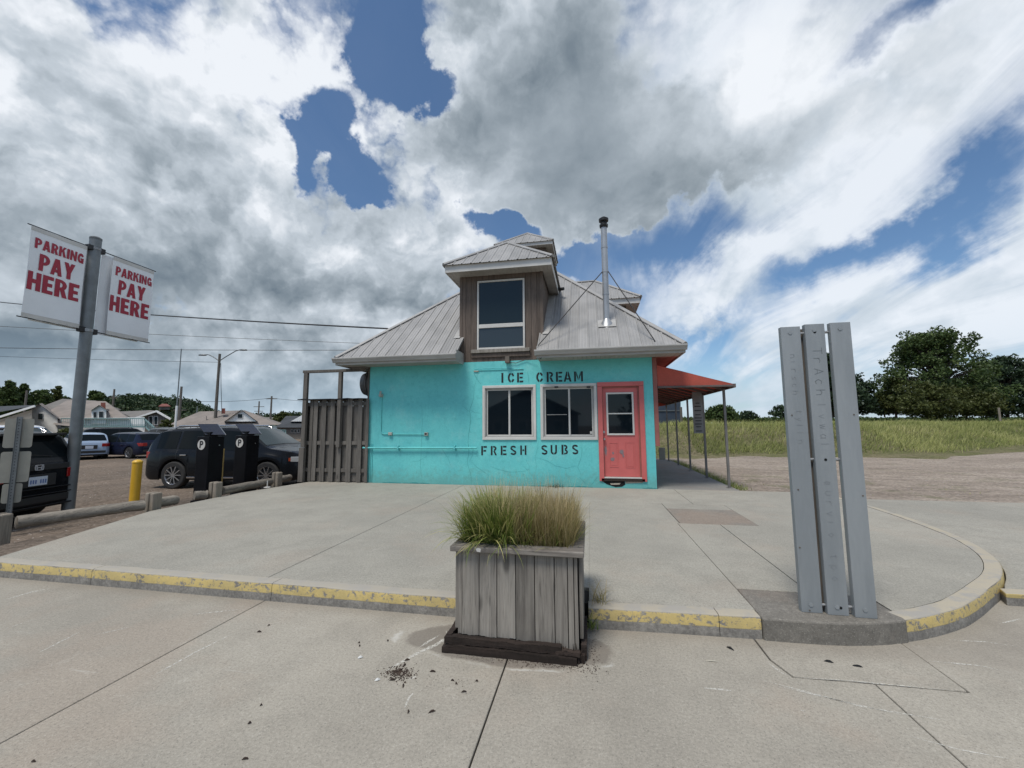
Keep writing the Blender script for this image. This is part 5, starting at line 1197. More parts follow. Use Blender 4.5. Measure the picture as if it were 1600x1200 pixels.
for pts, w_ in (([(697, 985), (699, 997), (680, 1008), (650, 1022), (625, 1036), (598, 1052)], .011), ([(655, 1012), (690, 990)], .006), ([(640, 1062), (655, 1055)], .008), ([(236, 1058), (300, 1022), (368, 988)], .006), ([(632, 1106), (640, 1090), (648, 1079)], .006), ([(5, 938), (50, 925), (85, 918)], .008), ([(150, 992), (215, 977)], .004), ([(0, 985), (60, 966)], .003),
                ([(1210, 1071), (1300, 1092), (1420, 1120)], .0035), ([(1450, 1033), (1530, 1040), (1600, 1056)], .0035), ([(1420, 1150), (1500, 1172), (1600, 1190)], .003), ([(1390, 1030), (1460, 1055), (1500, 1075)], .003), ([(1200, 1036), (1222, 1052), (1236, 1056)], .004), ([(1240, 1059), (1320, 1063), (1400, 1071), (1505, 1081)], .003), ([(1560, 975), (1600, 966)], .004), ([(1250, 1110), (1270, 1114)], .003), ([(1180, 1060), (1350, 1105), (1500, 1130)], .004), ([(1480, 1000), (1540, 1003), (1600, 1012)], .003), ([(1240, 1018), (1340, 1040), (1480, 1062)], .003), ([(1100, 1075), (1150, 1080)], .006), ([(60, 1020), (130, 985)], .004), ([(300, 960), (380, 952)], .004)):
    scrape(pts, w_*2.2)

# ================================================================== log barriers
M['logend'] = wood('log_end', (.16, .14, .12), (.10, .09, .075), axis=2)
def LP(mb, name, mats, par, **kw):
    o = mb.build(name, mats, None, **kw); o.parent = par; o.matrix_parent_inverse = Matrix.Translation(-Vector(par.location)); return o
def log_mesh(p, q, r, seed):
    p = Vector(p); q = Vector(q); n, m_ = 18, 16; d = (q-p).normalized(); a = d.cross(Vector((0, 0, 1))).normalized(); b = a.cross(d); mb = MB(); vs = []
    for i in range(n+1):
        c_ = p.lerp(q, i/n)+b*.012*nz(i*.3, seed)
        for k in range(m_):
            th = 2*math.pi*k/m_; rr = r*(1+.07*nz(math.cos(th)*1.5, math.sin(th)*1.5, seed+i*.1)+(-.10 if k == seed % m_ else 0)); vs.append(c_+(a*math.cos(th)+b*math.sin(th))*rr)
    mb.add(vs, [(i*m_+k, (i+1)*m_+k, (i+1)*m_+(k+1) % m_, i*m_+(k+1) % m_) for i in range(n) for k in range(m_)]+[tuple(range(m_)), tuple(n*m_+k for k in range(m_-1, -1, -1))]); return mb
M['loglie'] = wood('log_grey', (.27, .24, .20), (.15, .132, .11), (.06, .05, .04), axis=1)
def barrier(posts, logs, label):
    c0 = posts[0]; par = empty('log_barrier', (c0[0], c0[1], .1)); tag(par, label, 'barrier', 'log barriers along the car park')
    for (x, y, w_, h_, s_) in posts:
        mb = MB(); mb.box((x-w_/2, y-.085, -.1), (x-.004, y+.085, PZ-.02+h_)); LP(mb, 'post', M['loglie'] if False else M['logwood'], par, bevel=.02)
        mb = MB(); mb.box((x+.004, y-.08, -.1), (x+w_/2, y+.078, PZ-.025+h_)); LP(mb, 'post', M['logwood'], par, bevel=.02)
    for (p, q, r, s_) in logs: LP(log_mesh(p, q, r, s_), 'log', M['loglie'], par, smooth=60)
z0 = PZ-.02
def gp(u, v): return G(u, v, PZ)
a = gp(14, 838); b = gp(233, 797); c_ = gp(331, 778); d_ = gp(429, 757)
print('log posts', a, b, c_, d_)
barrier([(a.x-.40, a.y+.12, .19, .27, 1)], [((a.x-.40, a.y+.28, .25), (b.x-.02, b.y-.08, .25), .085, 3)], 'nearest grey log rail, between the sign post and the yellow bollard')
barrier([(b.x-.05, b.y+.10, .18, .30, 2)], [((b.x-.08, b.y+.18, .24), (b.x-.12, b.y+.55, .22), .085, 5)], 'split-topped barrier post with a log stub, right of the yellow bollard')
barrier([(c_.x-.05, c_.y+.12, .18, .32, 3)], [((c_.x-.22, c_.y-.18, .22), (c_.x-.12, c_.y+.0, .21), .085, 6), ((c_.x-.02, c_.y+.24, .25), (d_.x-.05, d_.y-.08, .23), .085, 8)], 'log rail and post in front of the two pay machines')
barrier([(d_.x-.02, d_.y+.10, .18, .31, 4)], [((d_.x-.12, d_.y+.22, .23), (d_.x-.25, d_.y+.8, .21), .085, 9)], 'last log barrier post, beside the board fence')
mb = MB(); g_ = G(417.5, 762, PZ); mb.lathe([(0, .001), (.07, .001), (.075, .012), (.04, .022), (.0, .024)], (g_.x, g_.y, PZ), 16); mb.cyl((g_.x, g_.y, PZ+.02), (g_.x, g_.y, PZ+.16), .012, 8)
o = mb.build('pipe_cap', M['white'], None, smooth=40); tag(o, 'small white disc with a thin upright stem on the plaza edge', 'pipe cap')
# ================================================================== bollards
p = Vector((-9.72, 7.32, 0)); k = 1.10; p = Vector((p.x*k, p.y*k, LOT))
bo = MB(); hB = 1.02
r_ = .098; bo.lathe([(r_, 0), (r_, hB-.07), (r_+.006, hB-.065), (r_+.006, hB-.045), (r_*.85, hB-.02), (r_*.5, hB), (0, hB+.008)], (p.x, p.y, LOT-.05), 24)
o = bo.build('bollard', M['yellow'], None, smooth=40); tag(o, 'thick yellow bollard behind the nearest log rail', 'bollard')
p = AD(352, 11.2); po = MB(); po.cyl((p.x, p.y, LOT-.05), (p.x, p.y, .93), .028, 12); po.cyl((p.x, p.y, .93), (p.x, p.y, .97), .030, 12)
M['dullyellow'] = pmat('dull_yellow', (.42, .30, .10), (.34, .24, .08), 5, .6, rnd=0)
o = po.build('marker_post', M['dullyellow'], None, smooth=40); tag(o, 'thin dull yellow marker post between the two pay machines', 'post')
# ================================================================== pay machines
M['machine'] = pmat('machine_black', (.006, .006, .007), (.009, .009, .011), 3, .45, rnd=0, bmp=.02, spec=.12)
M['solar'] = pmat('solar_cells', (.020, .028, .048), (.016, .022, .04), 2, .30, rnd=0, bmp=0, spec=.2)
def pay_machine(u, v, depth, label, turn=-6):
    p = AD(u, depth, LOT); e_ = empty('pay_machine', p, rotz=R_(turn)); tag(e_, label, 'pay machine', 'solar pay machines behind the log rail')
    def K(mb, name, mats, parent=e_, **kw): return mb.build(name, mats, parent, **kw)
    hh = 1.53; w_, d_ = .37, .36
    b = MB(); b.box((-w_/2, -d_/2, .0), (w_/2, d_/2, hh)); body = K(b, 'cabinet', M['machine'], bevel=.012)
    b = MB(); b.box((-w_/2-.03, -d_/2-.03, -.03), (w_/2+.03, d_/2+.03, .12)); K(b, 'base', M['machine'], bevel=.01)
    b = MB(); b.box((w_/2+.001, -d_/2+.03, .25), (w_/2+.008, d_/2-.03, hh-.05)); K(b, 'service_door', M['machine'], body, bevel=.004)
    b = MB(); b.cyl((w_/2+.009, .06, hh-.20), (w_/2+.014, .06, hh-.20), .014, 10); K(b, 'lock', M['rod'], body)
    b = MB(); b.cyl((-.03, -d_/2-.001, hh-.18), (-.03, -d_/2-.006, hh-.18), .115, 32); K(b, 'sign_disc', M['white'], body)
    tc = bpy.data.curves.new('p', 'FONT'); tc.body = 'P'; tc.size = .22; tc.align_x = 'CENTER'; tc.align_y = 'CENTER'; tc.extrude = .001; tc.offset = .006
    to = bpy.data.objects.new('tmp', tc); me = bpy.data.meshes.new_from_object(to); bpy.data.objects.remove(to)
    me.name = 'letter'; me.materials.append(M['blackpaint'])
    me.transform(Matrix.Translation((-.03, -d_/2-.008, hh-.185)) @ Matrix.Rotation(math.pi/2, 4, 'X')); link('letter', me, body)
    b = MB(); b.box((-.10, -.10, hh), (.10, .10, hh+.10)); K(b, 'neck', M['machine'], bevel=.01)
    inv = Matrix.Rotation(-R_(turn), 3, 'Z'); fh = Vector((-math.sin(YAW), math.cos(YAW), 0)); uu = inv @ (RT*.46); ss = inv @ (RT*.36-fh*.22+Vector((0, 0, -.25))); nn = uu.cross(ss).normalized()
    if nn.z < 0: nn = -nn
    c_ = Vector((0, 0, hh+.16)); Pq = lambda a, b_, h_=0: c_+uu*a+ss*b_+nn*h_
    b = MB(); b.slab([Pq(-.5, -.5), Pq(-.5, .5), Pq(.5, .5), Pq(.5, -.5)], .018, nn); pa = K(b, 'solar_panel', M['machine'], fixn=True)
    b = MB()
    for i in range(5):
        for j in range(4): b.add([Pq(-.48+i*.193, -.48+j*.241, .002), Pq(-.48+i*.193, -.48+j*.241+.236, .002), Pq(-.48+i*.193+.189, -.48+j*.241+.236, .002), Pq(-.48+i*.193+.189, -.48+j*.241, .002)], [(0, 1, 2, 3)])
    o = K(b, 'solar_cells', M['solar'], pa); o['kind'] = 'stuff'
    b = MB(); b.beam(Pq(.505, -.5), Pq(.505, .5), .012, .016); K(b, 'panel_edge', M['rod'], pa)
pay_machine(331, 780, 9.35, 'nearer black pay machine with a tilted solar panel and round P sign')
pay_machine(388, 765, 10.3, 'farther black pay machine with a tilted solar panel and round P sign, nearer the fence')

# ================================================================== banner pole
pb = Vector((-9.65*1.06, 6.13*1.06, LOT)); 
zt_ = D(155, 375, math.hypot(pb.x, pb.y)).z
bp = empty('banner_pole', pb); tag(bp, 'tall galvanised steel pole carrying two parking banners', 'pole')
def BP(mb, name, mats, parent=bp, **kw): return mb.build(name, mats, parent, **kw)
hp = zt_-LOT
b = MB(); b.cyl((0, 0, -.1), (0, 0, hp), .098, 28); BP(b, 'shaft', M['galv'], smooth=40)
b = MB(); b.lathe([(.0985, hp-.02), (.102, hp-.015), (.102, hp+.02), (.07, hp+.045), (0, hp+.05)], (0, 0, 0), 28); BP(b, 'cap', M['galv'], smooth=40)
Hs = .30
bowl = lambda x, z, rx, rz, tx, tz: [(x, z-rz)]+[(x+rx*math.cos(R_(a)), z+rz*math.sin(R_(a))) for a in range(-90, 91, 15)]+[(x, z+rz)]+[(x, z+rz-tz)]+[(x+(rx-tx)*math.cos(R_(a)), z+(rz-tz)*math.sin(R_(a))) for a in range(90, -91, -15)]+[(x, z-rz+tz)]
HV = {'P': (.72, [r4(0, 0, Hs, 1), bowl(Hs, .68, .42, .32, .27, .17)]), 'A': (.82, [[(0, 0), (.27, 0), (.46, .72), (.55, 1), (.25, 1)], [(.82, 0), (.54, 0), (.38, .72), (.38, 1), (.57, 1)], r4(.22, .18, .60, .36)]),
      'R': (.76, [r4(0, 0, Hs, 1), bowl(Hs, .70, .42, .30, .27, .16), [(.30, .44), (.58, .48), (.78, 0), (.48, 0)]]), 'K': (.80, [r4(0, 0, Hs, 1), [(.30, .42), (.30, .62), (.50, 1), (.80, 1)], [(.36, .60), (.56, .70), (.82, 0), (.51, 0)]]),
      'I': (.30, [r4(0, 0, Hs, 1)]), 'N': (.76, [r4(0, 0, .25, 1), r4(.51, 0, .76, 1), [(.25, 1), (.25, .58), (.51, 0), (.51, .42)]]), 'G': (.74, [ringseg(.37, .5, .37, .5, .25, 30, 300, 16), r4(.46, 0, .74, .52), r4(.36, .36, .47, .52)]),
      'Y': (.80, [[(0, 1), (.31, 1), (.55, .40), (.25, .40)], [(.80, 1), (.51, 1), (.25, .40), (.55, .40)], r4(.25, 0, .55, .42)]), 'H': (.76, [r4(0, 0, .28, 1), r4(.48, 0, .76, 1), r4(.28, .39, .48, .61)]), 'E': (.64, [r4(0, 0, Hs, 1), r4(Hs, .80, .64, 1), r4(Hs, .40, .58, .60), r4(Hs, 0, .64, .20)])}
# direction of the banner plane, solved from the two ends of the top rods
def solve_dir():
    best = None
    for i in range(720):
        a = math.pi*i/720; d = Vector((math.cos(a), math.sin(a), 0)); n_ = Vector((-d.y, d.x, 0)); zs = []
        for u, v in ((48, 352), (240, 424)):
            r = ray(u, v); t = n_.dot(pb)/n_.dot(Vector((r.x, r.y, 0))); zs.append(EYE+t*r.z)
        for u, v in ((27, 495), (229, 536)):
            r = ray(u, v); t = n_.dot(pb)/n_.dot(Vector((r.x, r.y, 0))); zs.append(EYE+t*r.z)
        e = abs(zs[0]-zs[1])+abs(zs[2]-zs[3])
        if t > 0 and (best is None or e < best[0]): best = (e, d, zs)
    return best
e_, bd, zs_ = solve_dir(); print('banner', e_, bd, zs_)
if bd.dot(RT) < 0: bd = -bd
bn = Vector((-bd.y, bd.x, 0))
def on(u, v):
    r = ray(u, v); t = bn.dot(pb)/bn.dot(Vector((r.x, r.y, 0))); q = Vector((t*r.x, t*r.y, EYE+t*r.z)); return (q-pb).dot(bd), q.z-LOT
face = 1 if bn.dot(-pb) > 0 else -1
for side, q4 in ((-1, ((48, 354), (136, 383), (28, 494), (119.5, 513))), (1, ((177, 399.5), (239, 424), (162.5, 521), (228, 536)))):
    (sa, za), (sb, zb), (sc_, zc_), (sd_, zd) = [on(*p) for p in q4]
    print('b', side, (sa, za), (sb, zb), (sc_, zc_), (sd_, zd))
    ztop = (za+zb)/2; zbot = (zc_+zd)/2; s0 = min(sa, sc_, sb, sd_) if side < 0 else min(sa, sc_); s1 = max(sb, sd_)
    s0, s1 = (sa+sc_)/2, (sb+sd_)/2
    bn_o = empty('parking_banner', pb + bd*((s0+s1)/2)+Vector((0, 0, ztop))); tag(bn_o, ('larger left' if side < 0 else 'right')+' white banner reading PARKING PAY HERE in red, on the galvanised pole', 'banner', 'parking banners')
    bn_o.rotation_euler.z = math.atan2(bd.y, bd.x)
    Wd = s1-s0; Hh = ztop-zbot; ny, nx_ = 16, 12
    def sheetpt(fx_, fz_, off): return ((fx_-.5)*Wd, off+.02*math.sin(fx_*3.1+side)*math.sin(fz_*math.pi)+.006*nz(fx_*4, fz_*3, side), -fz_*Hh)
    fs_ = face
    mb = MB(); vs = [sheetpt(i/nx_, j/ny, -.035*1) for j in range(ny+1) for i in range(nx_+1)]; mb.add(vs, [(j*(nx_+1)+i, (j+1)*(nx_+1)+i, (j+1)*(nx_+1)+i+1, j*(nx_+1)+i+1) for j in range(ny) for i in range(nx_)])
    fr_ = mb.build('front_sheet', M['vinyl'], bn_o, smooth=60)
    # second sheet on the far side, set in towards the pole
    dx = .16 if side < 0 else -.16
    mb = MB(); vs = [(v_[0]+dx, v_[1]+.09, v_[2]-.02) for v_ in vs]; mb.add(vs, [(j*(nx_+1)+i, (j+1)*(nx_+1)+i, (j+1)*(nx_+1)+i+1, j*(nx_+1)+i+1) for j in range(ny) for i in range(nx_)]); mb.build('back_sheet', M['vinyl'], bn_o, smooth=60)
    for zz, nm in ((-.015, 'top_hem'), (-Hh+.085, 'bottom_hem')):
        mb = MB(); vs2 = []
        for i in range(nx_+1):
            f = i/nx_; 
            for z in (zz, zz-.075 if nm == 'top_hem' else zz-.09): q_ = sheetpt(f, -z/Hh, -.040); vs2.append(q_)
        mb.add(vs2, [(2*i, 2*i+1, 2*i+3, 2*i+2) for i in range(nx_)]); mb.build(nm, M['white'], bn_o, smooth=60)
    # lettering
    def word(txt, cx, zc2, wid, hei):
        polys = []; x = 0.
        for ch in txt:
            w_, ps = HV[ch]; polys += [[(px_+x, pz_) for px_, pz_ in p_] for p_ in ps]; x += w_+.09
        tot = x-.09; lw = MB()
        for k, p_ in enumerate(polys):
            # cut finely so that the print follows the sheet
            q_ = [sheetpt(((a_/tot-.5)*wid+cx)/Wd+.5, -((b_-.5)*hei+zc2)/Hh, -.0415-.0004*(k % 4)) for a_, b_ in p_]; lw.add(q_, [tuple(range(len(q_)))])
        o = lw.build('lettering', M['redprint'], fr_); o['label'] = 'red word '+txt; o['kind'] = 'stuff'; return o
    word('PARKING', .02*Wd, -.175*Hh, .88*Wd, .115*Hh); word('PAY', .0*Wd, -.37*Hh, .64*Wd, .185*Hh); word('HERE', -.02*Wd, -.595*Hh, .92*Wd, .20*Hh)
    for z in (.0, -Hh):
        mb = MB(); x_p = (0-(s0+s1)/2); mb.cyl((x_p, -.03, z+.0), (-Wd/2-.05 if side < 0 else Wd/2+.05, -.03, z), .011, 8); mb.build('rod', M['black'], bn_o)
        mb = MB(); xx = x_p+side*.10; mb.box((xx-.06, -.07, z-.06), (xx+.06, .04, z+.05)); mb.build('bracket', M['black'], bn_o, bevel=.012)
        mb = MB(); mb.lathe([(.101, z-.02), (.106, z-.015), (.106, z+.015), (.101, z+.02)], (x_p, 0, 0), 24); mb.build('band', M['rod'], bn_o, smooth=30)
# ================================================================== sign post seen from behind
pp = AD(30, 6.85); pz = .02; so_ = empty('sign_post', (pp.x, pp.y, pz)); so_.rotation_euler.z = YAW+R_(38)
tag(so_, 'perforated steel post with three small signs seen from the back', 'sign post')
kx = 8.3; zt2 = D(38, 651, math.hypot(pp.x, pp.y)).z-pz; print('signpost', pp, zt2)
M['signback'] = pmat('sign_back', (.30, .29, .25), (.25, .245, .215), 3, .45, metal=.3, rnd=.02)
b = MB(); b.box((-.032, -.02, -.1), (-.026, .02, zt2)); b.box((.026, -.02, -.1), (.032, .02, zt2)); b.box((-.0255, -.008, -.1), (.0255, -.003, zt2)); b.build('perforated_post', M['galv'], so_, bevel=.001)
b = MB()
for i in range(int(zt2/.05)): b.cyl((0, -.0085, .03+i*.05), (0, -.0095, .03+i*.05), .008, 8)
o = b.build('holes', M['black'], so_); o['kind'] = 'stuff'
def rrect(cx, cz, w_, h_, r=.03, n=5):
    out = []
    for sx, sz, a0 in ((1, 1, 0), (-1, 1, 90), (-1, -1, 180), (1, -1, 270)):
        for k in range(n+1): th = R_(a0+90*k/n); out.append((cx+sx*(w_/2-r)+r*math.cos(th), cz+sz*(h_/2-r)+r*math.sin(th)))
    return out
def hz_(v): return D(30, v, math.hypot(pp.x, pp.y)).z-pz
for (v0, v1, w_) in ((654, 699.5, .325), (705.5, 753.5, .335), (755, 785, .22)):
    za, zb = hz_(v0), hz_(v1); b = MB(); P = rrect(.0, (za+zb)/2, w_, za-zb, .035); b.slab([(x, .028 if True else 0, z) for x, z in P], .003, (0, 1, 0)); b.build('sign_plate', M['signback'], so_, fixn=True)

# ================================================================== vehicles
def carpaint(name, c, rough=.25, metal=.1):
    m, t, b = newmat(name); co = t.node('ShaderNodeTexCoord').outputs['Object']; n1 = t.noise(co, 2.5, 5, .6); z = t.sep(co)[2]
    dirt = t.math('MULTIPLY', t.mr(t.math('ADD', z, t.math('MULTIPLY', n1, .3)), .75, .3), .16)
    t.put(b.inputs['Base Color'], t.mix(dirt, c, (.05, .043, .036))); t.put(b.inputs['Roughness'], t.math('ADD', rough, t.math('MULTIPLY', dirt, .8))); b.inputs['Metallic'].default_value = metal
    b.inputs['Coat Weight'].default_value = .35; b.inputs['Coat IOR'].default_value = 1.3; b.inputs['IOR'].default_value = 1.3; b.inputs['Specular IOR Level'].default_value = .3; b.inputs['Coat Roughness'].default_value = .06; return m
CP = {k: carpaint('paint_'+k, c) for k, c in dict(black=(.008, .009, .011), darkblue=(.010, .013, .03), lightblue=(.30, .38, .50), white=(.70, .71, .72), maroon=(.03, .010, .012), grey=(.12, .125, .13), blue=(.05, .12, .32)).items()}
M['carglass'] = flat('car_glass', (.008, .011, .013), .04, 0, .28); M['carglass'].node_tree.nodes['Principled BSDF'].inputs['IOR'].default_value = 1.22
M['tyre'] = pmat('tyre', (.018, .018, .018), (.03, .028, .026), 8, .85); M['rim'] = flat('alloy', (.45, .45, .46), .25, .9); M['taillamp'] = flat('tail_lamp', (.30, .012, .012), .15, 0, .6, .5)
M['headlamp'] = flat('head_lamp', (.55, .57, .58), .12, .4, .8, .6); M['trim'] = flat('car_trim', (.02, .02, .02), .6); M['chrome'] = flat('chrome', (.60, .60, .61), .12, 1.); M['plate'] = pmat('number_plate', (.62, .66, .72), (.50, .56, .66), 30, .4, rnd=0, bmp=0); M['platetext'] = flat('plate_blue', (.10, .16, .36), .5); M['amber'] = flat('amber_lamp', (.30, .05, .02), .2, 0, .6, .5)
M['windscreen'] = flat('windscreen_glass', (.035, .05, .055), .05, 0, .5)  # lighter bluish base colour paints in part of the reflection
PROF = {
 'suv': dict(L=4.95, W=.985, top=[(-2.475, .62), (-2.46, .98), (-2.42, 1.16), (-2.12, 1.66), (-1.9, 1.725), (-1., 1.76), (.0, 1.765), (.45, 1.735), (.62, 1.69), (1.32, 1.20), (1.45, 1.155), (2.1, 1.06), (2.36, .97), (2.45, .82), (2.475, .55)],
             belt=[(-2.475, 1.13), (-1.0, 1.10), (1.3, 1.03), (2.475, .85)], wx=(-1.42, 1.44), wr=.385, low=.25, win=[(-2.06, -1.42), (-1.34, -.42), (-.34, .66), (.72, 1.12)], gh=(.50, 1.45), rails=True),
 'cuv': dict(L=4.55, W=.93, top=[(-2.275, .60), (-2.26, .98), (-2.22, 1.14), (-2.00, 1.62), (-1.8, 1.69), (-.9, 1.73), (.0, 1.73), (.4, 1.66), (.55, 1.59), (1.2, 1.12), (1.35, 1.06), (1.95, .97), (2.18, .86), (2.26, .7), (2.275, .5)],
             belt=[(-2.275, 1.06), (-1., 1.02), (1.2, .96), (2.275, .75)], wx=(-1.32, 1.32), wr=.355, low=.24, win=[(-1.82, -1.25), (-1.18, -.36), (-.28, .60), (.66, 1.02)], gh=(.5, 1.3), rails=True),
 'hatch': dict(L=4.25, W=.88, top=[(-2.125, .55), (-2.11, .90), (-2.02, 1.02), (-1.62, 1.40), (-1.4, 1.46), (-.6, 1.50), (.1, 1.49), (.45, 1.42), (1.15, .98), (1.3, .94), (1.85, .84), (2.05, .72), (2.125, .5)],
             belt=[(-2.125, .97), (-1., .93), (1.1, .88), (2.125, .7)], wx=(-1.28, 1.30), wr=.32, low=.2, win=[(-1.5, -1.0), (-.95, -.22), (-.15, .62)], gh=(.4, 1.2), rails=False),
 'van': dict(L=5.1, W=.98, top=[(-2.55, .6), (-2.54, 1.1), (-2.5, 1.75), (-2.35, 1.93), (-1.5, 1.97), (.6, 1.95), (.9, 1.85), (1.6, 1.25), (1.75, 1.18), (2.3, 1.02), (2.5, .85), (2.55, .55)],
             belt=[(-2.55, 1.15), (1.6, 1.1), (2.55, .9)], wx=(-1.55, 1.55), wr=.34, low=.25, win=[(-2.2, -1.2), (-1.1, .0), (.1, 1.0)], gh=(.85, 1.65), rails=False)}
def car(kind, paint, name, label, loc, rotz, group=None, detail=True, badge=False, tail='taillamp'):
    pr = PROF[kind]; e_ = empty(name, loc, rotz); tag(e_, label, 'car', group or 'parked cars'); mt = CP[paint]; Lh = pr['L']/2
    K = lambda mb, nm, mats, parent=e_, **kw: mb.build(nm, mats, parent, **kw)
    ip = lambda tb, x: float(np.interp(x, [p_[0] for p_ in tb], [p_[1] for p_ in tb]))
    ra = pr['wr']+.055
    xs = sorted(set([round(x, 4) for x in np.arange(-Lh, Lh+.001, .055)]+[p_[0] for p_ in pr['top']]+[wx+s_*ra*f for wx in pr['wx'] for s_ in (-1, 1) for f in (1, .995, .97, .9, .75)]+[e for w_ in pr['win'] for e in w_]+list(pr['gh'])))
    def halfw(x):
        f = abs(x)/Lh; return pr['W']*(1-.10*max(0, (f-.72)/.28)**2 - .10*max(0, (f-.93)/.07)**2)
    def section(x):
        w_ = halfw(x); zt = ip(pr['top'], x); zb = min(ip(pr['belt'], x), zt-.015); zl = pr['low']+.10*max(0, (abs(x)/Lh-.9)/.1)
        for wx in pr['wx']:
            d = abs(x-wx)
            if d < ra: zl = max(zl, pr['wr']+math.sqrt(ra*ra-d*d))
        zl = min(zl, zb-.04); h_ = zb-zl; g_ = max(0, zt-zb)
        wt = w_-.05-.26*g_-.02
        k_ = min(1, g_/.35)
        pts = [(w_-.05, zl), (w_-.005, zl+.10*h_), (w_, zl+.35*h_), (w_-.006, zl+.62*h_), (w_-.03, zb-.06*min(1, h_/.4)), (w_-.055, zb)]
        if g_ > .02:
            pts += [(wt+.02*k_, zb+g_*(.86)), (wt-.05*k_-.02, zb+g_*.965), (wt*.55, zt-.004), (0, zt+.008)]
        else: pts += [(w_-.07, zb+g_*.5), (w_-.14, zb+g_*.9), (w_*.5, zt+.006), (0, zt+.012)]
        return pts
    secs = [section(x) for x in xs]; n = len(secs[0]); b = MB()
    for sgn in (1, -1):
        vs = [(x, sgn*p_[0], p_[1]) for x, s_ in zip(xs, secs) for p_ in s_]
        fs = [((i*n+k, i*n+k+1, (i+1)*n+k+1, (i+1)*n+k) if sgn < 0 else (i*n+k, (i+1)*n+k, (i+1)*n+k+1, i*n+k+1)) for i in range(len(xs)-1) for k in range(n-1)]
        b.add(vs, fs); b.add([(xs[0], sgn*p_[0], p_[1]) for p_ in secs[0]]+[(xs[0], 0, secs[0][0][1])], [tuple(range(n+1)) if sgn > 0 else tuple(range(n, -1, -1))])
        b.add([(xs[-1], sgn*p_[0], p_[1]) for p_ in secs[-1]]+[(xs[-1], 0, secs[-1][0][1])], [tuple(range(n, -1, -1)) if sgn > 0 else tuple(range(n+1))])
    body = K(b, 'body', mt, smooth=38)
    # glass
    def sidept(x, f):   # f 0 at belt, 1 near roof edge
        s_ = section(x); a_, c2 = s_[5], s_[6]; return a_[0]+(c2[0]-a_[0])*f, a_[1]+(c2[1]-a_[1])*f
    for sgn in (1, -1):
        for wi, (x0, x1) in enumerate(pr['win']):
            b = MB(); xx = np.linspace(x0, x1, 7); vs = []
            for i, x in enumerate(xx):
                for f in (.05, .5, .97): y, z = sidept(x, f); vs.append((x, sgn*(y+.006), z))
            b.add(vs, [((i*3+k, i*3+k+1, (i+1)*3+k+1, (i+1)*3+k) if sgn < 0 else (i*3+k, (i+1)*3+k, (i+1)*3+k+1, i*3+k+1)) for i in range(6) for k in range(2)]); K(b, 'side_window', M['carglass'], smooth=60)
    def topglass(x0, x1, nm):
        b = MB(); vs = []; xx = np.linspace(x0, x1, 8)
        for x in xx:
            s_ = section(x)
            for q_ in (s_[7], s_[8], s_[9]): vs.append((x, (q_[0]-.01)*1.0, q_[1]+.008))
            for q_ in (s_[8], s_[7]): vs.append((x, -(q_[0]-.01), q_[1]+.008))
        b.add(vs, [(i*5+k, i*5+k+1, (i+1)*5+k+1, (i+1)*5+k) for i in range(7) for k in range(4)]); return K(b, nm, M['carglass'], smooth=60, fixn=True)
    rw = [p_ for p_ in pr['top'] if p_[0] < -Lh*.7]; x_r0 = pr['top'][2][0]+.02; x_r1 = pr['top'][3][0]-.02
    topglass(x_r0, x_r1, 'rear_window'); topglass(pr['gh'][0]+.12, pr['gh'][1]-.18, 'windscreen').data.materials[0] = M['windscreen']
    # underbody, wheels
    b = MB(); b.box((-Lh+.2, -pr['W']+.22, pr['low']), (Lh-.2, pr['W']-.22, .75)); K(b, 'underbody', M['trim'])
    for wx in pr['wx']:
        for sgn in (1, -1):
            b = MB(); r = pr['wr']; b.lathe([(r*.66, -.11), (r*.92, -.115), (r, -.09), (r, .09), (r*.92, .115), (r*.66, .11)], n=36)
            rm = Matrix.Translation((wx, sgn*(pr['W']-.125), r)) @ Matrix.Rotation(math.pi/2*sgn, 4, 'X')
            b.v = [tuple(rm @ Vector(v_)) for v_ in b.v]; wh = K(b, 'wheel', M['tyre'], smooth=40, fixn=True)
            b = MB(); b.lathe([(r*.68, -.112), (r*.64, -.10), (r*.60, -.05)], n=36); b.cyl((0, 0, -.108), (0, 0, -.08), r*.13, 16)
            for k in range(10):
                a = 2*math.pi*(k+(.22 if k % 2 else -.22)*.8)/10; b.beam((math.cos(a)*r*.10, math.sin(a)*r*.10, -.098), (math.cos(2*math.pi*k/10)*r*.66, math.sin(2*math.pi*k/10)*r*.66, -.104), .028*r/.38, .02)
            b.v = [tuple(rm @ Vector(v_)) for v_ in b.v]; K(b, 'rim', M['rim'], wh, smooth=30)
            b = MB(); b.cyl((0, 0, -.055), (0, 0, -.03), r*.66, 24); b.v = [tuple(rm @ Vector(v_)) for v_ in b.v]; K(b, 'brake_disc', M['trim'], wh)
    # lamps, bumpers, plate
    zb = ip(pr['belt'], -Lh)
    for sgn in (1, -1):
        w_ = halfw(-Lh+.1); b = MB()
        b.prism([(-Lh-.012, sgn*(w_-.32)), (-Lh-.012, sgn*(w_-.10)), (-Lh+.10, sgn*(w_+.008)), (-Lh+.30, sgn*(w_+.022)), (-Lh+.30, sgn*(w_-.05)), (-Lh+.05, sgn*(w_-.3))], zb-.26, zb-.08); K(b, 'tail_light', M['taillamp'], bevel=.01, fixn=True)
        w2 = halfw(Lh-.15); b = MB(); zf = ip(pr['top'], Lh-.12)
        b.prism([(Lh+.012, sgn*(w2-.42)), (Lh+.0, sgn*(w2-.20)), (Lh-.10, sgn*(w2-.0)), (Lh-.34, sgn*(w2+.022)), (Lh-.34, sgn*(w2-.08)), (Lh-.10, sgn*(w2-.45))], zf-.20, zf-.06); K(b, 'headlight', M['headlamp'], bevel=.01, fixn=True)
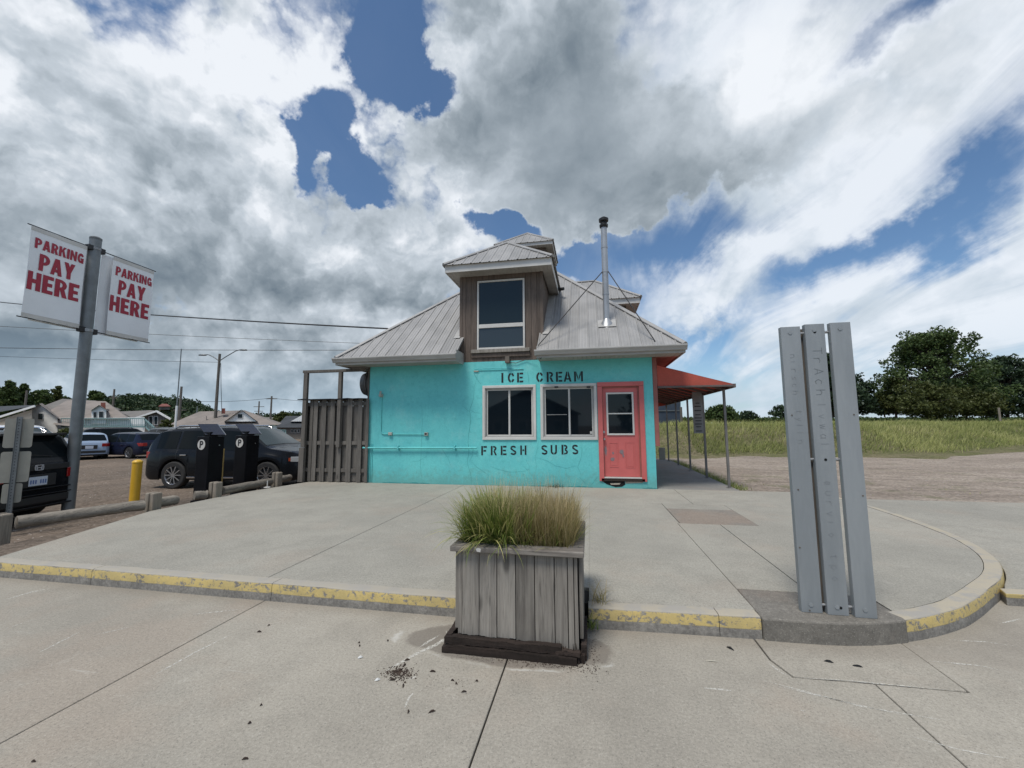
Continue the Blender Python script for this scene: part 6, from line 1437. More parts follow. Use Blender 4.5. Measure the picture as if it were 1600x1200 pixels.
        b = MB(); b.prism([(Lh-.342, sgn*(w2+.022)), (Lh-.40, sgn*(w2+.024)), (Lh-.40, sgn*(w2-.04)), (Lh-.342, sgn*(w2-.04))], zf-.18, zf-.09); K(b, 'side_marker', M['amber'], fixn=True)
        b = MB(); y, z = sidept(pr['win'][-1][0]+.1, 0); b.lathe([(0, -.08), (.07, -.05), (.08, 0), (.07, .06), (0, .08)], n=12); b.v = [(v_[0]*.8+pr['gh'][0]+.35, v_[1]*1.3+sgn*(y+.13), v_[2]+z+.06) for v_ in b.v]; K(b, 'mirror', mt, smooth=60)
        for hx in (pr['win'][1][0]+.12, pr['win'][1][1]+.13):
            b = MB(); w3 = halfw(hx); b.box((hx, sgn*w3-.012+sgn*.012, ip(pr['belt'], hx)-.16), (hx+.20, sgn*w3+.012+sgn*.012, ip(pr['belt'], hx)-.13)); K(b, 'door_handle', M['chrome'] if detail else M['trim'], bevel=.006)
        if detail:
            for hx in (pr['win'][1][0]-.02, pr['win'][1][1]+.04, pr['win'][2][1]+.12):
                b = MB(); vs = []
                for x in (hx-.006, hx+.006):
                    for q_ in section(hx)[1:6]: vs.append((x, sgn*(q_[0]+.003), q_[1]))
                b.add(vs, [(k, k+1, 6+k, 5+k) for k in range(4)]); K(b, 'door_seam', M['trim'])
            b = MB(); b.box((pr['wx'][0]+ra+.02, sgn*(pr['W']+.0)-.02, pr['low']+.06), (pr['wx'][1]-ra-.02, sgn*(pr['W']+.0)+.014, pr['low']+.10)); K(b, 'sill_strip', M['chrome'], bevel=.004)
        if pr['rails']:
            b = MB(); y_, z_ = section(-.5)[7]; b.tube([(-1.75, sgn*(y_-.0), 1.02*z_-.06), (-1.6, sgn*y_, z_+.055), (.2, sgn*y_, z_+.06), (.35, sgn*y_, z_-.01)], .018, 8); K(b, 'roof_rail', M['chrome'] if detail else M['trim'], smooth=50)
    b = MB(); b.box((-Lh-.015, -halfw(-Lh)+.03, .36), (-Lh+.12, halfw(-Lh)-.03, .50)); K(b, 'rear_bumper', M['trim'], bevel=.02)
    b = MB(); b.box((-Lh-.02, -.32, zb-.38 if kind != 'van' else .7), (-Lh-.008, .32, zb-.16)); K(b, 'plate_recess', M['trim'], bevel=.004)
    b = MB(); b.box((-Lh-.026, -.16, zb-.36), (-Lh-.0205, .16, zb-.20)); pl2 = K(b, 'number_plate', M['plate'], bevel=.003)
    if detail:
        for k in range(7):
            if k == 3: continue
            b = MB(); y = -.125+k*.042; b.box((-Lh-.028, y-.013, zb-.325), (-Lh-.0265, y+.011, zb-.255)); K(b, 'plate_character', M['platetext'], pl2)
        b = MB()
        zf = ip(pr['top'], Lh-.05); b.box((Lh-.05, -.58, zf-.42), (Lh+.004, .58, zf-.16)); gr = K(b, 'grille', M['trim'], bevel=.01)
        for k in range(3): b = MB(); b.box((Lh+.005, -.56, zf-.38+k*.085), (Lh+.014, .56, zf-.355+k*.085)); K(b, 'grille_bar', M['chrome'], gr)
        b = MB(); b.box((Lh-.06, -.7, .34), (Lh+.006, .7, .40)); K(b, 'bumper_trim', M['chrome'], bevel=.01)
        b = MB(); x_s = pr['top'][3][0]-.10; y_s = section(pr['top'][3][0])[7][0]; b.prism([(x_s-.08, -y_s+.05), (x_s-.08, y_s-.05), (x_s+.22, y_s), (x_s+.22, -y_s)], pr['top'][3][1]-.01, pr['top'][3][1]+.035); K(b, 'spoiler', M['trim'], bevel=.01, fixn=True)
    if badge:   # upright H in a rounded frame, as on the tailgate in the photograph
        zc2 = zb-.035; fr = [(-.062, -.045), (-.072, 0), (-.062, .045), (.062, .045), (.072, 0), (.062, -.045), (-.062, -.045)]
        b = MB()
        for a, c2 in zip(fr, fr[1:]): b.beam((-Lh-.020+.02*0, a[0], zc2+a[1]), (-Lh-.020, c2[0], zc2+c2[1]), .012, .011)
        for s_ in (-1, 1): b.beam((-Lh-.020, s_*.036, zc2-.036), (-Lh-.020, s_*.044, zc2+.036), .012, .013)
        b.beam((-Lh-.020, -.036, zc2), (-Lh-.020, .036, zc2), .012, .012); K(b, 'badge', flat('badge_silver', (.6, .6, .62), .35, .2))
        b = MB(); b.box((-Lh-.012, -.55, zb-.09), (-Lh+.06, .55, zb+.02)); K(b, 'tailgate_trim', M['trim'], bevel=.01)
        for k, (z, h_) in enumerate(((.62, .025), (.52, .02), (.30, .03))):
            b = MB(); b.box((-Lh-.03-.01*k, -halfw(-Lh)+.02, z), (-Lh+.05, halfw(-Lh)-.02, z+h_)); K(b, 'bumper_line', mt, bevel=.008)
        b = MB(); p0_ = section(pr['top'][2][0]+.05); b.beam((x_r0-.0, -.30, ip(pr['top'], x_r0)+.03), (x_r0+.03, .18, ip(pr['top'], x_r0)+.09), .012, .02); K(b, 'rear_wiper', M['trim'])
    return e_
CZ = LOT-.01
# the nearest car: its tail towards the plaza
hd = math.atan2(-.26, -.966); rdir = Vector((-.26, .966, 0)); c1 = AD(141, 8.5, 0)
cc = c1 - rdir*.92 + Vector((-.966, -.26, 0))*2.275
car('cuv', 'black', 'parked_car', 'black crossover seen from behind at the left edge, behind the sign post', (cc.x, cc.y, CZ), hd, badge=True)
car('suv', 'black', 'parked_car', 'black sport utility with alloy wheels, side on behind the pay machines', (-10.46, 10.93, CZ), R_(5))
def far_car(kind, paint, u, depth, rot, label, **kw):
    p = AD(u, depth); return car(kind, paint, 'parked_car', label, (p.x, p.y, CZ), R_(rot), detail=False, **kw)
far_car('hatch', 'lightblue', 134, 24.0, 153, 'light silver blue hatchback seen from behind, right of the banner pole')
far_car('hatch', 'darkblue', 206, 24.5, 176, 'dark blue hatchback in the second row, right of the light blue car')
far_car('suv', 'black', 196, 31.0, 60, 'dark estate with red tail lamps parked behind the dark blue car')
far_car('suv', 'grey', 262, 30.0, 165, 'dark grey car just behind the tail of the big black one')
far_car('van', 'white', 30, 26, 10, 'white van whose roof shows above the black crossover')
far_car('cuv', 'blue', -2, 26.0, 190, 'blue car at the far left behind the black crossover')
far_car('suv', 'white', 300, 33.0, 172, 'white topped vehicle parked behind the big black sport utility')

# ================================================================== far row: houses, poles, hill
def U(px, py, depth):
    d = ray(px, py); h_ = d.x*(-math.sin(YAW))+d.y*math.cos(YAW); t_ = depth/h_; return Vector((t_*d.x, t_*d.y, EYE+t_*d.z))
def polyx(mb, pts, depth, thick):
    """solid of real thickness: its front face measured at one distance"""
    P = [U(u, v, depth) for u, v in pts]; c_ = sum(P, Vector())/len(P); n_ = Vector((-c_.x, -c_.y, 0)).normalized(); mb.slab(P, thick, n_); return mb
def facex(mb, pts): mb.add([U(*p) for p in pts], [tuple(range(len(pts)))]); return mb
def HB(par):
    def K(mb, name, mats, parent=None, label=None, **kw):
        o = mb.build(name, mats, None, **kw); o.parent = parent or par
        o.matrix_parent_inverse = Matrix.Translation(-Vector(par.location)) if parent is None else Matrix.Identity(4)
        if label: o['label'] = label
        return o
    return K
def roofmat(name, c1, c2):
    m, t, b = newmat(name); c = t.node('ShaderNodeTexCoord').outputs['Object']; z = t.sep(c)[2]
    n1 = t.noise(c, .8, 5, .6); n2 = t.noise(t.mapping(c, scale=(1, 1, 3)), 6, 3, .6); w_ = t.math('FRACT', t.math('MULTIPLY', z, 5.5))
    col = t.mix(t.mr(n1, .35, .65), c1, c2); col = t.mix(t.math('MULTIPLY', t.mr(w_, .8, .95), .4), col, tuple(x*.5 for x in c1)); col = t.mix(t.math('MULTIPLY', n2, .3), col, tuple(x*.7 for x in c2))
    t.put(b.inputs['Base Color'], col); b.inputs['Roughness'].default_value = .9; return m
M['shingle_tan'] = roofmat('tan_shingles', (.26, .225, .20), (.20, .175, .155)); M['shingle_grey'] = roofmat('grey_shingles', (.19, .18, .16), (.15, .14, .13)); M['shingle_dark'] = roofmat('dark_shingles', (.055, .06, .068), (.04, .045, .05))
M['housewhite'] = pmat('house_white', (.78, .78, .76), (.70, .70, .68), 1, .7, rnd=0, stretch=(1, 1, 6)); M['housetan'] = pmat('house_tan', (.55, .48, .38), (.47, .41, .33), 1, .8, rnd=0); M['housegrey'] = pmat('house_grey', (.17, .155, .14), (.13, .12, .11), 1, .8, rnd=0)
M['teal'] = pmat('teal_rail', (.20, .31, .31), (.16, .26, .26), 3, .6, rnd=.05); M['brick'] = pmat('red_brick', (.20, .06, .045), (.15, .05, .04), 6, .9, rnd=0)
M['farglass'] = flat('far_glass', (.02, .03, .035), .08)
def win_(K, par, u0, v0, u1, v1, depth, frame=.7):
    b = MB(); polyx(b, [(u0-frame, v1+frame), (u1+frame, v1+frame), (u1+frame, v0-frame), (u0-frame, v0-frame)], depth-.06, .05); w = K(b, 'window', M['housewhite'])
    b = MB(); polyx(b, [(u0, v1), (u1, v1), (u1, v0), (u0, v0)], depth-.08, .018); K(b, 'pane', M['farglass'], w); return w
GZ = lambda depth, u=100: 668+ (EYE-LOT)/depth*635     # picture row of the lot's surface
# -- house with the raised teal deck
d0 = 40
hA = empty('deck_house', U(120, 690, d0)); tag(hA, 'white cottage with tan hipped roof, little gabled dormer and a raised teal deck', 'house'); K = HB(hA)
b = MB(); polyx(b, [(60, 700), (226, 700), (226, 652), (60, 652)], d0, 8); K(b, 'wall', M['housewhite'])
b = MB(); facex(b, [(55, 655, d0-.4), (202, 655, d0-.4), (165, 627, d0+4.5), (105, 625, d0+4.5)]); facex(b, [(202, 655, d0-.4), (205, 654, d0+9), (165, 627, d0+4.5)]); facex(b, [(55, 655, d0-.4), (105, 625, d0+4.5), (60, 654, d0+9)]); rfA = K(b, 'roof', M['shingle_tan'])
b = MB(); facex(b, [(52, 640, d0+4), (165, 640, d0+4), (150, 626, d0+8), (98, 623, d0+8)]); facex(b, [(165, 640, d0+4), (190, 640, d0+10), (150, 626, d0+8)]); K(b, 'roof', M['shingle_grey'])
b = MB(); polyx(b, [(32, 698), (90, 698), (90, 653), (61, 632), (32, 653)], d0-3, 7); wg = K(b, 'gable_wall', M['housewhite'])
b = MB(); facex(b, [(61, 631, d0-3.3), (93, 655, d0-3.3), (97, 653, d0+5), (66, 630, d0+5)]); facex(b, [(61, 631, d0-3.3), (66, 630, d0+5), (30, 652, d0+5), (28, 655, d0-3.3)]); K(b, 'roof', M['shingle_tan'])
win_(K, hA, 59.5, 646, 66.5, 655, d0-3)
b = MB(); polyx(b, [(143, 662), (166, 662), (166, 641), (154.5, 634), (143, 641)], d0-.2, 4); K(b, 'dormer', M['housewhite'])
b = MB(); facex(b, [(154.5, 633, d0-.45), (168, 642, d0-.45), (170, 641, d0+4), (157, 633, d0+4)]); facex(b, [(154.5, 633, d0-.45), (157, 633, d0+4), (144, 641, d0+4), (141, 642, d0-.45)]); K(b, 'roof', M['shingle_grey'])
win_(K, hA, 146, 644, 150.5, 652, d0-.2); win_(K, hA, 154.5, 643, 161, 652, d0-.2)
b = MB(); polyx(b, [(157.5, 640), (165, 640), (165, 629), (157.5, 629)], d0+1.5, .7); K(b, 'chimney', M['brick'], rfA)
# deck: floor, rails, balusters, stair, posts
dz = d0-2.6
b = MB(); polyx(b, [(95, 668), (226, 668), (226, 665.2), (95, 665.2)], dz, 2.4); K(b, 'deck_floor', M['teal'])
b = MB(); polyx(b, [(95, 654.6), (226, 654.6), (226, 653.2), (95, 653.2)], dz, .1); K(b, 'deck_rail', M['teal'])
b = MB(); polyx(b, [(95, 664.4), (226, 664.4), (226, 663.4), (95, 663.4)], dz, .1); K(b, 'deck_rail', M['teal'])
for i in range(44):
    u = 96+i*3; wd = .35 if i % 6 else .7; b = MB(); polyx(b, [(u-wd, 665.2), (u+wd, 665.2), (u+wd, 654.6), (u-wd, 654.6)], dz+.02, .05); K(b, 'baluster', M['teal'])
for u in (106, 146, 186, 224): b = MB(); polyx(b, [(u-.8, 700), (u+.8, 700), (u+.8, 668), (u-.8, 668)], dz+.1, .12); K(b, 'deck_post', M['housewhite'] if u != 106 else M['housegrey'])
for o_, w_ in (((226, 655), (250, 676)), ((226, 666), (248, 686))):
    b = MB(); b.beam(U(*o_, dz+.1), U(*w_, dz+.1), .08, .10); K(b, 'stair_rail', M['teal'])
for i in range(9):
    f = i/8; b = MB(); u = 227+f*20; v = 667+f*18; b.beam(U(u, v, dz+.1), U(u, v-10.5, dz+.1), .05, .05); K(b, 'baluster', M['teal'])
b = MB(); facex(b, [(83, 663, dz-1.), (120, 667, dz-1.), (112, 654, dz+1.5), (88, 653, dz+1.5)]); K(b, 'porch_roof', M['shingle_tan'])
for (u0, v0, u1, v1) in ((128, 671, 133, 680), (142, 671, 148, 682), (172, 672, 178, 680), (198, 671, 206, 682)): win_(K, hA, u0, v0, u1, v1, d0)
# -- far left house with dark roof and tan gable wall
d1 = 33; hB_ = empty('tan_house', U(10, 690, d1)); tag(hB_, 'tan house with a dark roof and white fascia at the far left', 'house'); K = HB(hB_)
b = MB(); polyx(b, [(-120, 700), (50, 700), (50, 640), (-40, 668)], d1, 9); K(b, 'wall', M['housetan'])
b = MB(); facex(b, [(54, 634, d1-.4), (50, 633, d1+10), (-140, 640, d1+10), (-140, 668, d1-.4)]); K(b, 'roof', M['shingle_dark']); b = MB(); b.beam(U(54.5, 634.5, d1-.45), U(-60, 670, d1-.45), .08, .16); K(b, 'fascia', M['housewhite'])
# -- brown gabled cottage
d2 = 52; hC = empty('brown_cottage', U(235, 685, d2)); tag(hC, 'small brown cottage with white bargeboards between the deck house and the tan roofed house', 'house'); K = HB(hC)
b = MB(); polyx(b, [(212, 690), (266, 690), (266, 655), (244.5, 643.5), (222, 653), (212, 655)], d2, 8); K(b, 'wall', M['housegrey'])
b = MB(); facex(b, [(244.5, 642, d2-.4), (268, 655.5, d2-.4), (264, 653, d2+9), (235, 641, d2+9)]); facex(b, [(244.5, 642, d2-.4), (235, 641, d2+9), (188, 643, d2+9), (208, 654, d2-.4)]); K(b, 'roof', M['housegrey'])
for a_, c2 in (((244.5, 642.5), (266.5, 655)), ((244.5, 642.5), (209, 654))): b = MB(); b.beam(U(*a_, d2-.45), U(*c2, d2-.45), .08, .22); K(b, 'bargeboard', M['housewhite'])
win_(K, hC, 233, 651, 238, 663, d2, .9); win_(K, hC, 241, 651, 246, 663, d2, .9)
# -- tan roofed house in the middle
d3 = 48; hD = empty('hipped_house', U(350, 690, d3)); tag(hD, 'low white house with a wide tan hipped roof, front gable and red chimney', 'house'); K = HB(hD)
b = MB(); polyx(b, [(262, 695), (432, 695), (432, 664), (262, 666)], d3, 9); K(b, 'wall', M['housewhite'])
b = MB(); facex(b, [(256, 667, d3-.6), (436, 663.5, d3-.6), (382, 641, d3+4.5), (312, 643, d3+4.5)]); facex(b, [(436, 663.5, d3-.6), (440, 661, d3+9.5), (382, 641, d3+4.5)]); facex(b, [(256, 667, d3-.6), (312, 643, d3+4.5), (262, 664, d3+9.5)]); rfD = K(b, 'roof', M['shingle_tan'])
b = MB(); polyx(b, [(352, 658.5), (401, 658.5), (377, 641)], d3-.3, 5); K(b, 'gable', M['housewhite'])
b = MB(); facex(b, [(377, 640, d3-.6), (403, 659, d3-.6), (400, 657, d3+5), (378, 640, d3+5)]); facex(b, [(377, 640, d3-.6), (378, 640, d3+5), (352, 657, d3+5), (350, 659, d3-.6)]); K(b, 'roof', M['shingle_tan'])
win_(K, hD, 371.5, 647, 378.5, 653, d3-.3, .8); win_(K, hD, 414, 667, 423, 671, d3)
b = MB(); polyx(b, [(346, 646), (352, 646), (352, 638), (346, 638)], d3+2, .8); K(b, 'chimney', M['brick'], rfD)
b = MB(); polyx(b, [(322, 656), (323.2, 656), (323.2, 650), (322, 650)], d3+1.2, .2); K(b, 'vent_pipe', M['housegrey'], rfD)
b = MB(); polyx(b, [(388, 684), (447, 684), (447, 681.5), (388, 681.5)], d3-4, 3.6); K(b, 'deck_floor', M['teal'])
for i in range(20): b = MB(); u = 389+i*3; polyx(b, [(u-.9, 681.5), (u+1.1, 681.5), (u+1.1, 672.5), (u-.9, 672.5)], d3-4, .05); K(b, 'deck_board', M['teal'])
b = MB(); polyx(b, [(388, 672.4), (447, 672.4), (447, 671.4), (388, 671.4)], d3-4.05, .1); K(b, 'deck_rail', M['teal'])
# -- dark roofed house by the fence
d4 = 60; hE = empty('dark_roofed_house', U(450, 690, d4)); tag(hE, 'dark roofed house with a white gable just left of the board fence', 'house'); K = HB(hE)
b = MB(); polyx(b, [(436, 690), (500, 690), (500, 667), (436, 667)], d4, 9); K(b, 'wall', M['housegrey'])
b = MB(); facex(b, [(430, 668, d4-.5), (505, 668, d4-.5), (505, 650, d4+5), (447, 650, d4+5)]); K(b, 'roof', M['shingle_dark'])
b = MB(); polyx(b, [(454, 658.5), (492, 658.5), (473, 648)], d4+1.2, 4); K(b, 'gable', M['housewhite'])
for u in (455, 460, 465): win_(K, hE, u, 671, u+2.6, 676, d4, .4)
d5 = 85; hF = empty('grey_house', U(400, 680, d5)); tag(hF, 'grey roofed house beyond the tan hipped roof', 'house'); K = HB(hF)
b = MB(); polyx(b, [(396, 680), (450, 680), (450, 661), (396, 661)], d5, 8); K(b, 'wall', M['housegrey'])
b = MB(); facex(b, [(392, 662, d5-.5), (455, 662, d5-.5), (445, 652, d5+5), (402, 652, d5+5)]); K(b, 'roof', M['shingle_grey'])
# -- low timber railing of the far car park edge
rl = empty('timber_rail', U(440, 697, 40)); tag(rl, 'low timber guard rail at the far edge of the car park', 'rail'); K = HB(rl)
b = MB(); b.beam(U(425, 690.5, 40), U(520, 690.5, 40), .18, .16); K(b, 'rail', M['logwood'])
for u in (437, 451, 466, 481, 496): b = MB(); b.beam(U(u, 699, 40), U(u, 690, 40), .22, .22); K(b, 'post', M['logwood'])
# -- red roofed house up on the hill
d6 = 150; hG = empty('hill_house', U(258, 640, d6)); tag(hG, 'red roofed house among the trees on the hillside', 'house'); K = HB(hG)
b = MB(); polyx(b, [(249, 640), (265, 640), (265, 634), (249, 634)], d6, 8); K(b, 'wall', M['housegrey'])
b = MB(); facex(b, [(247, 635, d6-1), (267, 635, d6-1), (261, 631, d6+4), (253, 631, d6+4)]); K(b, 'roof', M['brick'])

# -- poles, lamps, mast
M['polewood'] = wood('pole_wood', (.16, .145, .125), (.11, .10, .09), axis=2)
def pole(u, v_top, v_base, depth, w0, name, label, arms=None, mat='polewood', cat='pole'):
    p = U(u[1], v_base, depth); q = U(u[0], v_top, depth); q.x, q.y = p.x, p.y
    e_ = empty(name, (p.x, p.y, LOT)); tag(e_, label, cat); b = MB(); b.cyl((0, 0, -.3), (0, 0, q.z-LOT), w0, 12, w0*.7); b.build('shaft', M[mat], e_, smooth=40); return e_, q.z-LOT
def crossarm(e_, z, w_, rot=0):
    b = MB(); c_, s_ = math.cos(YAW+rot), math.sin(YAW+rot); b.beam((-c_*w_, -s_*w_, z), (c_*w_, s_*w_, z), .1, .12); b.build('cross_arm', M['polewood'], e_)
dL = 50
sl3, ht = pole((340, 334), 553, 690, dL, .20, 'street_lamp', 'wooden street lamp pole with two curved lamp arms, behind the black sport utility', cat='street lamp')
ex = Vector((math.cos(YAW), math.sin(YAW), 0)); k_ = dL/635*1.1
for sx, du in ((-1, (-22, 2)), (1, (30, -5))):
    b = MB(); b.tube([(0, 0, ht-.9), ex*(sx*.8)+Vector((0, 0, ht-.35)), ex*(du[0]*k_*.75)+Vector((0, 0, ht+.05-du[1]*k_*.7)), ex*(du[0]*k_*.95)+Vector((0, 0, ht+.08-du[1]*k_))], .06, 8); b.build('lamp_arm', M['galv'], sl3, smooth=50)
    b = MB(); c_ = ex*(du[0]*k_*1.12)+Vector((0, 0, ht+.05-du[1]*k_)); b.lathe([(0, -.12), (.25, -.08), (.28, 0), (.18, .10), (0, .13)], n=14); b.v = [tuple(ex*(v_[0]*1.9)+Vector((-ex.y, ex.x, 0))*v_[1]*.8+Vector((0, 0, v_[2]))+c_) for v_ in b.v]; b.build('lamp_head', M['galv'], sl3, smooth=60)
b = MB(); b.tube([(.25, 0, ht-1.2), (.5, 0, ht-4), (.9, 0, ht-7.5)], .03, 6); b.build('down_cable', M['black'], sl3)
e_, h_ = pole((283, 277), 604, 690, 55, .19, 'utility_pole', 'bare grey utility pole left of the street lamp'); crossarm(e_, h_-3.2, .9)
e_, h_ = pole((423, 421), 619, 685, 62, .17, 'utility_pole', 'utility pole left of the board fence'); crossarm(e_, h_-.4, .8)
e_, h_ = pole((402, 402), 627, 680, 90, .20, 'utility_pole', 'far utility pole with stacked cross arms above the grey roof')
for z in (1.2, 2.2, 3.2): crossarm(e_, h_-z, 1.4-.2*z)
e_, h_ = pole((174, 172), 608, 680, 70, .19, 'utility_pole', 'utility pole standing behind the chimney of the deck house'); crossarm(e_, h_-1.5, .7)
e_, h_ = pole((34, 34), 610, 680, 60, .17, 'utility_pole', 'short tan pole at the far left above the dark roof')
e_, h_ = pole((305, 305), 635, 680, 75, .12, 'utility_pole', 'thin pale post at the foot of the wooded hill', mat='galv')
e_, h_ = pole((280.5, 272), 545, 690, 46, .07, 'radio_mast', 'very thin pale mast between the brown cottage and the street lamp', mat='galv', cat='mast')
b = MB(); b.cyl((0, 0, 0), (0, 0, 4.2), .11, 10); b.build('mast_base', M['housewhite'], e_, smooth=40)

# -- overhead wires
def hip_at(u):
    a_ = Vector((ex0, ey0, EZ))
    for i in range(400):
        p = a_.lerp(APEX, i/400); d = p-Vector((0, 0, EYE)); px = 800+FPX*d.dot(RR)/d.dot(FW)
        if px > u: return p
def wire(p, q, r, sag, name, label, mat='black', cat='wire'):
    p = Vector(p); q = Vector(q); b = MB(); n_ = 24; b.tube([p.lerp(q, i/n_)-Vector((0, 0, sag*4*(i/n_)*(1-i/n_))) for i in range(n_+1)], r, 5); o = b.build(name, M[mat], None, smooth=60); tag(o, label, cat); return o
hp_ = hip_at(606)+Vector((0, -.02, .05))
wire(U(-160, 452, 26), hp_, .022, .25, 'power_cable', 'thick black service cable running to the left slope of the metal roof')
wire(U(-200, 498, 48), U(700, 541, 60), .030, .3, 'overhead_wire', 'upper thin grey wire behind the parking banners')
wire(U(-200, 540, 50), U(720, 546, 58), .038, .3, 'overhead_wire', 'dark horizontal wire just above the street lamp')
wire(U(-200, 548, 60), U(340, 566, 50), .022, .2, 'overhead_wire', 'faint wire ending at the street lamp pole')
wire(U(283, 626, 55), U(423, 622, 62), .025, .3, 'overhead_wire', 'low wire between the bare pole and the pole by the fence')
wire(U(423, 622, 62), U(640, 634, 70), .025, .3, 'overhead_wire', 'low wire running right behind the board fence')

# ================================================================== trees, hill, dune grass
def leafcloud(blobs, n, size, seed, squash=.8, shell=.55):
    """leaf-sized faces spread through the volume of many small clumps; blobs: (x,y,z,r)"""
    r = np.random.default_rng(seed); B_ = np.array(blobs, float); w_ = B_[:, 3]**2; idx = r.choice(len(B_), n, p=w_/w_.sum())
    d = r.normal(size=(n, 3)); d /= np.linalg.norm(d, axis=1)[:, None]; rad = (shell+(1-shell)*r.random(n)**.5)*B_[idx, 3]*(1+.12*r.normal(size=n))
    c = B_[idx, :3]+d*rad[:, None]*np.array([1, 1, squash])
    a = r.normal(size=(n, 3)); a /= np.linalg.norm(a, axis=1)[:, None]; b = np.cross(a, r.normal(size=(n, 3))); b /= np.linalg.norm(b, axis=1)[:, None]
    s_ = size*r.uniform(.6, 1.4, n)[:, None]
    V = np.stack([c-a*s_*.6, c+b*s_*.33, c+a*s_*.6, c-b*s_*.33], 1).reshape(-1, 3); Q = np.arange(n*4).reshape(-1, 4)
    tone = np.repeat(np.clip(r.normal(.5, .2, n)+.12*(B_[idx, 0] % .7-.35), 0, 1), 4); return V, Q, tone
M['leafdark'] = leafmat('dark_leaves', [(0, (.026, .044, .016)), (.5, (.062, .098, .030)), (1, (.13, .17, .055))], .5, .2)
M['leafblue'] = leafmat('blue_green_leaves', [(0, (.017, .032, .020)), (.5, (.036, .062, .032)), (1, (.075, .11, .05))], .5, .2)
M['leafolive'] = leafmat('olive_leaves', [(0, (.035, .045, .014)), (.5, (.07, .085, .024)), (1, (.12, .13, .04))], .5, .25)
M['barkm'] = pmat('tree_bark', (.08, .065, .05), (.05, .04, .032), 6, .9, rnd=.05)
def tree(name, label, base, H, Wd, kind, seed, mat='leafdark', n=9000, leaf=.2, low=.12, group=None, cat='tree', fat=1., limbs=40):
    """base point, height and crown width in metres; limbs carry clumps"""
    r = random.Random(seed); e_ = empty(name, base); tag(e_, label, cat, group); tb = MB(); blobs = []
    th = H*(.55 if kind == 'round' else .9); tr = H*.022+.03
    tb.tube([(0, 0, -.3), (.05*H*r.uniform(-.3, .3), .0, th*.5), (.05*H*r.uniform(-.5, .5), 0, th)], [tr, tr*.7, tr*.3], 8)
    if kind == 'round':
        nb = limbs
        for i in range(nb):
            a = 2.4*i+r.random(); f = r.uniform(low, .97); prof = math.sin(math.pi*min(1, max(.08, (f-low*.3)/(1.02-low*.3)))**.75)**.7
            R = Wd/2*prof*r.uniform(.45, 1.0); p = Vector((math.cos(a)*R, math.sin(a)*R*.8, H*f)); s_ = Vector((0, 0, H*max(.08, f*.55)))
            mid = s_.lerp(p, .5)+Vector((0, 0, .05*H)); tb.tube([s_, mid, p], [tr*.45, tr*.28, tr*.1], 5)
            for k in range(5): blobs.append((p.x+r.gauss(0, Wd*.06), p.y+r.gauss(0, Wd*.06), p.z+r.gauss(0, H*.05), r.uniform(.04, .10)*Wd*fat))
        for k in range(46): a = r.random()*6.28; f = r.uniform(low+.03, .90); q_ = .32*Wd*math.sin(math.pi*min(.95, f+.1))*r.random(); blobs.append((math.cos(a)*q_, math.sin(a)*q_, H*f, .085*Wd*fat))
    else:
        nb = 34
        for i in range(nb):
            f = .08+.9*i/nb; R = Wd/2*(1-f)**.75*r.uniform(.7, 1.05); a = 2.4*i; p = Vector((math.cos(a)*R, math.sin(a)*R, H*f+.02*H)); s_ = Vector((0, 0, H*f-.01*H)); tb.tube([s_, p], [tr*.3, tr*.08], 5)
            for k in range(4): q = s_.lerp(p, .35+.2*k); blobs.append((q.x, q.y, q.z, Wd*fat*(.07+.03*r.random())*(1.15-f*.6)))
        blobs.append((0, 0, H*.97, Wd*.05))
    tb.build('trunk', M['barkm'], e_, smooth=50)
    v, q, tn = leafcloud(blobs, n, leaf, seed); link('crown', npmesh('crown', v, q, M[mat], attr=tn), e_); return e_
def tree_px(name, label, u, v0, v1, wpx, depth, kind, seed, **kw):
    p = U(u, v1, depth); q = U(u, v0, depth); Wd = wpx/FPX*depth*1.12; return tree(name, label, p, (q.z-p.z)*.98, Wd*.92, kind, seed, **kw)
# right-hand trees beyond the dune
tree_px('broadleaf_tree', 'tallest broad dark tree with sky gaps, behind the dune at the right', 1470, 521, 648, 150, 42, 'round', 3, n=32000, leaf=.21, low=.03, limbs=100, fat=.66)
tree_px('broadleaf_tree', 'dark tree at the right edge of the picture, touching the tallest one', 1574, 560, 648, 96, 44, 'round', 8, mat='leafblue', n=20000, leaf=.22, low=.03, limbs=70, fat=.8)
tree_px('bush', 'olive bush at the foot of the tallest tree', 1448, 598, 650, 90, 38, 'round', 21, mat='leafolive', n=10000, leaf=.18, low=.02, cat='bush')
tree_px('bush', 'second olive bush right of the tallest tree, under its crown', 1510, 606, 650, 86, 38.5, 'round', 22, mat='leafolive', n=9000, leaf=.18, low=.02, cat='bush')
tree_px('small_tree', 'small ragged tree left of the tallest one', 1400, 592, 648, 42, 43, 'round', 5, mat='leafolive', n=5000, leaf=.2, low=.1)
tree_px('small_tree', 'low round dark tree between the steel slats and the tall tree', 1382, 614, 648, 44, 50, 'round', 6, mat='leafblue', n=5000, leaf=.24, low=.05)
tree_px('broadleaf_tree', 'pointed dark tree showing behind and right of the steel slats', 1302, 553, 648, 112, 45, 'cone', 11, mat='leafblue', n=17000, leaf=.25)
tree_px('broadleaf_tree', 'dark tree mostly hidden by the steel slats', 1335, 588, 648, 60, 46, 'round', 12, mat='leafblue', n=7000, leaf=.24)
tree_px('shrub', 'wispy shrub just left of the steel slats on the skyline', 1222, 634, 652, 30, 46, 'round', 13, mat='leafblue', n=1500, leaf=.2, cat='shrub')
tree_px('bush', 'dark rounded bush on the skyline right of the awning', 1128, 634, 655, 48, 48, 'round', 14, mat='leafdark', n=5000, leaf=.22, low=.0, cat='bush')
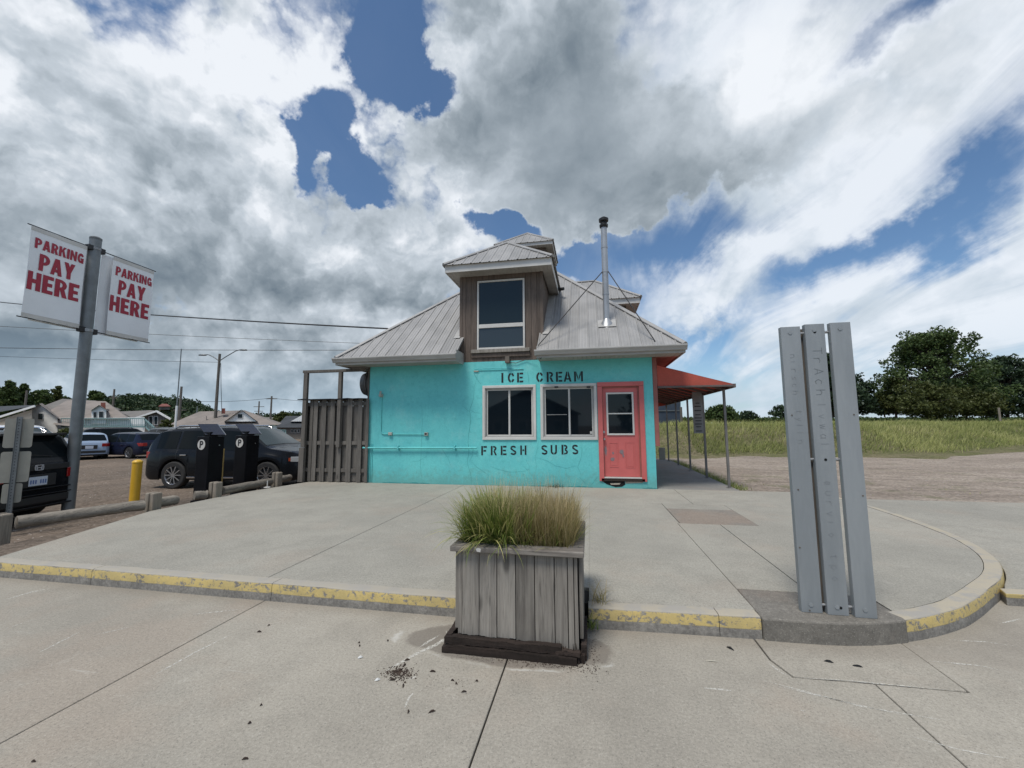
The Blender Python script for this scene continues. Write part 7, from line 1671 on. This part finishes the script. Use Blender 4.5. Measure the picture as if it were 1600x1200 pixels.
tree_px('shrub', 'small low shrub on the skyline between the awning and the steel slats', 1168, 643, 654, 26, 50, 'round', 15, mat='leafblue', n=1500, leaf=.2, low=.0, cat='shrub')
# skyline thicket along the dune back
blobs = [(*(U(u, 650, 70)+Vector((0, 0, -.75+.3*nz(u*.05, 1)))), 1.0) for u in range(1030, 1620, 9)]
v, q, tn = leafcloud(blobs, 16000, .32, 30, .55, .2); o = link('far_thicket', npmesh('far_thicket', v, q, M['leafdark'], attr=tn)); tag(o, 'low dark thicket along the far skyline behind the dune', 'thicket', kind='stuff')
# dark hut beyond the awning
p = U(1046, 655, 34); hb = empty('dark_hut', p); tag(hb, 'dark blue-grey hut on the dune seen under the far end of the awning', 'hut'); K = HB(hb)
M['hut'] = pmat('hut_navy', (.035, .05, .075), (.025, .038, .06), 2, .6, rnd=0)
b = MB(); polyx(b, [(1015, 664), (1063.5, 664), (1063.5, 610), (1015, 610)], 34, 4); K(b, 'wall', M['hut'])
b = MB(); polyx(b, [(1012, 610), (1066, 610), (1066, 606), (1012, 606)], 33.8, 4.6); K(b, 'roof', M['shingle_dark'])
b = MB(); b.beam(U(1015, 642, 33.95), U(1063, 641.5, 33.95), .05, .06); K(b, 'rail', M['galv'])
p = U(1065.5, 672, 31); q = U(1063, 636, 31); b = MB(); b.cyl(p-Vector((0, 0, .3)), (p.x, p.y, q.z), .09, 8); o = b.build('timber_post', M['polewood'], None, smooth=40); tag(o, 'short timber post on the dune beside the dark hut', 'post')
p = U(1562, 650, 33); q = U(1560, 637, 33); b = MB(); b.cyl(p-Vector((0, 0, .4)), (p.x, p.y, q.z), .07, 8); o = b.build('timber_post', M['logwood'], None, smooth=40); tag(o, 'short pale post on the grassy dune at the right edge', 'post')
p = U(1033.5, 682, 17); b = MB(); b.box((p.x-.12, p.y-.03, .1), (p.x+.12, p.y+.03, .62)); o = b.build('utility_box', M['signback'], None, bevel=.01); tag(o, 'small pale utility box beyond the far end of the path', 'utility box')
# left-hand trees, individually behind the houses
for i, (u, v0, w_, dp, kd, mt, lab) in enumerate(((8, 594, 46, 62, 'cone', 'leafdark', 'dark fir tree at the far left edge'), (30, 598, 36, 64, 'cone', 'leafdark', 'dark fir tree second from the left edge'), (58, 611, 34, 66, 'round', 'leafdark', 'rounded dark tree behind the tan gable'),
        (82, 609, 24, 68, 'round', 'leafolive', 'small tree just left of the banner pole'), (95, 615, 24, 70, 'round', 'leafdark', 'low tree behind the ridge of the deck house'), (122, 610, 26, 70, 'cone', 'leafdark', 'spiky tree behind the banner pole'), (146, 612, 30, 72, 'round', 'leafdark', 'dark tree right of the banner pole'), (-22, 600, 50, 64, 'round', 'leafdark', 'dark tree outside the left edge'))):
    tree_px('background_tree', lab, u, v0, 672, w_, dp, kd, 40+i, mat=mt, n=9000, leaf=.40, fat=1.35, group='trees behind the houses')
tree_px('background_tree', 'olive rounded tree between the two right-hand houses', 444, 645, 672, 36, 78, 'round', 60, mat='leafolive', n=4000, leaf=.4, group='trees behind the houses')
tree_px('bush', 'rusty green bush in front of the brown cottage', 257, 656, 690, 26, 43, 'round', 61, mat='leafolive', n=3000, leaf=.2, cat='bush')
tree_px('bush', 'dark bush under the stair of the deck house', 240, 672, 700, 26, 38.5, 'round', 62, mat='leafolive', n=2500, leaf=.18, cat='bush')
tree_px('hedge', 'clipped green hedge beside the white van', 104, 671, 700, 40, 34, 'round', 63, mat='leafolive', n=3000, leaf=.18, low=0., cat='hedge')
# wooded hill
def h_hill(x, y):
    d = x*(-math.sin(YAW))+y*math.cos(YAW); s_ = x*math.cos(YAW)+y*math.sin(YAW)
    px = 800+FPX*s_/max(1, d)
    top = float(np.interp(px, [-400, 100, 150, 175, 215, 235, 258, 275, 300, 325, 345, 400, 450, 480, 700, 900], [640, 632, 630, 627, 624, 625, 632, 627, 634, 644, 656, 658, 655, 654, 654, 664]))
    hh = (667-top)/FPX*190+EYE; return -.6+max(0, hh)*sstep(120, 190, d)*(1-sstep(190, 330, d)*.5)+.6*nz(x, y, 0, .05)
xs_ = np.linspace(-330, 60, 90); ys_ = np.linspace(60, 320, 60)
hill = terrain('wooded_hill', xs_, ys_, h_hill, M['dune'])
r = np.random.default_rng(5); blobs = []
for i in range(5200):
    x = r.uniform(-300, 20); y = r.uniform(70, 230); d = x*(-math.sin(YAW))+y*math.cos(YAW)
    if d < 128 or d > 235: continue
    h_ = h_hill(x, y)
    if h_ < 1.2 and d < 160: continue
    blobs.append((x, y, h_+r.uniform(.0, 1.8), r.uniform(1.8, 4.0)))
v, q, tn = leafcloud(blobs, 150000, .95, 6, .75, .8); M['leaffar'] = leafmat('far_leaves', [(0, (.012, .024, .012)), (.5, (.028, .050, .020)), (1, (.055, .085, .030))], .6, .1)
o = link('hill_woods', npmesh('hill_woods', v, q, M['leaffar'], attr=tn)); tag(o, 'dense dark green woods covering the hill behind the houses', 'woods', kind='stuff')
# ---- marram grass on the dune
def grassfield(name, n, xr, yr, L0, L1, w0, w1, mat, label, seed, cond):
    r = np.random.default_rng(seed); x = r.uniform(*xr, n); y = r.uniform(*yr, n)
    by = np.interp(x, [-8, 2, 4, 7.3, 9.5, 15, 26, 40, 120], [17.5, 18.6, 19.4, 21.8, 21.6, 22.2, 30, 36, 60])
    keep = cond(x, y, by, r); x, y = x[keep], y[keep]; n = len(x)
    z = np.array([h_dune(a, b) for a, b in zip(x, y)])-.03
    patch = np.array([nz(a, b, 4, .35)+.6*nz(a, b, 8, 1.3) for a, b in zip(x, y)])
    az_ = np.where(r.random(n) < .75, r.normal(.2, .7, n), r.uniform(0, 6.28, n)); L = r.uniform(L0, L1, n)*(1+.25*patch)
    v, q, tn = blades(n, np.stack([x, y, z], 1), L, r.uniform(w0, w1, n), (az_, np.abs(r.normal(.18, .16, n))), r.uniform(.4, 1.5, n), np.clip(r.normal(.42, .14, n)+.28*patch, 0, 1), 2)
    o = link(name, npmesh(name, v, q, mat, attr=tn)); tag(o, label, 'grass', kind='stuff'); return o
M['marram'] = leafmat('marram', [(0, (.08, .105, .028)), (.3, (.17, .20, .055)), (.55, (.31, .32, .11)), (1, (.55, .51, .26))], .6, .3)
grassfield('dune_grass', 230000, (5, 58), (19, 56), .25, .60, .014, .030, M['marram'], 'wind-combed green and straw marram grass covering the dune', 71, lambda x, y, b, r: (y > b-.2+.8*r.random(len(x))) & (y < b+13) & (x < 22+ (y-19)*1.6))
grassfield('dune_grass', 9000, (2.0, 8), (19, 28), .2, .5, .012, .03, M['marram'], 'sparse grass on the bare sandy shoulder seen between the awning posts', 72, lambda x, y, b, r: (y > b+.5) & (r.random(len(x)) < .45))
n = 2600; r = np.random.default_rng(9); x = r.uniform(3.2, 26, n); y = r.uniform(9.4, 22, n)
g_ = np.array([nz(a, b, 3, .5)+.5*nz(a, b, 6, 1.7) for a, b in zip(x, y)]); k = (g_ > .05) & ((y < 13) | (y > 19)); x, y = x[k], y[k]; n = len(x)
v, q, tn = blades(n, np.stack([x, y, np.array([h_sand(a, b) for a, b in zip(x, y)])-.01], 1), r.uniform(.02, .08, n), r.uniform(.006, .016, n), (r.uniform(0, 6.28, n), np.abs(r.normal(.4, .3, n))), r.uniform(.3, 1.3, n), np.clip(r.normal(.5, .2, n), 0, 1), 2)
o = link('sand_weeds', npmesh('sand_weeds', v, q, M['marram'], attr=tn)); tag(o, 'thin low weeds scattered on the sandy ground', 'weeds', kind='stuff')
# stones on sand and lot
def stones(name, n, xr, yr, hf, s0, s1, mat, label, seed):
    r = np.random.default_rng(seed); x = r.uniform(*xr, n); y = r.uniform(*yr, n); s = r.uniform(s0, s1, n)**1.0; V = []; base = np.array([(1, 0, 0), (.3, .9, 0), (-.8, .6, 0), (-.7, -.6, 0), (.4, -.9, 0), (.1, 0, .6)])
    z = np.array([hf(a, b) for a, b in zip(x, y)]); a = r.uniform(0, 6.28, n)
    P = base[None]*s[:, None, None]*r.uniform(.6, 1.2, (n, 6, 1)); X = P[..., 0]*np.cos(a)[:, None]-P[..., 1]*np.sin(a)[:, None]; Y = P[..., 0]*np.sin(a)[:, None]+P[..., 1]*np.cos(a)[:, None]
    V = np.stack([X+x[:, None], Y+y[:, None], P[..., 2]+z[:, None]], 2).reshape(-1, 3); Q = np.concatenate([np.arange(n)[:, None]*6+np.array([f]) for f in ((0, 1, 5), (1, 2, 5), (2, 3, 5), (3, 4, 5), (4, 0, 5))])
    o = link(name, npmesh(name, V, Q, mat)); tag(o, label, 'stones', kind='stuff')
M['stone'] = pmat('stone', (.34, .30, .26), (.22, .19, .165), 3, .9)
stones('pebbles', 2600, (3.2, 26), (9.4, 23), h_sand, .008, .035, M['stone'], 'small pale stones lying on the sandy ground', 81)
stones('gravel_stones', 2600, (-24, -7.6), (4, 22), h_lot, .006, .022, M['stone'], 'loose gravel on the car park', 82)

# gabled house across the street: the photograph shows it only as a dark reflection in the windows
hx = empty('house_across_street', (-6.5, -30, 0)); tag(hx, 'dark gabled house across the street, seen only as a reflection in the snack bar windows', 'house')
b = MB(); b.box((-7, -6, 0), (5, 0, 3.0)); b.build('wall', M['housegrey'], hx)
b = MB(); b.slab([(-7.4, .4, 3.0), (5.4, .4, 3.0), (-1, .4, 6.0)], 7.0, (0, 1, 0)); b.build('roof', M['shingle_dark'], hx, fixn=True)
for x in (-5.2, -2.2, 2.2):
    b = MB(); rect_frame(b, x, x+1.2, .9, 2.2, .08, .0, .05); w_ = b.build('window', M['housewhite'], hx)
    b = MB(); b.box((x+.08, .01, .98), (x+1.12, .02, 2.12)); b.build('pane', M['farglass'], w_)
tree('broadleaf_tree', 'tree across the street, added unseen for its reflection in the windows', (5.5, -26, 0), 6.0, 5.0, 'round', 91, n=5000, leaf=.3, fat=1.2)  # unseen tree, added to give the window panes a reflection
